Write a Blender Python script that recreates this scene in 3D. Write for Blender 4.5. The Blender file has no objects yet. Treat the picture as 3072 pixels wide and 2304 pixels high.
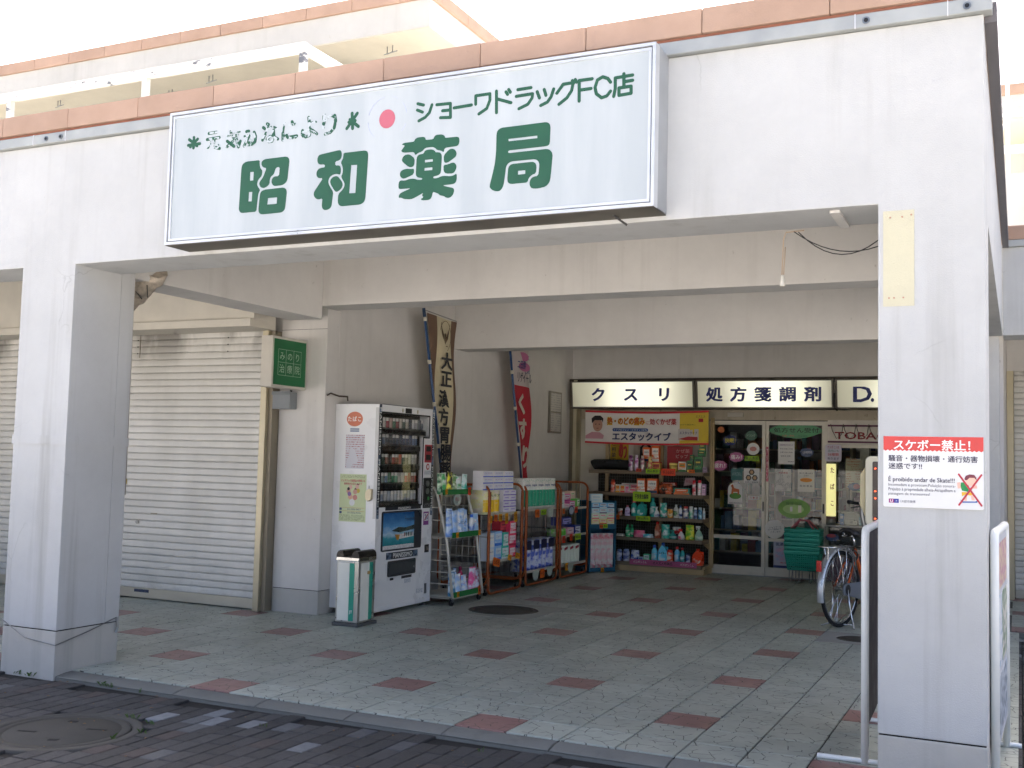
import bpy, bmesh, math, random
from mathutils import Vector, Matrix
random.seed(7)
PI = math.pi
SC = bpy.context.scene
COL = SC.collection

# ------------------------------------------------------------------ camera
YAW, PITCH, ROLL = -0.44078, 0.06913, 0.02447
cam = bpy.data.cameras.new('camera')
cam.sensor_width = 36.0
cam.lens = 3235.87 / 3072 * 36.0
cam.clip_end = 2000
cam.clip_start = 0.05
camo = bpy.data.objects.new('camera', cam)
COL.objects.link(camo)
_f = Vector((math.sin(YAW) * math.cos(PITCH), math.cos(YAW) * math.cos(PITCH), math.sin(PITCH)))
_r = Vector((math.cos(YAW), -math.sin(YAW), 0))
_u = _r.cross(_f)
_r2 = math.cos(ROLL) * _r + math.sin(ROLL) * _u
_u2 = -math.sin(ROLL) * _r + math.cos(ROLL) * _u
CAMP = Vector((9.04517, -17.12007, 4.68767)) * 0.3
_m = Matrix((_r2, _u2, -_f)).transposed().to_4x4()
_m.translation = CAMP
camo.matrix_world = _m
SC.camera = camo

# ------------------------------------------------------------------ world, sun, exposure
SUN_EL, SUN_AZ = math.radians(52), math.radians(-25)      # azimuth from +Y towards +X
world = bpy.data.worlds.new('World')
SC.world = world
world.use_nodes = True
wn = world.node_tree
bg = wn.nodes['Background']
sky = wn.nodes.new('ShaderNodeTexSky')
sky.sky_type = 'NISHITA'
sky.sun_disc = False
sky.sun_elevation = SUN_EL
sky.sun_rotation = SUN_AZ
sky.air_density = 0.55
sky.dust_density = 7.0
sky.ozone_density = 0.0
wn.links.new(sky.outputs[0], bg.inputs[0])
bg.inputs[1].default_value = 0.15
sd = bpy.data.lights.new('sun', 'SUN')
sd.energy = 5.0
sd.angle = math.radians(0.5)
sd.color = (1.0, 0.965, 0.915)
so = bpy.data.objects.new('sun', sd)
COL.objects.link(so)
_sd = Vector((math.sin(SUN_AZ) * math.cos(SUN_EL), math.cos(SUN_AZ) * math.cos(SUN_EL), math.sin(SUN_EL)))
so.rotation_euler = _sd.to_track_quat('Z', 'Y').to_euler()
so.location = (-6, 20, 18)
vs = SC.view_settings
vs.view_transform = 'Standard'
vs.look = 'None'
vs.gamma = 1
vs.exposure = 2.24
vs.use_curve_mapping = False
SC.cycles.max_bounces = 7
SC.cycles.diffuse_bounces = 5
SC.cycles.glossy_bounces = 3
SC.cycles.transmission_bounces = 3
SC.cycles.transparent_max_bounces = 10
SC.cycles.use_adaptive_sampling = True
SC.cycles.adaptive_threshold = 0.03
SC.cycles.adaptive_min_samples = 24
SC.cycles.time_limit = 540
SC.cycles.use_denoising = True
SC.cycles.sample_clamp_indirect = 6

# ------------------------------------------------------------------ materials
MATS = {}
def lin(c):
    if isinstance(c, str):
        c = c.lstrip('#')
        c = [int(c[i:i + 2], 16) / 255 for i in (0, 2, 4)]
        c = [x / 12.92 if x <= .04045 else ((x + .055) / 1.055) ** 2.4 for x in c]
    return (c[0], c[1], c[2], 1.0)

def newmat(name):
    m = bpy.data.materials.new(name)
    m.use_nodes = True
    n = m.node_tree
    b = n.nodes['Principled BSDF']
    MATS[name] = m
    return m, n, b

def node(n, t, **kw):
    x = n.nodes.new(t)
    for k, v in kw.items():
        if k[0] == 'i' and k[1:].isdigit():
            x.inputs[int(k[1:])].default_value = v
        elif k.startswith('in_'):
            x.inputs[k[3:].replace('_', ' ')].default_value = v
        else:
            setattr(x, k, v)
    return x

def ramp(n, stops, interp='LINEAR'):
    r = n.nodes.new('ShaderNodeValToRGB')
    r.color_ramp.interpolation = interp
    el = r.color_ramp.elements
    while len(el) < len(stops):
        el.new(0.5)
    for e, (p, c) in zip(el, stops):
        e.position = p
        e.color = c if len(c) == 4 else (*c, 1)
    return r

def mixc(n, fac, a, b, mode='MIX'):
    x = n.nodes.new('ShaderNodeMix')
    x.data_type = 'RGBA'
    x.blend_type = mode
    for s, v in ((0, fac), (6, a), (7, b)):
        if hasattr(v, 'links') or isinstance(v, bpy.types.NodeSocket):
            n.links.new(v, x.inputs[s])
        else:
            x.inputs[s].default_value = v
    return x.outputs[2]

def pos(n):
    return n.nodes.new('ShaderNodeNewGeometry').outputs['Position']

def scaled(n, vec, s):
    m = n.nodes.new('ShaderNodeMapping')
    m.inputs['Scale'].default_value = s
    n.links.new(vec, m.inputs[0])
    return m.outputs[0]

def noise(n, vec, scale, detail=3, rough=.55):
    x = node(n, 'ShaderNodeTexNoise', in_Scale=scale, in_Detail=detail, in_Roughness=rough)
    n.links.new(vec, x.inputs['Vector'])
    return x.outputs[0]

def bump(n, b, h, strength=.2, dist=.002):
    x = node(n, 'ShaderNodeBump', in_Strength=strength, in_Distance=dist)
    n.links.new(h, x.inputs['Height'])
    n.links.new(x.outputs[0], b.inputs['Normal'])

def P(color, rough=.6, metal=0.0, var=.12, vs_=9.0, bmp=0, bs=200, spec=.5, name=None):
    """plain painted/printed surface with a little unevenness"""
    key = name or 'm_%s_%g_%g_%g_%g' % (color, rough, metal, var, bmp)
    if key in MATS:
        return MATS[key]
    m, n, b = newmat(key)
    c = lin(color)
    p = pos(n)
    if var:
        f = noise(n, p, vs_, 5)
        r = ramp(n, [(.25, (1 - var,) * 3), (.75, (1 + var * .3,) * 3)])
        n.links.new(f, r.inputs[0])
        n.links.new(mixc(n, 1.0, c, r.outputs[0], 'MULTIPLY'), b.inputs['Base Color'])
        rr = ramp(n, [(.3, (max(0, rough - .08),) * 3), (.7, (min(1, rough + .1),) * 3)])
        n.links.new(f, rr.inputs[0])
        n.links.new(rr.outputs[0], b.inputs['Roughness'])
    else:
        b.inputs['Base Color'].default_value = c
        b.inputs['Roughness'].default_value = rough
    b.inputs['Metallic'].default_value = metal
    b.inputs['Specular IOR Level'].default_value = spec
    if bmp:
        bump(n, b, noise(n, p, bs, 2), bmp, .002)
    return m

def emit(color, strength, name):
    if name in MATS:
        return MATS[name]
    m, n, b = newmat(name)
    b.inputs['Base Color'].default_value = lin(color)
    b.inputs['Emission Color'].default_value = lin(color)
    b.inputs['Emission Strength'].default_value = strength
    b.inputs['Roughness'].default_value = .4
    return m

def stucco(name, color, streak=.18, dirt='6e6a60', bs=160, bstr=.35, spot=.69, crack=0):
    m, n, b = newmat(name)
    p = pos(n)
    c = lin(color)
    s1 = noise(n, scaled(n, p, (7, 7, .32)), 1.0, 5, .6)
    r1 = ramp(n, [(.52, (0,) * 3), (.80, (streak,) * 3)])
    n.links.new(s1, r1.inputs[0])
    pm = noise(n, scaled(n, p, (.9, .9, .55)), 1.0, 3, .6)
    rp = ramp(n, [(.38, (.15,) * 3), (.62, (1.5,) * 3)])
    n.links.new(pm, rp.inputs[0])
    ms = node(n, 'ShaderNodeMath', operation='MULTIPLY')
    n.links.new(r1.outputs[0], ms.inputs[0]); n.links.new(rp.outputs[0], ms.inputs[1])
    s2 = noise(n, p, 1.3, 8, .7)
    r2 = ramp(n, [(.3, (.88,) * 3), (.7, (1.03,) * 3)])
    n.links.new(s2, r2.inputs[0])
    base = mixc(n, 1.0, c, r2.outputs[0], 'MULTIPLY')
    col = mixc(n, ms.outputs[0], base, lin(dirt))
    s3 = noise(n, p, 14, 6, .7)
    r3 = ramp(n, [(spot, (0,) * 3), (spot + .07, (.4,) * 3)])
    n.links.new(s3, r3.inputs[0])
    col = mixc(n, r3.outputs[0], col, lin(dirt))
    if crack:
        wv = node(n, 'ShaderNodeVectorMath', operation='ADD')
        nz = node(n, 'ShaderNodeTexNoise', in_Scale=5.0, in_Detail=4); n.links.new(p, nz.inputs['Vector'])
        sv = node(n, 'ShaderNodeVectorMath', operation='SCALE'); sv.inputs['Scale'].default_value = .16
        n.links.new(nz.outputs['Color'], sv.inputs[0]); n.links.new(p, wv.inputs[0]); n.links.new(sv.outputs[0], wv.inputs[1])
        vo = node(n, 'ShaderNodeTexVoronoi', feature='DISTANCE_TO_EDGE', in_Scale=1.1); n.links.new(wv.outputs[0], vo.inputs['Vector'])
        rc = ramp(n, [(.0018, (1,) * 3), (.0042, (0,) * 3)]); n.links.new(vo.outputs['Distance'], rc.inputs[0])
        mk = noise(n, p, 1.6, 2); rk_ = ramp(n, [(.52, (0,) * 3), (.60, (crack,) * 3)]); n.links.new(mk, rk_.inputs[0])
        mm = node(n, 'ShaderNodeMath', operation='MULTIPLY'); n.links.new(rc.outputs[0], mm.inputs[0]); n.links.new(rk_.outputs[0], mm.inputs[1])
        col = mixc(n, mm.outputs[0], col, lin('5a554c'))
    n.links.new(col, b.inputs['Base Color'])
    b.inputs['Roughness'].default_value = .85
    b.inputs['Specular IOR Level'].default_value = .25
    bump(n, b, noise(n, p, bs, 3, .6), bstr, .004)
    return m

def pkg(a, b_, c='ffffff', seed=0, rough=.35, scale=16):
    """printed packaging: big coloured shapes, small blots of print"""
    key = 'pkg_%s_%s_%s_%d' % (a, b_, c, seed % 7)
    if key in MATS:
        return MATS[key]
    m, n, b = newmat(key)
    tc = n.nodes.new('ShaderNodeTexCoord').outputs['Object']
    oi = n.nodes.new('ShaderNodeObjectInfo')
    ad = node(n, 'ShaderNodeVectorMath', operation='ADD')
    n.links.new(tc, ad.inputs[0])
    ad.inputs[1].default_value = (seed % 7 * 3.7, seed % 7 * 1.3, seed % 7 * 2.1)
    v = ad.outputs[0]
    f1 = noise(n, scaled(n, v, (1, 1, 1.6)), scale * .9, 1.0, .4)
    r1 = ramp(n, [(.40, (0,) * 3), (.60, (1,) * 3)])
    n.links.new(f1, r1.inputs[0])
    col = mixc(n, r1.outputs[0], lin(a), lin(b_))
    vo = node(n, 'ShaderNodeTexVoronoi', in_Scale=1.0)
    n.links.new(scaled(n, v, (95, 95, 70)), vo.inputs['Vector'])
    r2 = ramp(n, [(.22, (1,) * 3), (.28, (0,) * 3)])
    n.links.new(vo.outputs['Distance'], r2.inputs[0])
    f2 = noise(n, scaled(n, v, (9, 9, 30)), 1.0, 0)
    r3 = ramp(n, [(.58, (0,) * 3), (.61, (1,) * 3)])
    n.links.new(f2, r3.inputs[0])
    mu = node(n, 'ShaderNodeMath', operation='MULTIPLY')
    n.links.new(r2.outputs[0], mu.inputs[0])
    n.links.new(r3.outputs[0], mu.inputs[1])
    col = mixc(n, mu.outputs[0], col, lin(c))
    n.links.new(col, b.inputs['Base Color'])
    b.inputs['Roughness'].default_value = rough
    return m

def printlines(name, paper, ink, pitch=.012, density=.5):
    """paper with rows of small illegible print"""
    if name in MATS:
        return MATS[name]
    m, n, b = newmat(name)
    tc = n.nodes.new('ShaderNodeTexCoord').outputs['Object']
    sx = n.nodes.new('ShaderNodeSeparateXYZ')
    n.links.new(tc, sx.inputs[0])
    md = node(n, 'ShaderNodeMath', operation='PINGPONG', i1=pitch / 2)
    n.links.new(sx.outputs[2], md.inputs[0])
    lt = node(n, 'ShaderNodeMath', operation='LESS_THAN', i1=pitch * .22)
    n.links.new(md.outputs[0], lt.inputs[0])
    f = noise(n, scaled(n, tc, (260, 260, 1 / pitch * 1.1)), 1.0, 1)
    g = node(n, 'ShaderNodeMath', operation='GREATER_THAN', i1=.5)
    n.links.new(f, g.inputs[0])
    f2 = noise(n, scaled(n, tc, (11, 11, 1 / pitch * .21)), 1.0, 0)
    g2 = node(n, 'ShaderNodeMath', operation='GREATER_THAN', i1=1 - density)
    n.links.new(f2, g2.inputs[0])
    mu = node(n, 'ShaderNodeMath', operation='MULTIPLY')
    n.links.new(lt.outputs[0], mu.inputs[0]); n.links.new(g.outputs[0], mu.inputs[1])
    mu2 = node(n, 'ShaderNodeMath', operation='MULTIPLY')
    n.links.new(mu.outputs[0], mu2.inputs[0]); n.links.new(g2.outputs[0], mu2.inputs[1])
    n.links.new(mixc(n, mu2.outputs[0], lin(paper), lin(ink)), b.inputs['Base Color'])
    b.inputs['Roughness'].default_value = .6
    return m

def glass(name, tint=(.93, .95, .94), r0=.04, gl=1.0):
    if name in MATS:
        return MATS[name]
    m, n, b = newmat(name)
    out = n.nodes['Material Output']
    n.nodes.remove(b)
    tr = n.nodes.new('ShaderNodeBsdfTransparent')
    tr.inputs[0].default_value = (*tint, 1)
    g = n.nodes.new('ShaderNodeBsdfGlossy')
    g.inputs['Roughness'].default_value = .01
    g.inputs[0].default_value = (gl, gl, gl, 1)
    lw = node(n, 'ShaderNodeLayerWeight', in_Blend=.5)
    pw = node(n, 'ShaderNodeMath', operation='POWER', i1=5.0)
    n.links.new(lw.outputs['Facing'], pw.inputs[0])
    ma = node(n, 'ShaderNodeMath', operation='MULTIPLY_ADD', i1=1 - r0, i2=r0)
    n.links.new(pw.outputs[0], ma.inputs[0])
    mx = n.nodes.new('ShaderNodeMixShader')
    n.links.new(ma.outputs[0], mx.inputs[0])
    n.links.new(tr.outputs[0], mx.inputs[1])
    n.links.new(g.outputs[0], mx.inputs[2])
    n.links.new(mx.outputs[0], out.inputs[0])
    return m

# ------------------------------------------------------------------ mesh helpers
class MB:
    def __init__(s):
        s.v = []; s.f = []; s.mi = []; s.sm = []
    def add(s, vs, fs, m=0, smooth=False, M=None):
        o = len(s.v)
        s.v += [tuple(M @ Vector(p)) if M else tuple(p) for p in vs]
        for f in fs:
            s.f.append([i + o for i in f]); s.mi.append(m); s.sm.append(smooth)
        return s
    def box(s, x0, y0, z0, x1, y1, z1, m=0, M=None):
        vs = [(x0, y0, z0), (x1, y0, z0), (x1, y1, z0), (x0, y1, z0), (x0, y0, z1), (x1, y0, z1), (x1, y1, z1), (x0, y1, z1)]
        return s.add(vs, [(0, 3, 2, 1), (4, 5, 6, 7), (0, 1, 5, 4), (1, 2, 6, 5), (2, 3, 7, 6), (3, 0, 4, 7)], m, False, M)
    def cbox(s, cx, cy, cz, w, d, h, m=0, M=None):
        return s.box(cx - w / 2, cy - d / 2, cz - h / 2, cx + w / 2, cy + d / 2, cz + h / 2, m, M)
    def prism(s, poly, a, b, axis='y', m=0, smooth=False):
        """poly is a list of 2-D points; extruded from a to b along the axis"""
        if axis == 'y': t = lambda p, d: (p[0], d, p[1])
        elif axis == 'x': t = lambda p, d: (d, p[0], p[1])
        else: t = lambda p, d: (p[0], p[1], d)
        n = len(poly)
        vs = [t(p, a) for p in poly] + [t(p, b) for p in poly]
        s.add(vs, [list(range(n)), list(range(2 * n - 1, n - 1, -1))], m)
        o = len(s.v) - 2 * n
        for i in range(n):
            j = (i + 1) % n
            s.f.append([o + i, o + i + n, o + j + n, o + j]); s.mi.append(m); s.sm.append(smooth)
        return s
    def tube(s, pts, r, n=8, closed=False, m=0, cap=True, r2=None):
        pts = [Vector(p) for p in pts]
        k = len(pts)
        rings = []
        up = None
        for i, p in enumerate(pts):
            if closed:
                t = pts[(i + 1) % k] - pts[i - 1]
            else:
                t = pts[min(i + 1, k - 1)] - pts[max(i - 1, 0)]
            if t.length < 1e-9: t = Vector((0, 0, 1))
            t.normalize()
            if up is None:
                up = Vector((0, 0, 1)) if abs(t.z) < .9 else Vector((1, 0, 0))
            up = (up - t * up.dot(t))
            if up.length < 1e-6:
                up = t.orthogonal()
            up.normalize()
            sd_ = t.cross(up)
            rr = r if r2 is None else r + (r2 - r) * i / max(1, k - 1)
            rings.append([p + (math.cos(2 * PI * j / n) * up + math.sin(2 * PI * j / n) * sd_) * rr for j in range(n)])
        vs = [tuple(q) for g in rings for q in g]
        fs = []
        for i in range(k if closed else k - 1):
            i2 = (i + 1) % k
            for j in range(n):
                j2 = (j + 1) % n
                fs.append((i * n + j, i * n + j2, i2 * n + j2, i2 * n + j))
        s.add(vs, fs, m, n > 5)
        if cap and not closed:
            o = len(s.v) - len(vs)
            s.f.append([o + j for j in range(n)][::-1]); s.mi.append(m); s.sm.append(False)
            s.f.append([o + (k - 1) * n + j for j in range(n)]); s.mi.append(m); s.sm.append(False)
        return s
    def lathe(s, prof, n=14, m=0, c=(0, 0, 0), sx=1, sy=1, smooth=True):
        vs = []; fs = []
        for r, z in prof:
            for j in range(n):
                a = 2 * PI * j / n
                vs.append((c[0] + r * sx * math.cos(a), c[1] + r * sy * math.sin(a), c[2] + z))
        for i in range(len(prof) - 1):
            for j in range(n):
                j2 = (j + 1) % n
                fs.append((i * n + j, i * n + j2, (i + 1) * n + j2, (i + 1) * n + j))
        s.add(vs, fs, m, smooth)
        o = len(s.v) - len(vs)
        s.f.append([o + j for j in range(n)][::-1]); s.mi.append(m); s.sm.append(False)
        s.f.append([o + (len(prof) - 1) * n + j for j in range(n)]); s.mi.append(m); s.sm.append(False)
        return s
    def build(s, name, mats, parent=None, bevel=0, loc=None, rz=None, label=None, cat=None, group=None, kind=None, recalc=True):
        me = bpy.data.meshes.new(name)
        me.from_pydata(s.v, [], s.f)
        if not isinstance(mats, (list, tuple)): mats = [mats]
        for mm in mats: me.materials.append(mm)
        me.polygons.foreach_set('material_index', s.mi)
        me.polygons.foreach_set('use_smooth', s.sm)
        if bevel or recalc:
            bm = bmesh.new(); bm.from_mesh(me)
            if bevel:
                bmesh.ops.remove_doubles(bm, verts=bm.verts, dist=1e-5)
                bmesh.ops.recalc_face_normals(bm, faces=bm.faces)
                ed = [e for e in bm.edges if len(e.link_faces) == 2 and e.calc_face_angle(0) > .6]
                bmesh.ops.bevel(bm, geom=ed, offset=bevel, segments=2 if bevel > .004 else 1, affect='EDGES', profile=.6, clamp_overlap=True)
            else:
                bmesh.ops.recalc_face_normals(bm, faces=bm.faces)
            bm.to_mesh(me); bm.free()
        me.update()
        return obj(name, me, parent, loc, rz, label, cat, group, kind)

def obj(name, me, parent=None, loc=None, rz=None, label=None, cat=None, group=None, kind=None):
    o = bpy.data.objects.new(name, me)
    COL.objects.link(o)
    if parent is not None: o.parent = parent
    if loc is not None: o.location = loc
    if rz is not None: o.rotation_euler = (0, 0, rz)
    tag(o, label, cat, group, kind)
    return o

def tag(o, label=None, cat=None, group=None, kind=None):
    if label: o['label'] = label
    if cat: o['category'] = cat
    if group: o['group'] = group
    if kind: o['kind'] = kind
    return o

def thing(name, label, cat, loc=(0, 0, 0), rz=0, group=None):
    return obj(name, None, None, loc, rz, label, cat, group)

def copy_tree(o, parent=None, loc=None, rz=None, label=None, group=None):
    c = o.copy(); COL.objects.link(c)
    if parent is not None: c.parent = parent
    if loc is not None: c.location = loc
    if rz is not None: c.rotation_euler = (0, 0, rz)
    if label: c['label'] = label
    if group: c['group'] = group
    for ch in list(KIDS(o)):
        copy_tree(ch, c)
    return c
def KIDS(o):
    return [x for x in o.children]

def rrect(x0, z0, x1, z1, r, n=4):
    pts = []
    for cx, cz, a0 in ((x1 - r, z0 + r, -90), (x1 - r, z1 - r, 0), (x0 + r, z1 - r, 90), (x0 + r, z0 + r, 180)):
        for i in range(n + 1):
            a = math.radians(a0 + 90 * i / n)
            pts.append((cx + r * math.cos(a), cz + r * math.sin(a)))
    return pts

def ell(cx, cz, rx, rz_, n=28):
    return [(cx + rx * math.cos(2 * PI * i / n), cz + rz_ * math.sin(2 * PI * i / n)) for i in range(n)]

def cloud(cx, cz, rx, rz_, k=9, n=54, amp=.10):
    return [(cx + rx * (1 + amp * abs(math.sin(k * PI * i / n)) - amp) * math.cos(2 * PI * i / n), cz + rz_ * (1 + amp * abs(math.sin(k * PI * i / n)) - amp) * math.sin(2 * PI * i / n)) for i in range(n)]

def flat(name, poly, y, mat, parent=None, axis='y', t=.0015, **kw):
    """thin printed patch: poly in the face plane, front towards -y (axis y) or +x (axis x)"""
    mb = MB()
    if axis == 'y': mb.prism(poly, y - t, y, 'y')
    else: mb.prism(poly, y, y + t, 'x')
    return mb.build(name, mat, parent, **kw)

def rect(x0, z0, x1, z1):
    return [(x0, z0), (x1, z0), (x1, z1), (x0, z1)]

SK = [0]
def stroke_poly(mb, pts, w, y, m=0, t=.0008, axis='y', n=5):
    """thick rounded pen stroke lying in the face plane"""
    for i in range(len(pts) - 1):
        (x0, z0), (x1, z1) = pts[i], pts[i + 1]
        L = math.hypot(x1 - x0, z1 - z0) or 1e-6
        a = math.atan2(z1 - z0, x1 - x0)
        poly = []
        for k in range(n + 1):
            b_ = a - PI / 2 + PI * k / n
            poly.append((x1 + w / 2 * math.cos(b_), z1 + w / 2 * math.sin(b_)))
        for k in range(n + 1):
            b_ = a + PI / 2 + PI * k / n
            poly.append((x0 + w / 2 * math.cos(b_), z0 + w / 2 * math.sin(b_)))
        SK[0] += 1; e = (SK[0] % 11) * .00009
        if axis == 'y': mb.prism(poly, y - t - e, y, 'y', m)
        else: mb.prism(poly, y, y + t + e, 'x', m)

# ------------------------------------------------------------------ lettering (queued, turned into meshes in one go at the end)
TQ = []
def T(parent, s, cx, cz, w, h, mat, y=0.0, axis='y', bold=.0, fit='box', name='lettering', shear=0, rot=0):
    TQ.append((parent, s, cx, cz, w, h, mat, y, axis, bold, fit, name, shear, rot))
def TV(parent, s, cx, z1, z0, w, mat, y=0.0, axis='y', bold=0, name='lettering'):
    """vertical line of characters"""
    h = (z1 - z0) / len(s)
    for i, ch in enumerate(s):
        T(parent, ch, cx, z1 - h * (i + .5), w, h, mat, y, axis, bold, 'em', name)

def flush_text():
    tmp = []
    for q in TQ:
        cu = bpy.data.curves.new('t', 'FONT')
        cu.body = q[1]
        cu.size = 1.0
        cu.resolution_u = 2
        cu.shear = q[12]
        o = bpy.data.objects.new('t', cu)
        COL.objects.link(o)
        tmp.append(o)
    dg = bpy.context.evaluated_depsgraph_get()
    dg.update()
    for q, o in zip(TQ, tmp):
        parent, s, cx, cz, w, h, mat, y, axis, bold, fit, name, shear, rot = q
        me = bpy.data.meshes.new_from_object(o.evaluated_get(dg))
        vs = [v.co.copy() for v in me.vertices]
        if not vs:
            bpy.data.meshes.remove(me); continue
        x0 = min(v.x for v in vs); x1 = max(v.x for v in vs); y0 = min(v.y for v in vs); y1 = max(v.y for v in vs)
        if fit == 'box':
            sx = w / max(1e-6, x1 - x0); sy = h / max(1e-6, y1 - y0); mx = (x0 + x1) / 2; my = (y0 + y1) / 2
        else:
            sx = w * .92; sy = h * .92; mx = .5; my = .36
            if s.isascii():
                mx = (x0 + x1) / 2
        cr_, sr_ = math.cos(rot), math.sin(rot)
        for v in me.vertices:
            a = (v.co.x - mx) * sx; c = (v.co.y - my) * sy
            a, c = a * cr_ - c * sr_, a * sr_ + c * cr_
            v.co = (cx + a, y - .0012, cz + c) if axis == 'y' else (y + .0012, cx + a, cz + c)
        if bold:
            # heavier face: the same outline laid again a hair to each side
            bw = bold * (h if fit == 'em' else h * 1.15) * .8
            sq = max(.55, 1 - 2 * bw / max(w, 1e-6)) if fit == 'box' else 1
            base = [(v.co.copy()) for v in me.vertices]
            fs = [list(p_.vertices) for p_ in me.polygons]
            vv = []; ff = []
            for k_, (da, dc) in enumerate(((0, 0), (bw, 0), (-bw, 0), (0, bw * .7), (0, -bw * .7), (bw * .7, bw * .5), (-bw * .7, bw * .5), (bw * .7, -bw * .5), (-bw * .7, -bw * .5))):
                o_ = len(vv); e_ = k_ * .00006
                for c_ in base:
                    if axis == 'y': vv.append((cx + (c_.x - cx) * sq + da, c_.y - e_, c_.z + dc))
                    else: vv.append((c_.x + e_, cx + (c_.y - cx) * sq + da, c_.z + dc))
                ff += [[i_ + o_ for i_ in f_] for f_ in fs]
            bpy.data.meshes.remove(me)
            me = bpy.data.meshes.new(name); me.from_pydata(vv, [], ff)
        me.materials.clear()
        me.materials.append(mat)
        me.name = name
        obj(name, me, parent)
    cus = [o.data for o in tmp]
    for o in tmp: bpy.data.objects.remove(o)
    for c in cus: bpy.data.curves.remove(c)

ORD = ['first', 'second', 'third', 'fourth', 'fifth', 'sixth', 'seventh', 'eighth', 'ninth', 'tenth', 'eleventh', 'twelfth', 'thirteenth', 'fourteenth', 'fifteenth', 'sixteenth', 'seventeenth', 'eighteenth', 'nineteenth', 'twentieth']
# ------------------------------------------------------------------ shared surface materials
WALL = stucco('wall_white', 'bebfbd', .42, '7f7a70', crack=.22)
SOFF = stucco('wall_cream', 'd2cfc9', .16, '6a6254', 120, .25, .66)
PLINTH = stucco('plinth_concrete', 'b9b6ae', .30, '6f6c62', 90, .3)
ALU = P('b9bcbb', .38, .75, .12, 3, name='aluminium')
ALUW = P('cfcbbd', .42, .25, .12, 3, name='aluminium_pale')
BRASS = P('bdb397', .36, .45, .15, 3, name='anodised_gold')
STEEL = P('8d8f8e', .35, .9, .15, 6, name='steel')
CHROME = P('d4d6d6', .16, 1.0, .05, 6, name='chrome')
BLACK = P('141414', .5, 0, .1, name='black_plastic')
DARKM = P('2b2a29', .55, .1, .15, name='dark_metal')
CREAMM = P('c6c1b4', .5, 0, .12, 5, name='cream_metal')
WHITEP = P('e2e2de', .4, 0, .06, name='white_paint')
INKG = P('165038', .55, 0, .12, 20, name='sign_green')
NAVY = P('1b2a70', .45, 0, .06, name='ink_navy')
INKB = P('26262c', .55, 0, 0, name='ink_black')
INKW = P('f0f0ea', .5, 0, 0, name='ink_white')
INKR = P('c02a2a', .5, 0, 0, name='ink_red')
CONC = stucco('concrete_grey', '777771', .3, '45423c', 60, .5)

def pink_coping():
    m, n, b = newmat('pink_coping')
    p = pos(n)
    f = noise(n, p, 3.0, 6, .6)
    r = ramp(n, [(.3, lin('a08572')), (.7, lin('ad917e'))])
    n.links.new(f, r.inputs[0])
    oi = n.nodes.new('ShaderNodeObjectInfo')
    rr = ramp(n, [(0, (.93,) * 3), (1, (1.05,) * 3)])
    n.links.new(oi.outputs['Random'], rr.inputs[0])
    n.links.new(mixc(n, 1.0, r.outputs[0], rr.outputs[0], 'MULTIPLY'), b.inputs['Base Color'])
    b.inputs['Roughness'].default_value = .8
    bump(n, b, noise(n, p, 120, 3), .3, .003)
    return m
PINK = pink_coping()

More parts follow.
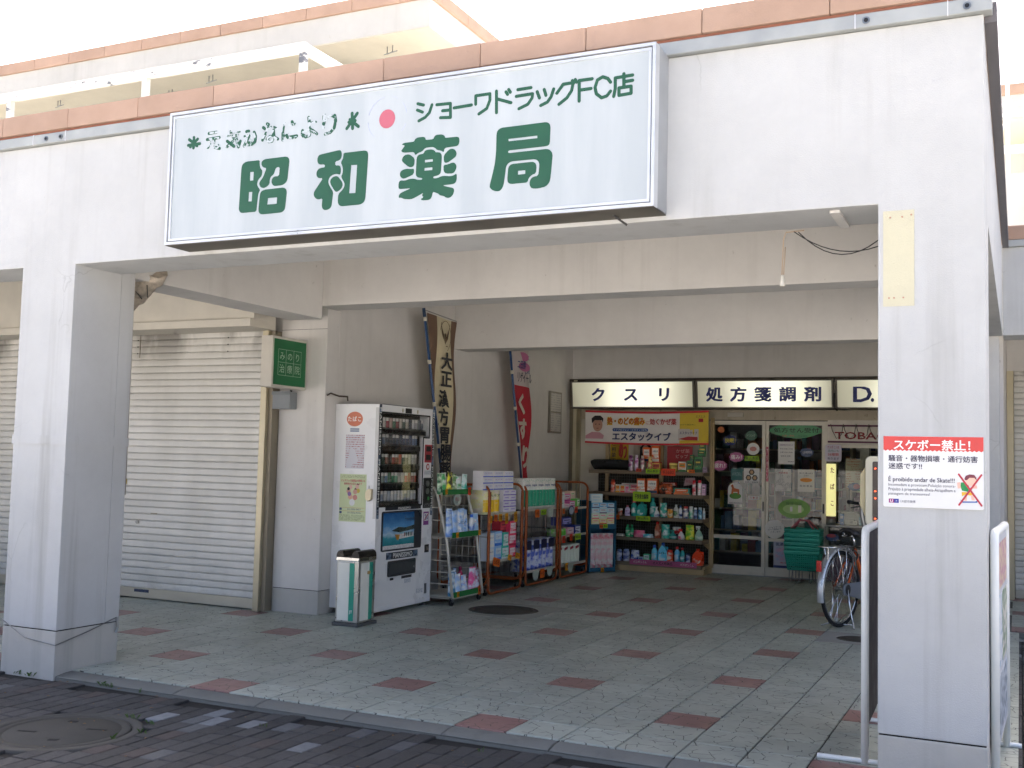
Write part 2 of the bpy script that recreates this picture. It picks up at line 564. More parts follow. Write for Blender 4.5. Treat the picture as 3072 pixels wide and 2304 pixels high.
def tile_mat():
    m, n, b = newmat('floor_tile')
    p = pos(n)
    at = node(n, 'ShaderNodeAttribute', attribute_name='red')
    geo = n.nodes.new('ShaderNodeNewGeometry')
    rnd = geo.outputs['Random Per Island']
    oi = n.nodes.new('ShaderNodeObjectInfo')
    ad = node(n, 'ShaderNodeMath', operation='ADD')
    n.links.new(rnd, ad.inputs[0]); n.links.new(oi.outputs['Random'], ad.inputs[1])
    fr = node(n, 'ShaderNodeMath', operation='FRACT')
    n.links.new(ad.outputs[0], fr.inputs[0])
    tone = ramp(n, [(0, (.88,) * 3), (1, (1.06,) * 3)])
    n.links.new(fr.outputs[0], tone.inputs[0])
    f = noise(n, p, 5, 6, .65)
    g = ramp(n, [(.3, lin('a0a59a')), (.7, lin('b3b8ac'))])
    n.links.new(f, g.inputs[0])
    col = mixc(n, 1.0, g.outputs[0], tone.outputs[0], 'MULTIPLY')
    # short wandering cracks of the tile pattern
    wp = node(n, 'ShaderNodeVectorMath', operation='ADD')
    nz = node(n, 'ShaderNodeTexNoise', in_Scale=26.0, in_Detail=2)
    n.links.new(p, nz.inputs['Vector'])
    sc = node(n, 'ShaderNodeVectorMath', operation='SCALE')
    sc.inputs['Scale'].default_value = .016
    n.links.new(nz.outputs['Color'], sc.inputs[0])
    n.links.new(p, wp.inputs[0]); n.links.new(sc.outputs[0], wp.inputs[1])
    vo = node(n, 'ShaderNodeTexVoronoi', feature='DISTANCE_TO_EDGE', voronoi_dimensions='2D', in_Scale=12.0)
    n.links.new(wp.outputs[0], vo.inputs['Vector'])
    r1 = ramp(n, [(.022, (1,) * 3), (.040, (0,) * 3)])
    n.links.new(vo.outputs['Distance'], r1.inputs[0])
    mk = noise(n, p, 13, 0)
    r2 = ramp(n, [(.47, (0,) * 3), (.52, (1,) * 3)])
    n.links.new(mk, r2.inputs[0])
    mu = node(n, 'ShaderNodeMath', operation='MULTIPLY')
    n.links.new(r1.outputs[0], mu.inputs[0]); n.links.new(r2.outputs[0], mu.inputs[1])
    # worn dirt
    d = noise(n, p, 1.1, 5, .6)
    rd = ramp(n, [(.45, (0,) * 3), (.75, (.22,) * 3)])
    n.links.new(d, rd.inputs[0])
    col = mixc(n, rd.outputs[0], col, lin('5c584f'))
    rg = ramp(n, [(.3, lin('8c6862')), (.7, lin('9d7a73'))])
    n.links.new(f, rg.inputs[0])
    red = mixc(n, 1.0, rg.outputs[0], tone.outputs[0], 'MULTIPLY')
    col = mixc(n, at.outputs['Fac'], col, red)
    ck = node(n, 'ShaderNodeMath', operation='MULTIPLY', i1=.9)
    n.links.new(mu.outputs[0], ck.inputs[0])
    col = mixc(n, ck.outputs[0], col, lin('34312d'))
    n.links.new(col, b.inputs['Base Color'])
    rr = ramp(n, [(.3, (.32,) * 3), (.8, (.55,) * 3)])
    n.links.new(noise(n, p, 2.3, 4), rr.inputs[0])
    n.links.new(rr.outputs[0], b.inputs['Roughness'])
    inv = node(n, 'ShaderNodeMath', operation='SUBTRACT', i0=1.0)
    n.links.new(mu.outputs[0], inv.inputs[1])
    bump(n, b, inv.outputs[0], .35, .0015)
    return m
TILE = tile_mat()

def paver_mat():
    m, n, b = newmat('paver')
    p = pos(n)
    geo = n.nodes.new('ShaderNodeNewGeometry')
    at = node(n, 'ShaderNodeAttribute', attribute_name='tone')
    r = ramp(n, [(0, lin('373737')), (.5, lin('434343')), (.80, lin('4a423f')), (.90, lin('5c5e60')), (.968, lin('7c8084'))], 'CONSTANT')
    n.links.new(at.outputs['Fac'], r.inputs[0])
    f = noise(n, p, 30, 6, .7)
    rr = ramp(n, [(.25, (.72,) * 3), (.75, (1.15,) * 3)])
    n.links.new(f, rr.inputs[0])
    col = mixc(n, 1.0, r.outputs[0], rr.outputs[0], 'MULTIPLY')
    d = noise(n, p, .9, 5, .6)
    rd = ramp(n, [(.40, (0,) * 3), (.65, (.55,) * 3)])
    n.links.new(d, rd.inputs[0])
    col = mixc(n, rd.outputs[0], col, lin('3a3735'))
    gr = noise(n, p, 420, 2)
    rg = ramp(n, [(.62, (0,) * 3), (.70, (.4,) * 3)])
    n.links.new(gr, rg.inputs[0])
    col = mixc(n, rg.outputs[0], col, lin('777777'))
    n.links.new(col, b.inputs['Base Color'])
    b.inputs['Roughness'].default_value = .82
    bump(n, b, noise(n, p, 260, 4, .7), .6, .003)
    return m
PAVER = paver_mat()
GROUT = P('262420', .95, 0, .25, 12, .4, name='grout')
SOIL = P('1d1b18', .98, 0, .3, 14, .5, name='joint_soil')

# ------------------------------------------------------------------ projection, used only to pick which pieces show largest
def px(p):
    d = Vector(p) - CAMP
    z = d.dot(_f)
    if z < .05: return None
    k = 3235.87 / 3072
    return (.5 + k * d.dot(_r2) / z, .5 - k * d.dot(_u2) / z * 4 / 3, z)

# ------------------------------------------------------------------ ground
U = .3
gm = MB()
gm.box(-400, -400, -.40, 400, -0.02, -.052)
gm.box(-400, 9.2, -.40, 400, 400, -.052)
gm.box(-400, -.02, -.40, -9.0, 9.2, -.052)
gm.box(2.6, -.02, -.40, 400, 9.2, -.052)
gnd, gn, gb = newmat('far_paving')
_p = pos(gn)
_f1 = noise(gn, _p, 2.2, 6, .7)
_r1 = ramp(gn, [(.3, lin('999794')), (.7, lin('adaaa6'))])
gn.links.new(_f1, _r1.inputs[0]); gn.links.new(_r1.outputs[0], gb.inputs['Base Color'])
gb.inputs['Roughness'].default_value = .9
gm.build('ground', gnd, kind='structure')

# brick pavers of the walk in front, long side into the arcade
pv = MB().box(-5.2, -3.0, -.051, 2.6, -.14, -.046).box(2.601, -3.0, -.051, 6.5, 5.19, -.046).build('pavement', SOIL, kind='structure')
PW, PL = .1015, .170
MHC = (-1.70, -1.03)
bmesh_tpl = {}
def paver_mesh(tone):
    k = round(tone, 2)
    if k in bmesh_tpl: return bmesh_tpl[k]
    mb = MB(); w, l, e = PW / 2 - .003, PL / 2 - .003, .004
    vs = [(-w, -l, -.02), (w, -l, -.02), (w, l, -.02), (-w, l, -.02), (-w, -l, -e), (w, -l, -e), (w, l, -e), (-w, l, -e), (-w + e, -l + e, 0), (w - e, -l + e, 0), (w - e, l - e, 0), (-w + e, l - e, 0)]
    mb.add(vs, [(0, 1, 5, 4), (1, 2, 6, 5), (2, 3, 7, 6), (3, 0, 4, 7), (4, 5, 9, 8), (5, 6, 10, 9), (6, 7, 11, 10), (7, 4, 8, 11), (8, 9, 10, 11)])
    me = bpy.data.meshes.new('paver'); me.from_pydata(mb.v, [], mb.f); me.materials.append(PAVER)
    a = me.attributes.new('tone', 'FLOAT', 'FACE')
    for d in a.data: d.value = k
    bmesh_tpl[k] = me
    return me
cand = []
random.seed(11)
ncol = int((6.5 + 5.2) / PW)
for i in range(ncol):
    x = -5.2 + PW * (i + .5)
    off = (i * .37 % 1) * PL if i % 2 else ((i * .37 + .5) % 1) * PL
    ymax = -.145 if x < 2.6 else 5.15
    y = ymax - PL / 2 - off
    while y > -3.0:
        if math.hypot(x - MHC[0], y - MHC[1]) > .40:
            q = px((x, y, -.04))
            c = 0
            if q and -.03 < q[0] < 1.03 and q[1] < 1.05: c = 1 / q[2] ** 2
            cand.append((c, x, y, round(random.random() ** 1.0, 2)))
        y -= PL
cand.sort(key=lambda t: -t[0])
rest = MB(); rt = []
for k, (c, x, y, t) in enumerate(cand):
    z = -.030 + random.uniform(-.0018, .0018)
    me = paver_mesh(t)
    if k < 300:
        o = obj('paver', me, pv, (x, y, z))
        o.rotation_euler = (random.uniform(-.008, .008), random.uniform(-.01, .01), random.uniform(-.008, .008))
    else:
        rest.add([(v.co.x + x, v.co.y + y, v.co.z + z) for v in me.vertices], [list(f.vertices) for f in me.polygons]); rt += [t] * len(me.polygons)
ro = rest.build('paver_field', PAVER, pv, kind='stuff', recalc=False)
a = ro.data.attributes.new('tone', 'FLOAT', 'FACE'); a.data.foreach_set('value', rt)

# kerb strip in front of the tiles
kb = MB().box(-9, -.139, -.06, 2.6, 0.0, -.030).build('kerb', CONC, kind='structure')
x = -9.0; random.seed(4)
while x < 2.55:
    x1 = min(x + .6, 2.59)
    z = random.uniform(-.001, .001)
    mb = MB().prism([(-.136, -.03), (-.002, -.03), (-.002, -.006 + z), (-.06, -.008 + z), (-.136, -.020 + z)], x + .003, x1 - .003, 'x')
    mb.build('kerb_stone', CONC, kb, bevel=.004)
    x = x1

# ------------------------------------------------------------------ arcade floor of crackle-patterned tiles
fl = MB().box(-9, 0, -.3, 2.6, 9.0, -.009).build('arcade_floor', GROUT, kind='structure')
tile_tpl = {}
def tile_mesh(red):
    if red in tile_tpl: return tile_tpl[red]
    w, e = U / 2 - .0040, .002
    vs = [(-w, -w, -.009), (w, -w, -.009), (w, w, -.009), (-w, w, -.009), (-w, -w, -e), (w, -w, -e), (w, w, -e), (-w, w, -e), (-w + e, -w + e, 0), (w - e, -w + e, 0), (w - e, w - e, 0), (-w + e, w - e, 0)]
    fs = [(0, 1, 5, 4), (1, 2, 6, 5), (2, 3, 7, 6), (3, 0, 4, 7), (4, 5, 9, 8), (5, 6, 10, 9), (6, 7, 11, 10), (7, 4, 8, 11), (8, 9, 10, 11)]
    me = bpy.data.meshes.new('tile'); me.from_pydata(vs, [], fs); me.materials.append(TILE)
    a = me.attributes.new('red', 'FLOAT', 'FACE')
    for d in a.data: d.value = float(red)
    tile_tpl[red] = me
    return me
cand = []
for i in range(-30, 9):
    for j in range(0, 29):
        if -7 <= i <= -5 and 12 <= j <= 14: continue
        if 4 <= i <= 5 and 13 <= j <= 14: continue
        x, y = (i + .5) * U, (j + .5) * U
        if x > 2.58: continue
        red = (i % 6 == 0 and j % 4 == 0) or (i % 6 == 3 and j % 4 == 2)
        q = px((x, y, 0)); c = 0
        if q and -.02 < q[0] < 1.02 and q[1] < 1.03:
            c = 1 / q[2] ** 3
            if x < -2.9 and y > 2.75: c = 0
            if x < -2.1 and y > 3: c *= .2
        cand.append((c, x, y, red))
cand.sort(key=lambda t: -t[0])
rest = MB(); rt = []
for k, (c, x, y, red) in enumerate(cand):
    z = random.uniform(-.0006, .0006)
    me = tile_mesh(red)
    if k < 300:
        obj('tile', me, fl, (x, y, z))
    else:
        rest.add([(v.co.x + x, v.co.y + y, v.co.z + z) for v in me.vertices], [list(f.vertices) for f in me.polygons]); rt += [float(red)] * len(me.polygons)
ro = rest.build('tile_field', TILE, fl, kind='stuff', recalc=False)
a = ro.data.attributes.new('red', 'FLOAT', 'FACE'); a.data.foreach_set('value', rt)

# manhole covers
def manhole(label, c, r, fr, z, mats, holes=False, square=True):
    t = thing('manhole_cover', label, 'manhole cover', (c[0], c[1], z))
    if square:
        mb = MB(); n = 32
        # square frame with a round hole
        vs = []; fs = []
        for k in range(n):
            a_ = 2 * PI * k / n
            ca, sa = math.cos(a_), math.sin(a_)
            s_ = fr / max(abs(ca), abs(sa))
            vs += [(r * 1.02 * ca, r * 1.02 * sa, 0), (s_ * ca, s_ * sa, 0), (r * 1.02 * ca, r * 1.02 * sa, -.05), (s_ * ca, s_ * sa, -.05)]
        for k in range(n):
            o, p_ = 4 * k, 4 * ((k + 1) % n)
            fs += [(o, o + 1, p_ + 1, p_), (o + 2, o, p_, p_ + 2), (o + 1, o + 3, p_ + 3, p_ + 1)]
        mb.add(vs, fs); mb.build('frame', mats[0], t)
    else:
        MB().lathe([(fr, -.05), (fr, -.002), (fr - .01, .001), (r + .012, .001), (r + .006, -.008), (r + .006, -.05)], 40).build('ring', mats[0], t)
    mb = MB().lathe([(r, -.05), (r, -.003), (r - .006, 0), (r * .88, 0), (r * .87, -.004), (r * .85, -.004), (r * .84, 0), (.001, 0)], 40)
    mb.build('cover', mats[1], t)
    if holes:
        for (hx, hy, l, w_, a_) in ((-.10, .16, .05, .03, .3), (.13, .10, .11, .02, .3), (.10, -.15, .05, .03, .3), (-.14, -.10, .10, .02, .3)):
            M_ = Matrix.Translation((hx, hy, 0)) @ Matrix.Rotation(a_, 4, 'Z')
            MB().box(-l / 2, -w_ / 2, 0, l / 2, w_ / 2, .0012, 0, M_).build('slot', P('0d0c0b', .9, 0, 0, name='hole_dark'), t)
    return t
manhole('grey concrete manhole lid with four slots in the brick paving', MHC, .33, .39, -.028, (stucco('ring_concrete', '4e4d49', .4, '35332e', 70, .7), stucco('lid_concrete', '474642', .4, '2b2a26', 80, .7)), True, False)
IRON = P('4c4842', .7, .3, .25, 18, .5, 90, name='cast_iron')
manhole('dark round manhole cover in a pale square frame before the product racks', (-5.5 * U, 13.5 * U), .325, .449, .001, (stucco('frame_concrete', 'a5a49b', .15, '6d6a60', 80, .3), IRON))
manhole('small round manhole cover in a concrete frame below the bicycle', (5.0 * U, 14.0 * U), .17, .299, .001, (stucco('frame_concrete2', '9c9b94', .15, '6d6a60', 80, .3), IRON))

# ------------------------------------------------------------------ arcade building
FY, SOFZ = -.15, 2.58
WX = -2.86
ab = thing('arcade_building', 'white rendered shopping arcade with pink coping and wide open front bay', 'building', (0, 0, 0))
_ol = [(-9.6, SOFZ)]
for _a, _b in ((-7.9, -7.43), (-3.22, -2.75)): _ol += [(_a, SOFZ), (_a, .262), (_b, .262), (_b, SOFZ)]
_ol += [(2.148, SOFZ), (2.148, .262), (2.585, .262), (2.585, 3.385), (-9.6, 3.385)]
MB().prism(_ol, FY, .25, 'y').build('facade_wall', WALL, ab, bevel=.006)
SOFP = SOFF
def pillar(x0, x1, y0=FY, y1=.37, lab=None):
    p_ = MB().box(x0, .2502, .262, x1, y1, 3.2).build('pillar', WALL, ab, label=lab)
    MB().box(x0 + .006, y0 + .006, .2, x1 - .006, y1 - .006, .27).build('joint', GROUT, p_)
    MB().box(x0, y0 - .001, -.06, x1, y1, .256).build('plinth', PLINTH, p_, bevel=.006)
    return p_
pl = pillar(-3.22, -2.75)
MB().box(-3.226, FY - .007, 1.425, -2.742, .376, 1.482).build('band', WALL, pl)
MB().tube([(-3.23, FY - .008, .30), (-3.0, FY - .012, .20), (-2.738, FY - .010, .175), (-2.734, .1, .23), (-2.738, .34, .29)], .0035, 5).build('wire', STEEL, pl)
MB().tube([(-2.735, .34, .29), (-2.730, .345, .22), (-2.734, .33, .19)], .008, 5).build('wire_knot', STEEL, pl)
pr = pillar(2.148, 2.585)
pillar(-7.9, -7.43)
MB().box(2.30, .372, SOFZ + .002, 2.583, 5.19, 3.384).build('side_beam', WALL, ab)
# gutter and coping
MB().box(-9.6, FY - .035, 3.387, 2.62, FY + .04, 3.452).build('gutter', P('a9aca9', .5, .35, .2, 6, .1, 40, name='gutter_metal'), ab, bevel=.003)
g2 = MB().box(2.587, FY + .042, 3.36, 2.637, 5.18, 3.45).build('side_gutter', P('6d6a6c', .6, .2, .2, 6, name='gutter_dark'), ab)
for x in (-3.15, -2.86, 2.05, 2.44):
    MB().box(x, FY - .0375, 3.386, x + .004, FY - .03, 3.4535).build('gutter_joint', P('dcdcdc', .4, .4, 0, name='bright_metal'), ab)
for x in (-3.03, -2.90, 1.12, 2.10, 2.52):
    rg = MB().tube([(x, FY - .0362, 3.418), (x, FY - .040, 3.418)], .017, 12).build('drain_ring', STEEL, ab)
    MB().tube([(x, FY - .040, 3.418), (x, FY - .0415, 3.418)], .010, 12).build('drain_hole', BLACK, rg)
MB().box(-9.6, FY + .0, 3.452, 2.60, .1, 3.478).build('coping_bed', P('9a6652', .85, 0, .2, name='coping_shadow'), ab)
x = -3.462 - 10 * .6; random.seed(5)
while x < 2.6:
    x1 = min(x + .6, 2.615)
    dz = random.uniform(-.002, .002)
    MB().box(x + .0012, FY - .022, 3.478, x1 - .0012, .16, 3.605 + dz).build('coping_stone', PINK, ab, bevel=.006)
    x = x1
y = .17
while y < 5.0:
    MB().box(2.40, y + .002, 3.46, 2.615, y + .598, 3.60).build('coping_stone', PINK, ab, bevel=.006)
    y += .6
# inside of the arcade
MB().box(-9.6, .252, 3.2, 2.298, 9.2, 3.37).build('ceiling', SOFP, ab)
MB().box(-3.14, .252, SOFZ + .003, -2.80, 2.628, 3.199).build('beam', SOFP, ab, bevel=.006)
MB().box(WX, 2.63, 2.70, 2.298, 2.93, 3.198).build('beam', SOFP, ab, bevel=.006)
MB().box(WX, 5.18, 2.58, 2.298, 5.48, 3.198).build('beam', SOFP, ab, bevel=.006)
# a wall between the closed shop and the passage, with the pier at its head
wl = MB().box(-3.355, 2.80, .209, WX, 3.0, 3.197).box(-3.0, 3.0, .209, WX, 8.66, 3.197).build('side_wall', SOFP, ab, bevel=.005)
MB().box(-3.349, 2.806, .19, WX - .006, 2.99, .212).build('joint', GROUT, wl)
MB().box(-3.355, 2.799, -.01, WX + .001, 3.0, .204).box(-3.0, 3.0, -.01, WX + .001, 8.66, .204).build('plinth', PLINTH, wl, bevel=.004)
MB().box(-3.358, 2.796, 2.52, WX + .003, 2.799, 2.523).build('joint', GROUT, wl)
MB().box(2.45, 5.49, -.01, 2.583, 9.2, 3.197).build('right_wall', SOFP, ab)
MB().box(-3.0, 8.64, 2.515, 2.449, 8.9, 3.196).build('shop_header_wall', SOFP, ab)
MB().box(-9.6, 2.84, -.01, -3.356, 2.99, 3.196).build('leak_block_wall', SOFP, ab)  # unseen wall close behind the shutters, added to stop light leaking under them
# soffit trunking piece near the right pillar, a little drip bar
MB().box(1.93, -.10, 2.566, 1.975, .24, 2.579).build('soffit_bar', SOFP, ab)
for x in (-9.6,):
    MB().box(x - .2, .25, -.01, x, 9.2, 3.2).build('end_wall', SOFP, ab)

# ------------------------------------------------------------------ roller shutters of the closed shop
def slat_mesh(w, key):
    h = .0638
    prof = [(0, .006), (.003, .0), (.008, -.0022), (.030, -.0032), (.052, -.0022), (.0585, .0005), (.0605, .012), (.0638, .012)]
    mb = MB()
    vs = [(-w / 2, y_, z_) for z_, y_ in prof] + [(w / 2, y_, z_) for z_, y_ in prof]
    n = len(prof)
    mb.add(vs, [(i, i + n, i + n + 1, i + 1) for i in range(n - 1)])
    me = bpy.data.meshes.new('slat'); me.from_pydata(mb.v, [], mb.f); me.materials.append(SHUT)
    return me
def shut_mat():
    m, n, b = newmat('shutter_cream')
    p = pos(n)
    f = noise(n, scaled(n, p, (2.2, 1, .9)), 1.0, 5, .6)
    r = ramp(n, [(.35, lin('c6c4bc')), (.65, lin('d5d3cc'))])
    n.links.new(f, r.inputs[0])
    # darker blotches, stronger towards the top slats
    sx = n.nodes.new('ShaderNodeSeparateXYZ'); n.links.new(p, sx.inputs[0])
    mr = node(n, 'ShaderNodeMapRange', i1=2.15, i2=2.5, i3=0.0, i4=1.0)
    n.links.new(sx.outputs[2], mr.inputs[0])
    f2 = noise(n, scaled(n, p, (3.2, 1, 1.4)), 1.0, 4, .5)
    r2 = ramp(n, [(.45, (0,) * 3), (.62, (.75,) * 3)])
    n.links.new(f2, r2.inputs[0])
    mu = node(n, 'ShaderNodeMath', operation='MULTIPLY')
    n.links.new(mr.outputs[0], mu.inputs[0]); n.links.new(r2.outputs[0], mu.inputs[1])
    oi = n.nodes.new('ShaderNodeObjectInfo')
    ro_ = ramp(n, [(0, (.93,) * 3), (1, (1.03,) * 3)]); n.links.new(oi.outputs['Random'], ro_.inputs[0])
    mb_ = node(n, 'ShaderNodeMapRange', i1=.55, i2=.05, i3=0.0, i4=1.0); n.links.new(sx.outputs[2], mb_.inputs[0])
    f3 = noise(n, scaled(n, p, (5, 1, 7)), 1.0, 5, .7); r5 = ramp(n, [(.5, (0,) * 3), (.75, (.35,) * 3)]); n.links.new(f3, r5.inputs[0])
    m5 = node(n, 'ShaderNodeMath', operation='MULTIPLY'); n.links.new(mb_.outputs[0], m5.inputs[0]); n.links.new(r5.outputs[0], m5.inputs[1])
    c0 = mixc(n, 1.0, r.outputs[0], ro_.outputs[0], 'MULTIPLY')
    c1 = mixc(n, m5.outputs[0], c0, lin('6a6458'))
    n.links.new(mixc(n, mu.outputs[0], c1, lin('4c463c')), b.inputs['Base Color'])
    bump(n, b, noise(n, scaled(n, p, (1.3, 1, 3)), 1.0, 2), .5, .006)
    b.inputs['Roughness'].default_value = .45
    b.inputs['Metallic'].default_value = .15
    return m
SHUT = shut_mat()
def shutter(label, x0, x1, y, z0=.045, z1=2.5, detail=True):
    w = x1 - x0
    t = thing('roller_shutter', label, 'shutter', ((x0 + x1) / 2, y, 0))
    me = slat_mesh(w, 0)
    z = z0 + .055
    while z < z1:
        obj('slat', me, t, (0, 0, z)); z += .0638
    MB().box(-w / 2, -.004, z0 - .035, w / 2, .022, z0 + .056).build('bottom_bar', P('bdb7a6', .36, .5, .1, name='bar_metal'), t, bevel=.003)
    MB().box(-w / 2, .014, z0, w / 2, .018, z1 + .06).build('backing', DARKM, t)
    if detail:
        hp = MB().box(-.62, -.012, 1.075, -.36, -.004, 1.122).build('handle_plate', P('b9a24c', .3, .8, .1, name='brass_plate'), t)
        MB().tube([(-.585, -.012, 1.098), (-.585, -.017, 1.098)], .014, 12).build('lock', CHROME, hp)
        MB().box(-.52, -.016, 1.088, -.39, -.012, 1.110).build('pull', CHROME, hp)
        lk = MB().tube([(-.20, -.004, .72), (-.20, -.014, .72)], .02, 14).build('key_disc', STEEL, t)
        for xx, zz in ((-.5, .83), (.0, .80)):
            MB().box(xx - .04, -.008, zz, xx + .04, -.004, zz + .012).build('letter_slot', P('a59d8a', .5, 0, .1), t)
        pl_ = MB().box(-.20, -.008, .062, -.02, -.004, .088).build('maker_plate', P('24304a', .4, 0, 0), t)
        for k in range(3):
            for xx in (-.30, .80):
                MB().tube([(xx, -.003, 2.46 - k * .0638), (xx, -.009, 2.46 - k * .0638)], .006, 8).build('rivet', DARKM, t)
        MB().box(-.275, -.0075, 2.29, -.270, -.002, 2.50).build('slat_clip', P('6b6455', .6, 0, .1), t)
    return t
shutter('cream roller shutter of the closed shop beside the green clinic sign', -5.95, -3.465, 2.73)
shutter('cream roller shutter cut by the left photo edge, behind the left pillar', -8.6, -6.05, 2.73, detail=False)
sc_ = thing('shutter_case', 'long beige shutter box above the closed cream shutters', 'shutter box', (0, 0, 0))
MB().box(-9.5, 2.35, 2.507, -3.36, 2.71, 2.577).box(-9.5, 2.40, 2.577, -3.36, 2.71, 3.19).build('case', CREAMM, sc_, bevel=.003)
gp = thing('shutter_guide', 'gold anodised upright at the right end of the closed shutter', 'upright', (0, 0, 0))
MB().box(-3.462, 2.66, 0, -3.40, 2.80, 2.505).build('rail', BRASS, gp, bevel=.003)
MB().box(-3.399, 2.70, 0, -3.357, 2.80, 2.505).build('return', P('8f8674', .5, .4, .15, name='guide_return'), gp)
gp2 = thing('shutter_guide', 'cream post between the two closed shutters behind the left pillar', 'upright', (0, 0, 0))
MB().box(-6.05, 2.68, 0, -5.95, 2.80, 2.505).build('rail', CREAMM, gp2, bevel=.003)

# ------------------------------------------------------------------ upper storey of the flats behind the arcade (left)
RAILW = None
def rail_mat():
    m, n, b = newmat('peeling_rail')
    p = pos(n)
    f = noise(n, scaled(n, p, (3, 3, 9)), 1.0, 5, .65)
    r = ramp(n, [(.60, lin('c4c4be')), (.63, lin('5d6168'))])
    n.links.new(f, r.inputs[0]); n.links.new(r.outputs[0], b.inputs['Base Color'])
    b.inputs['Roughness'].default_value = .6
    return m
RAILW = rail_mat()
UPW = stucco('upper_wall', 'b9b8b3', .2, '837e72')
UPS = stucco('upper_soffit', 'bfb9a8', .08, '8c8468', 60, .2)
def flats(label, x0, x1, yo, side=False):
    """recessed upper storey: eaves slab with coping, balcony parapet, rail"""
    t = thing('apartment_building', label, 'building', (0, 0, 0))
    ys = 4.4 + yo; yr = 2.29 + yo
    MB().box(x0, ys, 5.90, x1, ys + 6, 6.20).build('eaves_slab', UPW, t, bevel=.004)
    MB().box(x0 + .002, ys + .002, 5.885, x1 - .002, ys + 5.9, 5.899).build('soffit', UPS, t)
    x = x0
    while x < x1 - .05:
        xe = min(x + .6, x1 + .03)
        MB().box(x + .002, ys - .03, 6.2, xe - .002, ys + .2, 6.335).build('coping_stone', PINK, t, bevel=.006)
        x = xe
    if side:
        y = ys + .2
        while y < ys + 6:
            MB().box(x1 - .2, y + .002, 6.2, x1 + .03, y + .598, 6.335).build('coping_stone', PINK, t, bevel=.006); y += .6
        for yy in (ys + 2.5,):
            MB().tube([(x1 - .1, yy, 6.33), (x1 - .1, yy, 6.62)], .012, 6).build('vent_pin', STEEL, t)
    for xx in (x1 - 2.0, x1 - 4.2):
        MB().tube([(xx, ys, 6.33), (xx, ys, 6.45)], .008, 6).build('vent_pin', STEEL, t)
    MB().box(x0, ys + 1.3, 3.4, x1 - .3, ys + 1.5, 5.884).build('wall', UPW, t)
    xe = x1 - .02
    pa = MB().box(x0, yr, 3.4, xe, yr + .12, 4.64)
    if side: pa.box(xe - .12, yr + .121, 3.4, xe, ys + 1.2, 4.64)
    pa.build('parapet', UPW, t, bevel=.004)
    rl = MB().box(x0, yr + .02, 4.885, xe, yr + .085, 4.965)
    if side: rl.box(xe - .07, yr + .086, 4.885, xe - .005, ys + 1.2, 4.965)
    rb = rl.build('rail', RAILW, t, bevel=.004)
    x = xe - .06
    while x > x0:
        MB().box(x, yr + .025, 4.641, x + .055, yr + .08, 4.884).build('rail_post', RAILW, t); x -= 1.8
    if side:
        for yy in (yr + .95, yr + 1.9):
            MB().box(xe - .065, yy, 4.641, xe - .01, yy + .05, 4.884).build('rail_post', RAILW, t)
    random.seed(2)
    for k in range(7):
        cx, cy = x1 - .7 - k * .83, ys + .30 + (k % 3) * .22
        MB().tube([(cx, cy, 5.884), (cx, cy, 5.80), (cx + .10, cy - .05, 5.80), (cx + .10, cy - .05, 5.87)], .007, 5).tube([(cx - .04, cy, 5.80), (cx + .16, cy - .05, 5.80)], .006, 5).build('laundry_hook', STEEL, t)
    return t
fa = flats('upper flats with pink-edged roof and peeling white balcony rail behind the shop sign', -14.0, -2.84, 0, True)

# ------------------------------------------------------------------ neighbouring arcade to the right, set further back
nb = thing('neighbour_building', 'white arcade with pink coping and closed shutter beyond the right pillar', 'building', (0, 0, 0))
NY = 5.19
MB().box(2.586, NY, 2.588, 9.5, NY + .4, 3.365).build('facade_beam', WALL, nb, bevel=.005)
MB().box(2.17, NY, -.05, 2.553, NY + .29, 2.579).build('pillar', WALL, nb, bevel=.005)
MB().box(2.60, NY - .035, 3.366, 9.5, NY + .04, 3.425).build('gutter', MATS['gutter_metal'], nb, bevel=.003)
x = 2.59
while x < 9:
    MB().box(x + .002, NY - .02, 3.43, x + .598, NY + .2, 3.555).build('coping_stone', PINK, nb, bevel=.006); x += .6
MB().box(2.586, NY + .4, 3.2, 9.5, 9.4, 3.36).build('ceiling', SOFP, nb)
MB().box(2.586, 8.0, 2.51, 9.5, 8.3, 3.19).build('header', SOFP, nb)
MB().box(9.5, NY, -.05, 9.7, 9.4, 3.36).build('end_wall', SOFP, nb)
MB().box(2.586, 8.31, -.05, 9.5, 8.5, 3.19).build('neighbour_leak_block', SOFP, nb)  # unseen, added behind the neighbour's shutter to block the same light leak
shutter('cream roller shutter far right, beyond the right pillar', 2.66, 5.6, 8.05, .05, 2.5, False)
gp3 = thing('shutter_guide', 'gold anodised upright seen past the right pillar', 'upright', (0, 0, 0))
MB().box(2.586, 7.95, 0, 2.655, 8.09, 2.508).build('rail', BRASS, gp3, bevel=.003)
nf = MB().box(2.61, 5.36, -.045, 9.5, 8.3, .0).build('neighbour_floor', CONC, kind='structure')
for i in range(0, 12):
    for j in range(0, 9):
        red = (i % 6 == 3 and j % 4 == 2) or (i % 6 == 0 and j % 4 == 0)
        obj('tile', tile_mesh(red), nf, (2.78 + i * U, 5.56 + j * U, .009))
fb = flats('upper flats with white balcony rail at the far right edge', 2.45, 9.5, 5.34)
bl = MB().tube([(2.62, 7.75, 4.64), (2.62, 7.75, 5.86)], .02, 8).tube([(2.58, 7.75, 4.60), (2.52, 7.7, 5.0), (2.66, 7.75, 5.5)], .01, 6)
bl.build('awning_pole', WHITEP, label='thin white pole with stay on the far right balcony', cat='pole')
tb = MB().tube([(2.5, 8.3, 5.62), (6.5, 8.3, 5.62)], .018, 8).build('laundry_pole', WHITEP, label='upper laundry pole under the far right eaves', cat='pole')
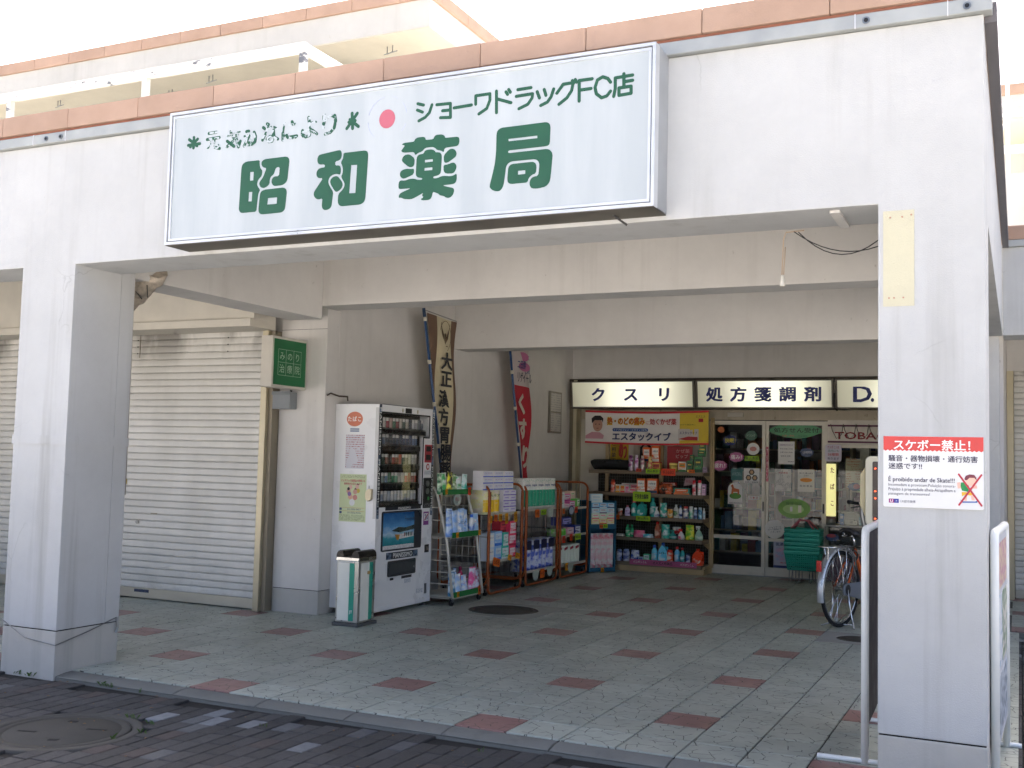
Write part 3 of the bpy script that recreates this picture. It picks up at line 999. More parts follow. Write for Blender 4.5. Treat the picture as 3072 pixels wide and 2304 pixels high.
MB().tube([(2.5, 8.3, 5.50), (6.5, 8.3, 5.50)], .018, 8).build('laundry_pole', WHITEP, label='lower laundry pole under the far right eaves', cat='pole')

# ------------------------------------------------------------------ weeds and litter in the joints of the walk
random.seed(41)
wd = MB()
for (wx, wy, n_) in ((-2.33, -.142, 9), (-2.27, -.146, 5), (-2.93, -.17, 8), (-3.05, -.165, 6), (-1.42, -.70, 6), (-1.32, -.86, 5), (-1.36, -1.02, 5), (-1.6, -.66, 6), (-2.05, -.16, 4), (-.9, -.45, 3), (.3, -.3, 3)):
    for k in range(n_):
        a_ = random.random() * 6.28; l = random.uniform(.012, .034); x, y = wx + random.uniform(-.03, .03), wy + random.uniform(-.008, .008)
        d = Vector((math.cos(a_), math.sin(a_), 0)); s_ = Vector((-d.y, d.x, 0)) * .0022
        p0 = Vector((x, y, -.034)); p1 = p0 + d * l * .35 + Vector((0, 0, l * .8)); p2 = p0 + d * l * .9 + Vector((0, 0, l))
        wd.add([p0 - s_, p0 + s_, p1 + s_, p2, p1 - s_], [(0, 1, 2, 3, 4)])
wd.build('weeds', P('4f6a2c', .7, 0, .3, 40, name='weed_green'), kind='stuff', recalc=False)
lf = MB()
for k in range(90):
    x, y = random.uniform(-4.2, 1.8), -.16 - abs(random.gauss(0, .7))
    if y < -2: continue
    s_ = random.uniform(.005, .014); a_ = random.random() * 6.28; c_, t_ = math.cos(a_) * s_, math.sin(a_) * s_
    z = -.0265
    lf.add([(x - c_, y - t_, z), (x + t_ * .5, y - c_ * .5, z + .003), (x + c_, y + t_, z + .001), (x - t_ * .5, y + c_ * .5, z + .004)], [(0, 1, 2, 3)])
lf.build('leaf_litter', P('8a6a3c', .8, 0, .5, 60, name='leaf_brown'), kind='stuff', recalc=False)
BIG=[[[[[-1.2772,3.0166],[-1.2719,3.0339],[-1.2598,3.0442],[-1.2413,3.0501],[-1.1496,3.0495],[-1.1501,3.0298],[-1.146,3.0092],[-1.1393,2.9985],[-1.128,2.9886],[-1.1311,2.9574],[-1.1459,2.9461],[-1.1575,2.932],[-1.1613,2.9147],[-1.1574,2.8992],[-1.1379,2.8786],[-1.1479,2.8631],[-1.1529,2.8408],[-1.1594,2.7558],[-1.2635,2.7554],[-1.2765,2.7635],[-1.2837,2.7805],[-1.2828,2.7931]],[[-1.2131,2.9869],[-1.1882,2.9859],[-1.1894,2.9369],[-1.213,2.9374]],[[-1.2159,2.8718],[-1.1929,2.8714],[-1.1944,2.817],[-1.2181,2.8189]]],[[[-1.1112,3.0518],[-0.9682,3.0523],[-0.9529,3.0458],[-0.9437,3.0299],[-0.9528,2.9187],[-0.9641,2.9023],[-0.9876,2.8914],[-1.0391,2.8909],[-1.0547,2.9003],[-1.0623,2.9185],[-1.058,2.9357],[-1.0433,2.9469],[-1.0114,2.9452],[-1.0079,2.9974],[-1.0351,2.9962],[-1.0484,2.9573],[-1.0663,2.9489],[-1.0746,2.9321],[-1.0749,2.9071],[-1.091,2.8934],[-1.1136,2.8853],[-1.1339,2.8921],[-1.1465,2.9083],[-1.1448,2.9233],[-1.1214,2.9489],[-1.0994,2.9998],[-1.118,3.0028],[-1.1323,3.013],[-1.1377,3.0286],[-1.1323,3.0433]]],[[[-1.1086,2.8768],[-0.978,2.8781],[-0.961,2.8697],[-0.9534,2.8541],[-0.9604,2.7629],[-0.9686,2.7461],[-0.9862,2.7376],[-1.123,2.7367],[-1.1389,2.7467],[-1.1452,2.7622],[-1.1382,2.8547],[-1.1297,2.8691]],[[-1.0816,2.8269],[-1.0183,2.826],[-1.0196,2.7899],[-1.0844,2.7901]]]],[[[[-0.7412,3.0399],[-0.6119,3.0532],[-0.6001,3.0452],[-0.5963,3.023],[-0.5999,3.0063],[-0.6123,2.9953],[-0.638,2.993],[-0.6369,2.969],[-0.6111,2.9685],[-0.6021,2.9579],[-0.5984,2.9381],[-0.6031,2.9148],[-0.6235,2.923],[-0.6492,2.921],[-0.6717,2.9084],[-0.6808,2.8848],[-0.6696,2.8595],[-0.6436,2.8244],[-0.6518,2.7486],[-0.6613,2.7348],[-0.684,2.7273],[-0.7043,2.7309],[-0.7161,2.7488],[-0.713,2.7961],[-0.7389,2.7897],[-0.7596,2.7987],[-0.7721,2.8169],[-0.7701,2.8363],[-0.7535,2.857],[-0.7136,2.9073],[-0.7442,2.9088],[-0.7579,2.9236],[-0.7588,2.9433],[-0.7493,2.9596],[-0.7321,2.9658],[-0.7045,2.9657],[-0.7053,2.9824],[-0.7417,2.9846],[-0.7539,2.9969],[-0.7568,3.0168],[-0.7511,3.0322]]],[[[-0.6287,2.9118],[-0.6142,2.9056],[-0.5856,2.8715],[-0.5847,2.8497],[-0.5996,2.8316],[-0.6206,2.8225],[-0.6337,2.8272],[-0.6643,2.8712],[-0.6666,2.8909],[-0.6515,2.9066]]],[[[-0.5854,3.034],[-0.4472,3.0341],[-0.4329,3.0259],[-0.4273,3.0109],[-0.4366,2.7699],[-0.4456,2.7515],[-0.4689,2.7414],[-0.5872,2.7411],[-0.6047,2.7497],[-0.6126,2.7673],[-0.6101,2.8107],[-0.5826,2.8325],[-0.572,2.851],[-0.5727,2.868],[-0.597,2.904],[-0.5877,2.9202],[-0.5859,2.9442],[-0.591,2.9641],[-0.6017,2.9822],[-0.5897,3.0004],[-0.5861,3.0171]],[[-0.5341,2.9623],[-0.4952,2.9603],[-0.501,2.8068],[-0.5405,2.8085]]]],[[[[-0.2218,3.0401],[-0.2088,3.0499],[-0.1454,3.0498],[-0.1414,3.0615],[-0.127,3.0704],[-0.0861,3.0699],[-0.0777,3.0612],[-0.0762,3.0515],[-0.0304,3.051],[-0.0251,3.0646],[-0.0139,3.0724],[0.0235,3.0709],[0.0367,3.0605],[0.039,3.0506],[0.1123,3.0494],[0.1225,3.0412],[0.1233,3.0157],[0.1139,3.0002],[0.0373,2.9979],[0.0338,2.974],[0.0177,2.9859],[-0.0068,2.9909],[-0.0202,3.0051],[-0.0377,3.0107],[-0.0783,3.0098],[-0.0951,2.9922],[-0.1183,2.988],[-0.1369,2.9757],[-0.1434,2.9945],[-0.2099,2.9973],[-0.2236,3.0077],[-0.2165,3.0161],[-0.1994,3.0365]]],[[[-0.0874,2.979],[-0.0806,2.9933],[-0.0663,2.999],[-0.0315,2.9973],[-0.0182,2.9869],[-0.0159,2.9798],[0.0065,2.9788],[0.0197,2.9691],[0.0231,2.9547],[0.02,2.8734],[0.0133,2.8613],[-0.0037,2.8552],[-0.0244,2.854],[-0.0228,2.8429],[0.0024,2.8432],[0.025,2.8513],[0.045,2.8513],[0.0736,2.8456],[0.0961,2.8486],[0.1128,2.8585],[0.1138,2.8243],[0.1059,2.8073],[0.0891,2.8032],[0.031,2.802],[0.0669,2.7905],[0.0954,2.7835],[0.1015,2.7698],[0.0938,2.7452],[0.0744,2.7322],[0.0487,2.7376],[0.0457,2.7441],[0.0141,2.7518],[0.0124,2.7596],[-0.0094,2.7678],[-0.024,2.7741],[-0.0302,2.7453],[-0.0427,2.7323],[-0.0861,2.7325],[-0.0965,2.7406],[-0.0779,2.7493],[-0.0899,2.7605],[-0.0788,2.7736],[-0.1333,2.75],[-0.1565,2.7442],[-0.1978,2.7488],[-0.2129,2.7578],[-0.2292,2.7579],[-0.2283,2.772],[-0.2169,2.784],[-0.1557,2.8033],[-0.2265,2.8042],[-0.2328,2.8138],[-0.2322,2.8371],[-0.2238,2.8514],[-0.1925,2.8465],[-0.1692,2.8535],[-0.1399,2.8534],[-0.1161,2.8436],[-0.0899,2.8425],[-0.0902,2.8515],[-0.1136,2.8555],[-0.1256,2.8637],[-0.1296,2.877],[-0.1275,2.9593],[-0.1207,2.9741],[-0.1063,2.9791]],[[-0.0769,2.9461],[-0.0303,2.9454],[-0.0299,2.933],[-0.0765,2.9324]],[[-0.0775,2.9035],[-0.0312,2.9025],[-0.0313,2.8884],[-0.0784,2.889]]],[[[-0.1799,2.9859],[-0.1665,2.9825],[-0.1393,2.9604],[-0.1408,2.9206],[-0.1611,2.9142],[-0.1775,2.9202],[-0.2125,2.9482],[-0.2174,2.9603],[-0.2105,2.9752],[-0.1976,2.9843]]],[[[-0.186,2.9106],[-0.1623,2.9053],[-0.1403,2.9063],[-0.1421,2.8756],[-0.1959,2.8585],[-0.2108,2.8598],[-0.2246,2.8727],[-0.2266,2.8885],[-0.2183,2.9033]]],[[[0.0803,2.9904],[0.0975,2.9841],[0.1093,2.9664],[0.1071,2.9489],[0.096,2.9399],[0.0599,2.9193],[0.0428,2.9184],[0.0354,2.928],[0.0343,2.96],[0.0634,2.9863]]],[[[0.0346,2.909],[0.0574,2.9081],[0.0883,2.9178],[0.1026,2.9113],[0.1116,2.8953],[0.1066,2.8755],[0.093,2.859],[0.0504,2.8617],[0.0357,2.8745]]]],[[[[0.3603,3.068],[0.6086,3.0698],[0.6243,3.0613],[0.6312,3.0448],[0.6293,2.9628],[0.6218,2.9503],[0.6064,2.9478],[0.4026,2.9472],[0.4029,2.9336],[0.6145,2.9341],[0.6327,2.9262],[0.6461,2.9056],[0.6362,2.7815],[0.629,2.7605],[0.6113,2.7452],[0.57,2.7391],[0.5387,2.7418],[0.528,2.7524],[0.5236,2.7698],[0.5284,2.7887],[0.5424,2.8008],[0.571,2.803],[0.5761,2.8594],[0.5692,2.877],[0.5533,2.8887],[0.4241,2.8898],[0.4056,2.883],[0.3927,2.8671],[0.3896,2.8355],[0.3819,2.7749],[0.3718,2.7537],[0.356,2.7428],[0.3262,2.7478],[0.3054,2.7643],[0.3037,2.7768],[0.3183,2.8347],[0.3302,2.8903],[0.3352,2.9515],[0.3347,3.0382],[0.3404,3.0573]],[[0.4023,3.0062],[0.5608,3.0064],[0.5611,2.9937],[0.4039,2.9942]]],[[[0.4245,2.8763],[0.5405,2.8773],[0.5538,2.8688],[0.5607,2.8536],[0.5577,2.8163],[0.5369,2.8122],[0.519,2.7968],[0.513,2.7751],[0.4219,2.7743],[0.4057,2.7826],[0.4012,2.8001],[0.405,2.8561],[0.4114,2.869]],[[0.46,2.8383],[0.4996,2.838],[0.4995,2.8193],[0.46,2.8187]]]]]
STR=[[[[-0.1308,3.2512],[-0.0955,3.2396]],[[-0.1328,3.2176],[-0.1005,3.2025]],[[-0.0449,3.2352],[-0.0592,3.1949],[-0.0837,3.1725],[-0.1212,3.1583]]],[[[-0.0165,3.2318],[0.0644,3.2293],[0.0668,3.1552],[0.0077,3.1603]],[[0.019,3.1958],[0.0624,3.1945]]],[[[0.0868,3.2027],[0.1876,3.2061]]],[[[0.2117,3.2071],[0.2104,3.2512],[0.2915,3.2521],[0.2924,3.2192],[0.2757,3.1775],[0.2314,3.1543]]],[[[0.3281,3.2611],[0.3313,3.1492]],[[0.334,3.2195],[0.4114,3.1911]],[[0.3816,3.2506],[0.3914,3.2363]],[[0.3966,3.2606],[0.4064,3.2453]]],[[[0.4477,3.2531],[0.5201,3.2547]],[[0.4398,3.2201],[0.5295,3.2224],[0.5272,3.2012],[0.5049,3.1718],[0.4561,3.155]]],[[[0.554,3.23],[0.5674,3.1963]],[[0.5921,3.2359],[0.6025,3.2053]],[[0.6432,3.2321],[0.63,3.1939],[0.6108,3.1696],[0.5752,3.1569]]],[[[0.6607,3.2086],[0.6825,3.235],[0.6934,3.2495],[0.7464,3.2506],[0.7389,3.212],[0.7146,3.1782],[0.6733,3.1515]],[[0.7417,3.2618],[0.7492,3.2476]],[[0.7572,3.2651],[0.7641,3.251]]],[[[0.78,3.1544],[0.7778,3.2571],[0.8454,3.2572]],[[0.7833,3.2091],[0.8409,3.2096]]],[[[0.9409,3.2281],[0.927,3.2481],[0.8998,3.2594],[0.8729,3.2473],[0.8616,3.2122],[0.8688,3.18],[0.8964,3.1568],[0.9233,3.1628],[0.9417,3.1839]]],[[[0.9584,3.1559],[0.9657,3.1938],[0.9647,3.2457],[1.0525,3.2486]],[[1.0082,3.2606],[1.0094,3.196]],[[1.0132,3.2213],[1.0529,3.2228]],[[0.9844,3.194],[1.0455,3.195],[1.0461,3.1605],[0.9851,3.1578],[0.9844,3.194]]]]
STL=[[[[-1.6708,3.2225],[-1.609,3.1784]],[[-1.6357,3.2313],[-1.636,3.1687]],[[-1.6074,3.2189],[-1.6602,3.1775]],[[-1.6767,3.1886],[-1.59,3.1902]]],[[[-1.5251,3.2431],[-1.4686,3.2444]],[[-1.5364,3.2082],[-1.4475,3.2112]],[[-1.4714,3.1549],[-1.4424,3.1458]]],[[[-1.3885,3.1833],[-1.3372,3.1473]],[[-1.3465,3.1789],[-1.3869,3.1524]],[[-1.3248,3.1981],[-1.3155,3.1665],[-1.3051,3.1409],[-1.2933,3.1733]]],[[[-1.2342,3.1914],[-1.2654,3.1429]],[[-1.1982,3.2149],[-1.1858,3.1893],[-1.1879,3.1592],[-1.2096,3.1463],[-1.2325,3.1578]],[[-1.2524,3.2245],[-1.236,3.2251]]],[[[-1.1341,3.2346],[-1.1226,3.226]],[[-1.1194,3.1912],[-1.1364,3.1628]],[[-1.0619,3.2121],[-1.0564,3.1754],[-1.0698,3.1498],[-1.0916,3.1491],[-1.1056,3.1656],[-1.0858,3.1786],[-1.0563,3.1724],[-1.0301,3.1576]],[[-1.1078,3.2534],[-1.098,3.2475]]],[[[-0.9968,3.187],[-0.9949,3.1479]],[[-0.9694,3.1721],[-0.9616,3.1593],[-0.9009,3.1617]],[[-0.937,3.2462],[-0.9324,3.2385]]],[[[-0.8252,3.2572],[-0.8213,3.2331]],[[-0.8102,3.1904],[-0.8157,3.1555],[-0.8401,3.1493],[-0.8656,3.1668],[-0.863,3.1873]],[[-0.7994,3.1833],[-0.7667,3.1591]]],[[[-0.7242,3.2515],[-0.7242,3.2221]],[[-0.6528,3.2491],[-0.6447,3.2189],[-0.6532,3.1789],[-0.6764,3.1581],[-0.7107,3.1512]]],[[[-0.5402,3.2477],[-0.5333,3.1628]],[[-0.5063,3.2437],[-0.5707,3.1669]],[[-0.5524,3.2142],[-0.4966,3.1703]],[[-0.5586,3.2004],[-0.5182,3.2045]]]]
# ------------------------------------------------------------------ big shop sign
SX0, SX1, SZ0, SZ1, SY = -1.815, 1.17, 2.605, 3.392, -.36
sg = thing('shop_sign', 'long white box sign with big green letters over the arcade opening', 'shop sign', (0, 0, 0))
def signface():
    m, n, b = newmat('sign_acrylic')
    p = pos(n)
    f = noise(n, scaled(n, p, (5, 5, .6)), 1.0, 5, .6)
    r = ramp(n, [(.4, lin('abb2b4')), (.75, lin('b9bfc0'))])
    n.links.new(f, r.inputs[0])
    n.links.new(r.outputs[0], b.inputs['Base Color'])
    b.inputs['Roughness'].default_value = .28
    b.inputs['Specular IOR Level'].default_value = .4
    return m
SF = signface()
MB().box(SX0 + .03, SY + .012, SZ0 + .03, SX1 - .03, SY + .02, SZ1 - .03).build('panel', SF, sg)
FRM = P('d4d7d9', .35, .35, .18, 5, name='sign_frame')
FRD = P('5d5f61', .5, .6, .2, 7, name='sign_frame_dark')
fr = MB()
for a, b_ in ((0, .016), (.022, .036)):
    d = SY - .0 + a * .25
    fr.box(SX0 + a, d, SZ1 - b_, SX1 - a, SY + .06, SZ1 - a)
    fr.box(SX0 + a, d, SZ0 + a, SX1 - a, SY + .06, SZ0 + b_)
    fr.box(SX0 + a, d, SZ0 + b_ + .0005, SX0 + b_, SY + .06, SZ1 - b_ - .0005)
    fr.box(SX1 - b_, d, SZ0 + b_ + .0005, SX1 - a, SY + .06, SZ1 - b_ - .0005)
fr.build('frame', FRM, sg)
MB().box(SX0 + .004, SY + .061, SZ0 + .003, SX1 - .001, FY - .001, SZ1 - .003).build('side_casing', P('b4b7b9', .5, .5, .2, 4, name='casing_alu'), sg)
gr = MB()
for a in (.0165,):
    gr.box(SX0 + a, SY + .010, SZ1 - .0215, SX1 - a, SY + .05, SZ1 - a)
    gr.box(SX0 + a, SY + .010, SZ0 + a, SX1 - a, SY + .05, SZ0 + .0215)
    gr.box(SX0 + a, SY + .010, SZ0 + .0217, SX0 + .0215, SY + .05, SZ1 - .0217)
    gr.box(SX1 - .0215, SY + .010, SZ0 + .0217, SX1 - a, SY + .05, SZ1 - .0217)
gr.build('frame_groove', FRD, sg)
MB().box(SX0 + .006, SY + .004, SZ0 - .004, SX1 - .003, FY - .002, SZ0 - .0005).build('bottom_plate', P('6c685f', .7, .3, .35, 4, .2, 60, name='sign_bottom'), sg)
MB().tube([(.93, -.25, 2.60), (.99, -.21, 2.555)], .006, 5).build('stub', DARKM, sg)

def chaikin(l):
    o = []
    n = len(l)
    for i in range(n):
        (x0, z0), (x1, z1) = l[i], l[(i + 1) % n]
        d = math.hypot(x1 - x0, z1 - z0)
        q = min(.25, .008 / d) if d > 1e-6 else .25
        o += [(x0 + (x1 - x0) * q, z0 + (z1 - z0) * q), (x1 - (x1 - x0) * q, z1 - (z1 - z0) * q)]
    return o
def outline_mesh(name, shapes, y, mat, parent):
    cu = bpy.data.curves.new('t', 'CURVE'); cu.dimensions = '2D'; cu.fill_mode = 'BOTH'; cu.extrude = .0006
    for loops in shapes:
        for k, l in enumerate(loops):
            if k == 0: l = chaikin(l)
            sp = cu.splines.new('POLY'); sp.points.add(len(l) - 1)
            for q, (a_, c_) in zip(sp.points, l): q.co = (a_, c_, 0, 1)
            sp.use_cyclic_u = True
    o = bpy.data.objects.new('t', cu); COL.objects.link(o)
    dg = bpy.context.evaluated_depsgraph_get(); dg.update()
    me = bpy.data.meshes.new_from_object(o.evaluated_get(dg))
    for v in me.vertices: v.co = (v.co.x, y - v.co.z, v.co.y)
    me.materials.clear(); me.materials.append(mat)
    bpy.data.objects.remove(o); bpy.data.curves.remove(cu)
    return obj(name, me, parent)
for let in BIG:
    outline_mesh('letter', let, SY + .0112, INKG, sg)
for g in STR:
    mb = MB()
    for s in g: stroke_poly(mb, s, .0165, SY + .0118)
    mb.build('letter', INKG, sg)
for g in STL:
    mb = MB()
    for s in g: stroke_poly(mb, s, .0182, SY + .0118)
    mb.build('letter', INKG, sg)
def flaked():
    m, n, b = newmat('flaked_green')
    p = pos(n)
    f = noise(n, p, 42, 5, .65)
    r = ramp(n, [(.46, lin('165038')), (.50, lin('b6bec1'))])
    n.links.new(f, r.inputs[0]); n.links.new(r.outputs[0], b.inputs['Base Color'])
    b.inputs['Roughness'].default_value = .5
    return m
FLK = flaked()
for chx, cx_, cz_, w_, h_ in [('元', -1.4912, 3.1963, 0.0973, 0.1079), ('気', -1.3462, 3.1921, 0.1167, 0.1092), ('か', -1.225, 3.1825, 0.096, 0.0955), ('な', -1.084, 3.1983, 0.1191, 0.1152), ('に', -0.9509, 3.194, 0.1046, 0.1105), ('よ', -0.8184, 3.2017, 0.1153, 0.1184), ('り', -0.6848, 3.2042, 0.1027, 0.1237)]:
    T(sg, chx, cx_, cz_, w_ * .96, h_ * .96, FLK, SY + .0118, bold=.022, name='letter')
flat('red_disc', ell(-.316, 3.191, .049, .051), SY + .0118, P('b8606e', .5, 0, .1, 20, name='faded_red'), sg)
mb = MB()
FB = P('b9bfda', .5, 0, .1, name='faded_blue')
for a0, a1 in ((100, 165), (10, 40), (-40, -20), (60, 75), (185, 230)):
    pts = [(-.316 + .12 * math.cos(math.radians(a)), 3.193 + .12 * math.sin(math.radians(a))) for a in range(a0, a1 + 1, 5)]
    stroke_poly(mb, pts, .0022, SY + .0118)
mb.build('ring_line', FB, sg)

# ------------------------------------------------------------------ green clinic sign, junction box
mg = thing('clinic_sign', 'small projecting green sign with pale lettering beside the closed shutter', 'sign', (0, 0, 0))
MB().box(-3.18, 2.29, 1.97, -3.06, 2.785, 2.412).build('box', CREAMM, mg, bevel=.004)
MB().box(-3.16, 2.786, 2.05, -3.08, 2.80, 2.30).build('bracket', CREAMM, mg)
GRN = P('1a6a3c', .45, 0, .1, name='clinic_green')
flat('panel', rect(2.312, 1.993, 2.765, 2.389), -3.06, GRN, mg, 'x', .003)
PALE = P('b5cdb4', .5, 0, .1, name='pale_green')
for s, zc in (('みのり', 2.245), ('治療院', 2.135)):
    for k, ch in enumerate(s):
        T(mg, ch, 2.425 + k * .108, zc, .085, .085, PALE, -3.057, 'x', 0.0, 'em')
ln = MB()
for k in range(4):
    stroke_poly(ln, [(2.371 + .108 * k, 2.078), (2.371 + .108 * k, 2.302)], .0026, -3.0572, axis='x', t=.0006)
for k in range(3):
    stroke_poly(ln, [(2.371, 2.078 + .112 * k), (2.695, 2.078 + .112 * k)], .0026, -3.0566, axis='x', t=.0006)
ln.build('grid_line', PALE, mg)
jb = thing('junction_box', 'grey junction box on the pier under the green sign', 'junction box', (0, 0, 0))
MB().box(-3.35, 2.69, 1.80, -3.16, 2.798, 1.952).build('case', P('83888a', .6, 0, .1, name='box_grey'), jb, bevel=.006)
MB().box(-3.355, 2.683, 1.925, -3.155, 2.692, 1.957).build('lid_edge', P('74797b', .6, 0, .1), jb)
MB().tube([(-3.20, 2.76, 1.95), (-3.20, 2.76, 1.98)], .012, 8).build('cable', DARKM, jb)
# foil wrapped pipe at the head of the left pillar
pi_ = thing('wrapped_pipe', 'dirty foil-wrapped pipe bend behind the top of the left pillar', 'pipe', (0, 0, 0))
pts = []
random.seed(9)
for k in range(15):
    t_ = k / 14
    pts.append((-2.80 - .05 * t_ - .34 * t_ ** 1.5, .62 + .01 * math.sin(k), 2.66 - .20 * t_ - .12 * t_ ** 2))
FOIL = P('c8bcaa', .55, .25, .5, 26, .9, 60, name='foil_wrap')
mb = MB(); mb.tube(pts, .080, 12, r2=.06)
mb.v = [(x + random.uniform(-.012, .012), y + random.uniform(-.012, .012), z + random.uniform(-.012, .012)) for x, y, z in mb.v]
mb.build('wrapping', FOIL, pi_)
MB().tube([(pts[6][0], pts[6][1] - .07, pts[6][2] - .03), (pts[6][0] + .05, .56, pts[6][2] - .09)], .004, 5).tube([(pts[2][0], .56, 2.56), (pts[2][0] + .02, .55, 2.47)], .004, 5).build('loose_wire', DARKM, pi_)
MB().tube([(-2.765, .378, 2.34), (-2.758, .378, 1.1)], .006, 8).build('pipe', P('8d877b', .6, 0, .2), pi_)
# hanging lamp lead and slack wires under the front beam
cd = thing('hanging_lead', 'pale twin lead with white socket hanging from the front beam', 'cable', (0, 0, 0))
MB().tube([(1.75, .27, 2.575), (1.66, .275, 2.572), (1.647, .28, 2.54), (1.640, .28, 2.36)], .0035, 6).tube([(1.655, .285, 2.50), (1.648, .283, 2.36)], .003, 6).build('lead', P('b7a38c', .6, 0, .15), cd)
MB().lathe([(.006, .055), (.008, .05), (.013, .02), (.014, 0)][::-1], 10, 0, (1.643, .281, 2.30)).build('socket', P('d8d4c8', .5, 0, .1), cd)
for k, (a_, b_, lbl) in enumerate((((1.70, .27, 2.572), (2.14, .32, 2.50), 'upper slack black wire under the front beam by the right pillar'), ((1.72, .28, 2.570), (2.14, .28, 2.54), 'lower slack black wire under the front beam by the right pillar'))):
    A, B = Vector(a_), Vector(b_)
    MB().tube([A.lerp(B, t_ / 10) + Vector((0, 0, -(.07 + .04 * k) * 4 * (t_ / 10) * (1 - t_ / 10))) for t_ in range(11)], .0028, 5).build('slack_wire', BLACK, label=lbl, cat='wire')

# ------------------------------------------------------------------ notice on the right pillar
ns = thing('notice_board', 'white no-skateboarding notice with red header on the right pillar', 'notice', (0, 0, 0))
NX0, NX1, NZ0, NZ1, NYY = 2.172, 2.575, 1.238, 1.546, FY - .008
MB().prism(rrect(NX0, NZ0, NX1, NZ1, .008), NYY, FY - .001, 'y').build('board', WHITEP, ns)
zz = NZ1 - .062
poly = [(NX0 + .0005, NZ1 - .001), (NX0 + .0005, zz)]
nz_ = 23
for k in range(nz_ * 2 + 1):
    poly.append((NX0 + .001 + (NX1 - NX0 - .002) * k / (nz_ * 2), zz + (.003 if k % 2 == 0 else -.003)))
poly += [(NX1 - .0005, zz), (NX1 - .0005, NZ1 - .001)]
flat('red_band', poly, NYY, P('d3453f', .5, 0, .1, 30, name='notice_red'), ns, t=.0006)
NS_ = (NX1 - NX0) / 2000
def nsx(u): return NX0 + (u - 65) * NS_
def nsz(v): return NZ1 - (v - 60) * (NZ1 - NZ0) / 1460
def nst(s, x0, x1, y0, y1, mat, bold=.0):
    T(ns, s, nsx((x0 + x1) / 2), nsz((y0 + y1) / 2), (x1 - x0) * NS_, (y1 - y0) * (NZ1 - NZ0) / 1460, mat, NYY - .0002, bold=bold)
T(ns, 'スケボー禁止！', nsx(1045), nsz(235), 1530 * NS_, 205 * .000211, INKW, NYY - .0008, bold=.028)
INKV = P('34324c', .6, 0, 0, name='ink_violet')
nst('騒音・器物損壊・通行妨害', 170, 1950, 450, 580, INKV, .018)
nst('迷惑です!!', 170, 855, 612, 738, INKV, .018)
nst('É proibido andar de Skate!!!', 172, 1500, 880, 1020, INKV, .01)
nst('Incomodam e provocam:Poluição sonora-', 172, 1515, 1030, 1105, INKV)
nst('Prejuízo à propriedade alheia-Atrapalham a', 172, 1515, 1118, 1200, INKV)
nst('passagem de transeuntes!', 172, 1010, 1215, 1285, INKV)
flat('agency_mark', rect(nsx(180), nsz(1435), nsx(285), nsz(1352)), NYY, P('9c2a78', .5, 0, 0), ns, t=.0006)
flat('agency_mark', rect(nsx(285), nsz(1435), nsx(382), nsz(1352)), NYY, P('323a96', .5, 0, 0), ns, t=.0006)
T(ns, 'U', nsx(235), nsz(1395), .011, .012, INKW, NYY - .0008, bold=.03)
T(ns, 'UR', nsx(332), nsz(1395), .008, .005, INKW, NYY - .0008)
nst('UR都市機構', 415, 720, 1370, 1428, P('70707c', .6, 0, 0))
def pic(poly, c, e=0):
    flat('picture', [(nsx(u), nsz(v)) for u, v in poly], NYY - e * .00015, P(c, .55, 0, 0), ns, t=.0005)
pic([(1620, 980), (1740, 965), (1790, 1080), (1780, 1170), (1640, 1140), (1615, 1060)], '1f8f4a', 1)
pic([(1545, 985), (1610, 970), (1625, 1095), (1560, 1100)], 'eab9a4', 1)
pic([(1850, 1020), (1930, 1030), (1940, 1090), (1850, 1095)], 'eab9a4', 1)
pic([(1635, 1170), (1830, 1170), (1850, 1225), (1790, 1235), (1720, 1215), (1640, 1255)], 'e0ae2c', 2)
pic([(1690, 1250), (1740, 1230), (1735, 1345), (1690, 1345)], 'eab9a4', 1)
pic([(1810, 1235), (1860, 1230), (1890, 1330), (1830, 1330)], 'eab9a4', 1)
pic([(1600, 1320), (1660, 1355), (1900, 1350), (1950, 1325), (1935, 1375), (1650, 1385)], '3460a8', 2)
pic(ell(1815, 935, 105, 110, 20), 'eec0a8', 2)
pic([(1690, 900), (1720, 840), (1790, 812), (1880, 820), (1920, 870), (1930, 930), (1880, 880), (1790, 880), (1740, 930), (1700, 930)], '7a3440', 3)
mb = MB()
stroke_poly(mb, [(nsx(1580), nsz(815)), (nsx(2020), nsz(1430))], .0075, NYY - .0008)
stroke_poly(mb, [(nsx(2020), nsz(820)), (nsx(1585), nsz(1430))], .0075, NYY - .0011)
mb.build('red_cross', P('bb3040', .5, 0, 0), ns)
for xx, zz in ((NX0 + .012, NZ1 - .012), (NX1 - .012, NZ1 - .012)):
    pass
# pale patch where an older sign was
yp = thing('wall_patch', 'peeling cream rectangle left by an old sign high on the right pillar', 'wall patch', (0, 0, 0))
flat('patch', rect(2.170, 2.118, 2.300, 2.545), FY, stucco('patch_cream', 'c9c4aa', .2, '8f8666'), yp, t=.003)
for xx, zz in ((2.200, 2.515), (2.250, 2.515), (2.288, 2.522), (2.195, 2.155), (2.216, 2.155), (2.255, 2.155)):
    MB().tube([(xx, FY - .003, zz), (xx, FY - .007, zz)], .004, 8).build('plug', P('b58a78', .6, 0, .2), yp)

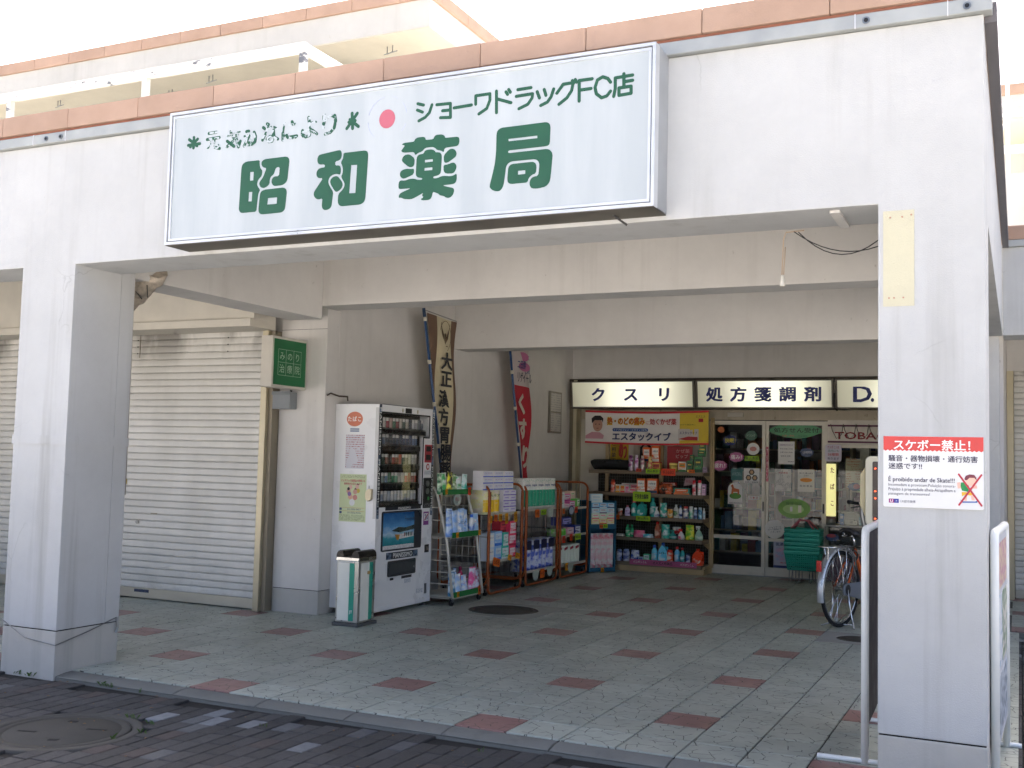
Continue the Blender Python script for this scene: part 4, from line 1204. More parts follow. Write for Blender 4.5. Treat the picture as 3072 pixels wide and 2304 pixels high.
# ------------------------------------------------------------------ shop front: lit boxes, header, doors
SHY = 8.66
def litface(name, seed):
    m, n, b = newmat(name)
    p = pos(n)
    sx = n.nodes.new('ShaderNodeSeparateXYZ'); n.links.new(p, sx.inputs[0])
    b.inputs['Base Color'].default_value = lin('d9d8b8')
    b.inputs['Roughness'].default_value = .35
    # tubes inside: bright in the middle, dull towards the ends of each box
    a1 = node(n, 'ShaderNodeMath', operation='MULTIPLY_ADD', i1=1 / 1.7375, i2=2.80 / 1.7375)
    fr_ = node(n, 'ShaderNodeMath', operation='FRACT')
    n.links.new(sx.outputs[0], a1.inputs[0]); n.links.new(a1.outputs[0], fr_.inputs[0])
    r = ramp(n, [(.02, (.14,) * 3), (.20, (.34,) * 3), (.34, (.85,) * 3), (.52, (1.0,) * 3), (.72, (.9,) * 3), (.86, (.45,) * 3), (.98, (.16,) * 3)])
    n.links.new(fr_.outputs[0], r.inputs[0])
    b.inputs['Emission Color'].default_value = lin('f4f1d8')
    mu = node(n, 'ShaderNodeMath', operation='MULTIPLY', i1=.26)
    n.links.new(r.outputs[0], mu.inputs[0]); n.links.new(mu.outputs[0], b.inputs['Emission Strength'])
    return m
LIT = litface('lit_acrylic', 0)
BOXES = [(-2.80, -1.075, 'クスリ'), (-1.065, .665, '処方箋調剤'), (.675, 2.44, 'D.P.E')]
for k, (x0, x1, s) in enumerate(BOXES):
    t = thing('light_box', ['lit cream sign box at the left end above the wall display', 'lit cream sign box over the glass doors, middle one', 'lit cream sign box cut by the right pillar, rightmost'][k], 'sign box', (0, 0, 0), group='lit sign boxes over the shop front')
    # case: face leans back towards its foot
    MB().prism([(8.40, 2.47), (8.655, 2.475), (8.655, 2.105), (8.47, 2.105), (8.455, 2.115)], x0, x1, 'x').build('case', P('6f6a5e', .55, .4, .2, name='box_case'), t)
    mb = MB()
    z0_, z1_ = 2.13, 2.455
    yf = lambda z: 8.455 + (z - 2.115) / (2.47 - 2.115) * (8.40 - 8.455) - .004
    mb.add([(x0 + .03, yf(z0_), z0_), (x1 - .03, yf(z0_), z0_), (x1 - .03, yf(z1_), z1_), (x0 + .03, yf(z1_), z1_)], [(0, 1, 2, 3)])
    mb.build('face', LIT, t)
    n_ = len(s)
    zc = 2.29
    if k == 0: xs = [-2.80 + (.155 + i * .265 + .08) * 1.725 for i in range(3)]
    elif k == 1: xs = [-1.065 + (.145 + i * .178) * 1.73 for i in range(5)]
    else: xs = [1.00, 1.115, 1.4, 1.55, 1.85]
    for i, ch in enumerate(s):
        if k == 2:
            T(t, ch, xs[i], zc if ch != '.' else 2.215, .22 if ch != '.' else .04, .19 if ch != '.' else .045, NAVY, yf(2.29) - .012, 'y', .045)
        else:
            T(t, ch, xs[i], zc, .235, .215, NAVY, yf(2.29) - .012, 'y', .05, 'em')
# thin support bracket under the boxes
MB().tube([(.67, 8.41, 2.30), (.672, 8.42, 2.12), (.70, 8.45, 2.09)], .012, 6).build('bracket', DARKM, label='black bent bracket hanging between the middle and right sign boxes', cat='bracket')
sf = thing('storefront', 'aluminium shop front with two sliding glass doors', 'storefront', (0, 0, 0))
RUST = stucco('rusty_header', 'c2b8a2', .35, '6a5844', 40, .3, .62)
MB().box(-2.73, SHY + .0, 1.975, 2.449, 8.74, 2.104).build('header', RUST, sf)
MB().box(-2.86, 8.55, -.005, -2.795, 8.66, 2.514).build('frame_post', P('8a826e', .55, .2, .2, name='bronze_frame'), sf)
MB().box(-2.794, 8.52, -.005, -2.745, 8.66, 2.50).build('frame_post', P('c9c1a2', .45, .2, .15, name='frame_cream'), sf)
MB().box(-2.86, 8.53, 2.478, 2.449, 8.635, 2.512).build('top_frame', P('4c473e', .6, .3, .2, name='top_frame_dark'), sf)
MB().box(-2.744, 8.70, -.005, -.94, 8.74, 1.974).build('side_panel', P('c9c5b9', .6, 0, .15, 3, name='grey_panel'), sf)
MB().box(-2.20, 8.695, 0, -2.195, 8.699, 1.974).build('joint', GROUT, sf)
sen = MB().box(-.696, 8.63, 2.012, -.494, 8.659, 2.069).build('door_sensor', P('c4beb0', .5, 0, .1), sf, bevel=.004)
GL = glass('door_glass', (.93, .95, .94), .014)
def leaf(x0, x1, y, mid):
    d = obj('door', None, sf, (0, 0, 0))
    st = .042
    mb = MB().box(x0, y, .008, x0 + st, y + .035, 1.965).box(x1 - st, y, .008, x1, y + .035, 1.965)
    mb.box(x0 + st, y + .001, 1.915, x1 - st, y + .034, 1.965).box(x0 + st, y + .001, .008, x1 - st, y + .034, .115).box(x0 + st, y + .001, mid - .022, x1 - st, y + .034, mid + .022)
    mb.build('frame', P('d4cebd', .42, .2, .12, name='door_alu'), d)
    MB().box(x0 + st - .002, y + .014, mid + .02, x1 - st + .002, y + .019, 1.917).build('pane', GL, d)
    MB().box(x0 + st - .002, y + .014, .113, x1 - st + .002, y + .019, mid - .02).build('pane', GL, d)
    MB().box(x1 - st + .010, y - .003, .82, x1 - .012, y - .0005, .94).build('handle', BLACK, d)
    return d
leaf(-.935, -.215, SHY + .005, .477)
leaf(-.222, .522, SHY + .045, .462)
MB().box(-.94, SHY + .0, 1.9655, .56, 8.74, 1.974).build('track', DARKM, sf)
MB().box(-.94, SHY + .0, -.005, .56, 8.75, .006).build('sill', STEEL, sf)
MB().box(.523, SHY + .002, .0, .560, 8.74, 1.965).build('jamb', P('d4cebd', .42, .2, .12, name='door_alu'), sf)
# shop interior
INT = P('8d877a', .8, 0, .2, 2, name='interior_wall')
si = MB().box(-3.0, 8.91, -.02, 2.449, 12.0, -.005).build('shop_floor', P('6b6459', .5, 0, .2, 3, name='interior_floor'), kind='structure')
sw = thing('shop_interior', 'dim shop interior walls behind the glass doors', 'shop interior', (0, 0, 0))
MB().box(-3.0, 12.0, -.02, 2.6, 12.1, 2.6).build('back_wall', INT, sw)
MB().box(-3.1, 8.92, -.02, -3.0, 12.0, 2.6).build('side_wall', INT, sw)
MB().box(2.6, 8.92, -.02, 2.7, 12.0, 2.6).build('side_wall', INT, sw)
MB().box(-3.0, 8.91, 2.55, 2.6, 12.0, 2.6).build('ceiling', INT, sw)
MB().box(-2.99, 8.745, -.005, -.941, 8.90, 2.51).build('front_partition', INT, sw)
def merch(label, x0, x1, y, zs, seed):
    random.seed(seed)
    t = thing('merchandise_shelf', label, 'shelf', (0, 0, 0))
    fm = MB()
    cols = ['8a3030', '2f6a3a', 'c9b23a', '2f4f8a', 'cfcac0', 'b86a2a', '6a8fae', 'd8d4c8', '7a4a6a', '3a7a78']
    gm_ = [MB() for _ in cols]
    for z in zs:
        fm.box(x0, y, z - .02, x1, y + .35, z)
        x = x0 + .02
        while x < x1 - .12:
            w = random.uniform(.05, .13); h = random.uniform(.10, .27)
            if random.random() < .9: gm_[random.randrange(len(cols))].box(x, y + .02, z + .001, x + w - .006, y + .2, z + h)
            x += w
    fm.box(x0 - .03, y, 0, x0, y + .36, zs[-1] + .4).box(x1, y, 0, x1 + .03, y + .36, zs[-1] + .4)
    fm.build('frame', P('b5ab94', .6, 0, .1), t)
    for c, g in zip(cols, gm_):
        if g.f: g.build('goods', P(c, .5, 0, .3, 20), t, kind='stuff', recalc=False)
    return t
merch('long back shelf of goods seen through the left door', -1.6, .1, 11.5, [.25, .6, .95, 1.3, 1.65], 1)
merch('back shelf of goods seen through the right door', .25, 2.3, 11.5, [.25, .6, .95, 1.3, 1.65], 2)
merch('low gondola shelf of goods just inside the left door', -1.2, -.35, 9.9, [.2, .5, .8], 3)
merch('low gondola shelf of goods just inside the right door', -.15, .55, 10.3, [.2, .5, .8, 1.1], 4)

# ------------------------------------------------------------------ papers and stickers on the glass
def sticker(name, label, poly, mat, y=SHY, cat='sticker', t=.0012, group=None):
    o = thing(name, label, cat, (0, 0, 0), 0, group)
    flat('sheet', poly, y - .0005, mat, o, t=t)
    return o
GY = SHY + .019 - .0   # left leaf glass face
GLf = SHY + .005 + .014
GRf = SHY + .045 + .014
PAPER = P('e6e4de', .7, 0, .06, name='paper')
s = sticker('sticker', 'blue scalloped sticker with yellow lettering on the left door', cloud(-.670, 1.711, .092, .068), P('24306e', .4, 0, .1), GLf)
T(s, '快眠！', -.668, 1.711, .14, .06, P('e2d23a', .5, 0, 0), GLf - .002, bold=.03)
s = sticker('sticker', 'dark green scalloped sticker at the top of the left door', cloud(-.399, 1.778, .078, .068), P('2f5a44', .4, 0, .1), GLf)
T(s, 'ドリンク', -.399, 1.778, .11, .03, P('9ac0a4', .5, 0, 0), GLf - .002)
s = sticker('sticker', 'round white sticker on the left door', ell(-.372, 1.606, .08, .077), PAPER, GLf)
flat('mark', cloud(-.372, 1.606, .045, .03), GLf - .002, P('c98a80', .5, 0, .1), s, t=.0006)
s = sticker('sticker', 'pink scalloped sticker in the middle of the left door', cloud(-.588, 1.498, .097, .064), P('c26a9a', .4, 0, .1), GLf)
T(s, '痛み！', -.588, 1.498, .14, .06, INKW, GLf - .002, bold=.02)
s = sticker('sticker', 'pink scalloped sticker at the left edge of the left door', cloud(-.802, 1.384, .098, .067), P('c76f9c', .4, 0, .1), GLf)
T(s, '疲れ！', -.802, 1.384, .14, .06, INKW, GLf - .002, bold=.02)
NEONG = P('a9d42a', .55, 0, .06, name='neon_green')
NEONO = P('e8701c', .55, 0, .06, name='neon_orange')
NEONR = P('e0481e', .55, 0, .06, name='neon_red')
s = sticker('price_card', 'neon green tax-included card on the left door', rect(-.479, 1.453, -.296, 1.515), NEONG, GLf, 'card')
T(s, '税込表示', -.388, 1.484, .165, .045, INKB, GLf - .002, bold=.01)
s = sticker('sticker', 'teal square sticker above the animal sticker on the left door', rrect(-.656, 1.201, -.505, 1.348, .012), P('2f6f6c', .4, 0, .2), GLf)
flat('print_block', rect(-.640, 1.26, -.52, 1.30), GLf - .002, printlines('pl_teal', '2f6f6c', 'b7d6d0', .012, .8), s, t=.0005)
s = sticker('sticker', 'white square sticker with three dark hexagons on the left door', rect(-.488, 1.169, -.289, 1.359), PAPER, GLf)
for cx, cz in ((-.388, 1.310), (-.428, 1.238), (-.348, 1.238)):
    flat('hexagon', ell(cx, cz, .038, .040, 6), GLf - .002, P('2c2620', .4, 0, 0), s, t=.0005)
    flat('hexagon_core', ell(cx, cz, .022, .024, 6), GLf - .0028, P('c9a070', .4, 0, 0), s, t=.0005)
T(s, '医薬分業推進', -.388, 1.183, .17, .018, INKB, GLf - .002)
s = sticker('sticker', 'arched white sticker with an orange animal on the left door', [(-.691, .896), (-.502, .896), (-.502, 1.09)] + [(-.5965 + .0945 * math.cos(math.radians(a)), 1.09 + .08 * math.sin(math.radians(a))) for a in range(15, 166, 15)] + [(-.691, 1.09)], PAPER, GLf)
flat('picture', ell(-.597, 1.0, .075, .04), GLf - .002, P('5f9a3a', .5, 0, .2), s, t=.0005)
flat('picture', [(-.650, 1.03), (-.640, 1.10), (-.655, 1.13), (-.630, 1.15), (-.610, 1.10), (-.545, 1.085), (-.545, 1.02), (-.565, 1.02), (-.57, 1.05), (-.62, 1.05), (-.625, 1.02)], GLf - .0028, P('c9682a', .5, 0, .2), s, t=.0005)
T(s, '動物用医薬品販売', -.597, .91, .15, .015, INKB, GLf - .002)
s = sticker('sticker', 'small white strip sticker low on the left door', rect(-.431, .961, -.288, 1.010), PAPER, GLf)
T(s, '浅 ● 薬', -.36, .985, .11, .03, P('9a3a34', .5, 0, 0), GLf - .002)
s = sticker('sticker', 'round orange sticker at the top left of the left door', ell(-.79, 1.848, .045, .041), P('b8621c', .4, 0, .3), GLf)
s = sticker('sticker', 'long green lens-shaped sticker across the top of the right door', [(-.189 + .69 * k / 24, 1.848 + .100 * math.sin(PI * k / 24) ** .75) for k in range(25)] + [(-.189 + .69 * k / 24, 1.848 - .100 * math.sin(PI * k / 24) ** .75) for k in range(23, 0, -1)], P('4f9a62', .4, 0, .1), GRf)
T(s, '処方せん受付', .160, 1.852, .56, .062, INKB, GRf - .002, bold=.012)
T(s, '広島・薬局', .06, 1.915, .15, .022, P('b84a3a', .5, 0, 0), GRf - .002); T(s, '全国 病院', .24, 1.918, .12, .02, P('2f5a3c', .5, 0, 0), GRf - .002)
T(s, '広島・薬局', .06, 1.782, .15, .022, P('b84a3a', .5, 0, 0), GRf - .002); T(s, '全国 病院', .24, 1.780, .12, .02, P('2f5a3c', .5, 0, 0), GRf - .002)
PLB = printlines('pl_black', 'e2e0da', '5a5a62', .014, .55)
PLR = printlines('pl_red', 'd8d2ca', 'b05a50', .014, .5)
s = sticker('notice_paper', 'opening-hours paper high on the right door', rect(-.064, 1.422, .141, 1.707), PAPER, GRf, 'paper')
T(s, '営業時間のお知らせ', .038, 1.665, .165, .022, P('7a5a8a', .6, 0, 0), GRf - .002); T(s, '平日 9:00~19:00', .038, 1.615, .16, .018, INKV, GRf - .002); T(s, '土曜 9:00~18:00', .038, 1.572, .16, .018, INKV, GRf - .002); T(s, '定休日 日祝', .03, 1.525, .12, .02, INKV, GRf - .002); T(s, '昭和薬局', .095, 1.455, .07, .018, INKV, GRf - .002)
s = sticker('notice_paper', 'printed paper lower left on the right door', rect(-.099, 1.079, .103, 1.359), printlines('pl_black', 'e2e0da', '5a5a62', .014, .55), GRf, 'paper')
T(s, '昭和薬局', .002, 1.312, .11, .022, INKR, GRf - .002)
s = sticker('notice_paper', 'paper with an orange oval on the right door', rect(.183, 1.082, .389, 1.362), PAPER, GRf, 'paper')
T(s, '薬に立つ購入お処方', .286, 1.315, .165, .02, INKV, GRf - .002); T(s, '工夫で', .286, 1.285, .06, .018, INKV, GRf - .002); flat('oval', ell(.286, 1.23, .075, .027), GRf - .0015, P('e0962a', .5, 0, .1), s, t=.0005); T(s, 'おくすり手帳', .286, 1.23, .11, .02, INKR, GRf - .0024); T(s, '昭 和 薬 局', .286, 1.155, .15, .024, INKV, GRf - .002)
s = sticker('sticker', 'blue scalloped sticker high right on the right door', cloud(.294, 1.573, .087, .057), P('2a3f66', .4, 0, .15), GRf)
T(s, '肉体疲労時', .294, 1.575, .125, .032, P('d8d8e0', .5, 0, 0), GRf - .002)
s = sticker('sticker', 'green oval sticker low on the right door', ell(.140, .868, .20, .124), P('7fb24a', .4, 0, .2), GRf)
flat('picture', ell(.13, .86, .13, .06), GRf - .002, P('b8d888', .45, 0, .2), s, t=.0005); T(s, '健康相談', .14, .93, .2, .04, P('4a7a34', .5, 0, 0), GRf - .0028); flat('picture', rect(.09, .83, .12, .89), GRf - .0026, PAPER, s, t=.0005); flat('picture', rect(.19, .82, .23, .91), GRf - .0026, P('e8e2d0', .5, 0, 0), s, t=.0005)
s = sticker('sticker', 'round white notice disc low left on the right door', ell(-.097, .600, .125, .119), PAPER, SHY + .044, 'notice')
T(s, 'シャンプーも', -.09, .625, .15, .024, INKV, SHY + .042, rot=.12); T(s, 'すべて薬局にて', -.095, .597, .17, .024, INKV, SHY + .042, rot=.12); T(s, 'ございます', -.085, .567, .13, .022, INKV, SHY + .042, rot=.12)
s = sticker('sticker', 'narrow pink strip on the stile between the doors', rect(-.212, 1.197, -.182, 1.637), P('c25a70', .4, 0, .2), SHY + .044)
TV(s, 'アリナミン', -.197, 1.62, 1.22, .028, INKW, SHY + .042)
s = sticker('poster', 'pale blue medicine poster at the foot of the right door', rect(-.109, .119, .091, .446), P('b9bccb', .5, 0, .1), SHY + .043, 'poster')
flat('picture', rect(-.109, .119, .091, .15), SHY + .0412, P('2d3f74', .5, 0, 0), s, t=.0005); T(s, '医薬品', -.005, .415, .15, .04, P('2d3a66', .5, 0, 0), SHY + .041, bold=.02); flat('picture', rect(-.085, .21, .02, .37), SHY + .0412, pkg('c9a8c0', 'a8b4d0', 'b86a7a', 3), s, t=.0005); T(s, '薬局', .02, .185, .1, .02, INKR, SHY + .041)

# ------------------------------------------------------------------ tobacco counter to the right of the doors
tc = thing('tobacco_counter', 'white tobacco counter with glass showcase right of the doors', 'counter', (0, 0, 0))
TY = 8.60
CW = P('deDAd0', .5, 0, .1, name='counter_white')
MB().box(.505, TY, .672, 2.3, 8.95, .695).build('top', CW, tc)
MB().box(.505, TY, .33, 2.3, 8.95, .405).build('lower_panel', CW, tc)
MB().box(.505, TY, .406, .53, 8.95, .671).build('upright', CW, tc); MB().box(1.55, TY, .406, 1.57, 8.95, .671).build('upright', CW, tc)
MB().box(.53, 8.90, .406, 2.3, 8.93, .671).build('case_back', P('6f695e', .6, 0, .2), tc)
MB().box(.531, TY + .01, .407, 1.549, TY + .014, .670).build('pane', GL, tc)
MB().box(.515, TY + .03, -.005, 2.3, 8.95, .329).build('base', P('54464c', .6, 0, .25, 6, name='counter_base'), tc)
for i in range(12):
    for j in range(2):
        MB().box(.52 + i * .148, TY + .024, .02 + j * .155, .52 + i * .148 + .143, TY + .0295, .17 + j * .155).build('base_tile', P('6a545c', .35, 0, .2, 8, name='plum_tile'), tc, bevel=.002)
MB().box(.53, TY + .05, .50, 1.54, 8.89, .507).build('shelf', GL, tc)
st_ = sticker('sticker', 'blue and red scalloped sticker on the counter showcase', cloud(.625, .540, .085, .05), P('2c4a80', .4, 0, .2), TY + .009)
flat('mark', cloud(.615, .56, .055, .024), TY + .007, P('a83a48', .4, 0, .1), st_, t=.0005)
tp = thing('tobacco_sign', 'cream tobacco fascia with red capital letters above the counter', 'sign', (0, 0, 0))
MB().box(.562, TY + .02, 1.682, 2.3, TY + .06, 1.979).build('panel', P('dcd4c6', .5, 0, .25, 7, name='tob_panel'), tp)
for z in (1.700, 1.900):
    MB().box(.563, TY + .016, z, 2.3, TY + .0195, z + .022).build('stripe', P('5a2440', .5, 0, .1), tp)
T(tp, 'TOBACCO', 1.095, 1.79, .90, .085, P('8c1f24', .5, 0, .1), TY + .0185, bold=.05)
random.seed(3)
ch = MB()
for k in range(5):
    xx = .60 + k * .15
    ch.tube([(xx, TY + .0, 1.93), (xx + .02, TY - .005, 1.85), (xx + .07, TY, 1.75), (xx + .13, TY + .002, 1.80), (xx + .15, TY, 1.93)], .004, 5)
ch.build('hanging_chain', P('6b6258', .5, .6, .2), label='rusty wire garland hanging over the tobacco letters', cat='garland')
s = sticker('notice_card', 'scalloped white card with red and green writing under the tobacco fascia', rrect(.536, 1.467, .732, 1.678, .03), P('cfcad4', .6, 0, .05), TY - .004, 'card')
T(s, 'たばこは', .634, 1.645, .14, .032, P('a8324a', .5, 0, 0), TY - .006); T(s, '店内にも', .634, 1.60, .13, .03, P('3a7a6a', .5, 0, 0), TY - .006); T(s, '38種類', .634, 1.555, .13, .034, P('c03a3a', .5, 0, 0), TY - .006, bold=.01); T(s, '有ります', .634, 1.505, .14, .03, P('2a2a5a', .5, 0, 0), TY - .006)
lt_ = thing('tube_lamp', 'lit yellow tube lamp with red lettering beside the right door', 'lamp', (.612, 8.58, 0))
MB().lathe([(.058, .80), (.058, 1.44)], 20).build('tube', emit('ece49c', .19, 'tube_yellow'), lt_)
MB().lathe([(.058, .695), (.058, .80)], 16).lathe([(.058, 1.44), (.058, 1.466)], 16).build('cap', P('9a958c', .4, .6, .1), lt_)
MB().lathe([(.0590, .775), (.0590, .782)], 16).lathe([(.0590, .795), (.0590, .80)], 16).build('band', P('7a2a34', .5, 0, 0), lt_)
for k, chx in enumerate('たばこ'):
    T(lt_, chx, .022, 1.36 - k * .2, .055, .085, P('8c2430', .5, 0, 0), -.060, fit='em', bold=.02)
# things on and behind the counter
random.seed(6)
for k, (x0, x1, z1, c1, c2, lbl) in enumerate([(.70, .745, .83, '2a6fae', 'e8e8e8', 'small blue carton at the left end of the tobacco counter'), (.76, .87, .76, 'c9c2ae', 'a8a090', 'low beige carton on the tobacco counter'), (.87, .905, .75, 'd5cfbd', 'a8a090', 'narrow cream carton on the tobacco counter'), (.925, .965, .80, '9fb8c0', '6a8a98', 'tall pale blue carton on the tobacco counter')]):
    t = thing('carton', lbl, 'carton', ((x0 + x1) / 2, 8.72, .695))
    w = (x1 - x0)
    MB().box(-w / 2, -.03, 0, w / 2, .03, z1 - .695).build('body', P(c1, .5, 0, .1), t, bevel=.002)
    flat('print', rect(-w * .35, .02, w * .35, (z1 - .695) * .8), -.0302, pkg(c1, c2, '404040', k), t, t=.0008)
mc = thing('printer', 'flat pale office machine on the tobacco counter', 'machine', (.84, 8.80, .70))
MB().box(-.13, -.05, .001, .15, .15, .135).build('body', P('b9b3a5', .5, 0, .1), mc, bevel=.006)
MB().box(-.132, -.052, .136, .152, .15, .15).build('lid', P('c8c3b6', .5, 0, .1), mc, bevel=.003)
MB().box(.06, -.0535, .139, .10, -.0525, .147).build('button', BLACK, mc)
s = sticker('notice_paper', 'beige printed paper with red headings behind the counter glass', rect(.752, 1.129, .950, 1.509), printlines('pl_beige', 'b3aa94', 'a06a58', .03, .6), 8.80, 'paper')
T(s, '未成年者への販売', .85, 1.475, .16, .022, P('a8503c', .5, 0, 0), 8.798); T(s, '喫煙は二十歳から', .85, 1.435, .16, .022, P('a8503c', .5, 0, 0), 8.798)
s = sticker('sticker', 'blue and red oval sticker on the paper behind the counter', cloud(.856, 1.163, .08, .05), P('27406e', .4, 0, .15), 8.797)
flat('mark', ell(.885, 1.168, .04, .032), 8.795, P('8c2a34', .5, 0, 0), s, t=.0005)
cw = thing('counter_window', 'sliding counter window frame above the tobacco counter', 'window', (0, 0, 0))
MB().box(.562, 8.66, 1.64, 2.3, 8.70, 1.681).box(1.60, 8.66, .696, 1.64, 8.70, 1.64).build('frame', P('d4cebd', .42, .2, .12, name='door_alu'), cw)
MB().box(.675, 8.675, .697, 1.60, 8.68, 1.64).build('pane', GL, cw)
merch('crowded tobacco shelf behind the counter window', .75, 2.2, 9.4, [.8, 1.1, 1.4], 5)
# banner over the wall display
bn = thing('cloth_banner', 'white cold-medicine banner with red borders hung above the wall display', 'banner', (0, 0, 0))
BY = 8.33
def cloth(name, x0, x1, z0, z1, mat, nx=26, nz=6, dy=0.0):
    vs = []; fs = []
    for j in range(nz + 1):
        for i in range(nx + 1):
            u, w = i / nx, j / nz
            x = x0 + (x1 - x0) * u; z = z0 + (z1 - z0) * w
            z -= .018 * math.sin(PI * (x + 2.55) / 1.70)
            vs.append((x, BY - dy + .010 * math.sin(7 * x) + .004 * math.sin(23 * x + 9 * z), z))
    for j in range(nz):
        for i in range(nx):
            o = j * (nx + 1) + i
            fs.append((o, o + 1, o + nx + 2, o + nx + 1))
    return MB().add(vs, fs, 0, True).build(name, mat, bn, recalc=False)
CLO = P('e4e0da', .8, 0, .08, 4, name='banner_cloth')
cloth('cloth', -2.545, -.862, 1.668, 2.052, CLO)
cloth('red_border', -2.545, -.862, 1.643, 1.667, P('cc333b', .8, 0, .08, name='banner_red'), nz=1)
cloth('red_border', -2.545, -.862, 2.053, 2.078, P('cc333b', .8, 0, .08, name='banner_red'), nz=1)
cloth('yellow_corner', -1.24, -.862, 1.668, 2.052, P('dcc044', .8, 0, .1, name='banner_yellow'), 8, 6, .003)
BT = BY - .018
T(bn, '熱・のどの痛み', -1.965, 1.935, .53, .105, P('d8b82a', .6, 0, 0), BT + .002, bold=.07)
T(bn, '熱・のどの痛み', -1.965, 1.935, .51, .09, P('b8352a', .6, 0, 0), BT - .0012, bold=.022)
T(bn, 'に', -1.67, 1.915, .04, .045, P('b8352a', .6, 0, 0), BT)
T(bn, '効くかぜ薬', -1.46, 1.93, .36, .08, P('b03a3a', .6, 0, 0), BT, bold=.03)
flat('blue_pill', rrect(-2.15, 1.800, -1.66, 1.842, .02), BT + .004, P('2c4f8c', .6, 0, .05), bn, t=.001)
T(bn, 'イブプロフェン・ビタミンC配合', -1.905, 1.821, .46, .026, INKW, BT + .002)
T(bn, 'エスタックイブ', -1.75, 1.735, .80, .105, P('26305e', .6, 0, 0), BT, bold=.05)
flat('product_box', rect(-1.255, 1.695, -.99, 1.840), BT + .004, P('c9c2bc', .6, 0, .05), bn, t=.001)
flat('product_stripe', [(-1.255, 1.71), (-1.16, 1.695), (-1.0, 1.695), (-1.0, 1.74), (-1.12, 1.745)], BT + .002, P('b02f34', .6, 0, 0), bn, t=.001)
T(bn, 'エスタックイブ', -1.12, 1.79, .23, .038, P('26305e', .6, 0, 0), BT - .001, bold=.02)
T(bn, 'エスエス', -.965, 2.0, .12, .025, INKB, BT); flat('product_box', rect(-.99, 1.93, -.93, 1.975), BT + .003, P('b0282e', .6, 0, 0), bn, t=.001)
T(bn, 'かぜの諸症状に', -1.13, 1.895, .2, .02, P('5a5020', .6, 0, 0), BT)
# printed portrait of a person in pink, no likeness
flat('portrait', [(-2.53, 1.70), (-2.28, 1.70), (-2.27, 1.745), (-2.33, 1.785), (-2.44, 1.79), (-2.53, 1.74)], BT + .004, P('cf9aa4', .7, 0, .1), bn, t=.001)
flat('portrait', ell(-2.36, 1.885, .068, .09), BT + .003, P('b98e78', .7, 0, .1), bn, t=.001)
flat('portrait', [(-2.44, 1.90), (-2.445, 1.97), (-2.40, 2.005), (-2.32, 2.005), (-2.28, 1.97), (-2.285, 1.91), (-2.30, 1.945), (-2.40, 1.945)], BT + .001, P('241f1e', .7, 0, .1), bn, t=.001)
flat('portrait', ell(-2.385, 1.892, .012, .006, 10), BT + .0008, INKB, bn, t=.0005); flat('portrait', ell(-2.335, 1.892, .012, .006, 10), BT + .0008, INKB, bn, t=.0005); flat('portrait', ell(-2.36, 1.838, .02, .006, 10), BT + .0008, P('8c4a44', .6, 0, 0), bn, t=.0005)
# ------------------------------------------------------------------ cigarette vending machine (its front looks along +X)
vm = thing('vending_machine', 'white cigarette vending machine against the side wall', 'vending machine', (-2.63, 3.47, 0))
# local: x -0.225..0.235 (front at +x), y -0.505..0.505
VW = P('e8e8e6', .3, 0, .05, 4, name='vend_white')
VX = .232
MB().box(-.225, -.50, .05, .115, .50, 1.86).box(.1152, -.50, .05, .20, .50, .95).box(.1152, -.50, 1.80, .20, .50, 1.86).box(.1152, -.50, .9502, .20, -.455, 1.7998).box(.1152, .405, .9502, .20, .50, 1.7998).build('body', VW, vm)
# front door: ring of panels leaving the display window free
yl, yr_ = -.50, .50
W0, W1, WZ0, WZ1 = -.45, .40, .955, 1.79     # window
NYc, NZc = .29, 1.585                      # coin side notch
fd = MB().box(.2005, yl, 1.795, VX, yr_, 1.86).box(.2005, yl, .955, VX, W0 - .0, 1.795).box(.2005, W1, NZc, VX, yr_, 1.795).box(.2005, NYc, .955, VX, yr_, NZc).box(.2005, yl, .06, VX, yr_, .955)
fd.build('front_door', VW, vm)
MB().box(.2005, yl + .002, .052, VX - .01, yr_ - .002, .059).build('kick_strip', P('2a3a6c', .5, 0, .1), vm)
kp = MB().box(.2005, yl, .035, VX + .006, yr_, .082).build('kick_plate', VW, vm, bevel=.004)
dc = obj('display_case', None, vm, (0, 0, 0))
MB().box(.12, W0, WZ0, .125, W1, WZ1).build('case_back', P('2c2a28', .5, .2, .2), dc)
mb = MB()
ring = [(W0, WZ0), (NYc, WZ0), (NYc, NZc), (W1, NZc), (W1, WZ1), (W0, WZ1)]
stroke = [(a_, b_) for a_, b_ in ring] + [ring[0]]
stroke_poly(mb, stroke, .014, VX + .0005, axis='x', t=.004)
mb.build('window_trim', BLACK, dc)
random.seed(21)
rows = [(1.655, ['1a1a1a', 'c9c4bc', 'a8323a', 'c9a89a', '3a6a4a', '8a3030', 'c8c0b0', '2a4a34', 'b8b0a0', '303840', 'c9c9c9', '9a9a9a', '505860', '8a9098']),
        (1.505, ['22252a', '5a6a80', '30343c', '1c2430', '22303f', '2c3a50', '1e2c44', '2a3c58', '30405a', '3a4c68', '5a7090', '4a6890']),
        (1.328, ['3a5a48', '2a3a2c', '8a4a34', '3c2a24', 'a8402c', '9a5a30', 'b8502c', '2f4a3a', '8a8a80', 'b0b0a8', 'b8b8b0', 'a8a8a0']),
        (1.160, ['7f9a8a', '8a9a90', '6a8aa0', '4a7a5a', '3a8a5a', '7ab08a', 'b8b4a8', 'c4c0b0', 'b8524a', '8a3a2a', '7a2a2a', 'b8442c']),
        (.995, ['8a96a8', '98a2b0', 'b8b8b4', 'b0b8c0', 'c4c4c4', 'b8c0c8', 'c8c8c8', 'd0d0cc', '8a92a0', '9aa2ae', 'a8b0b8', '98a0ac'])]
pk = {}
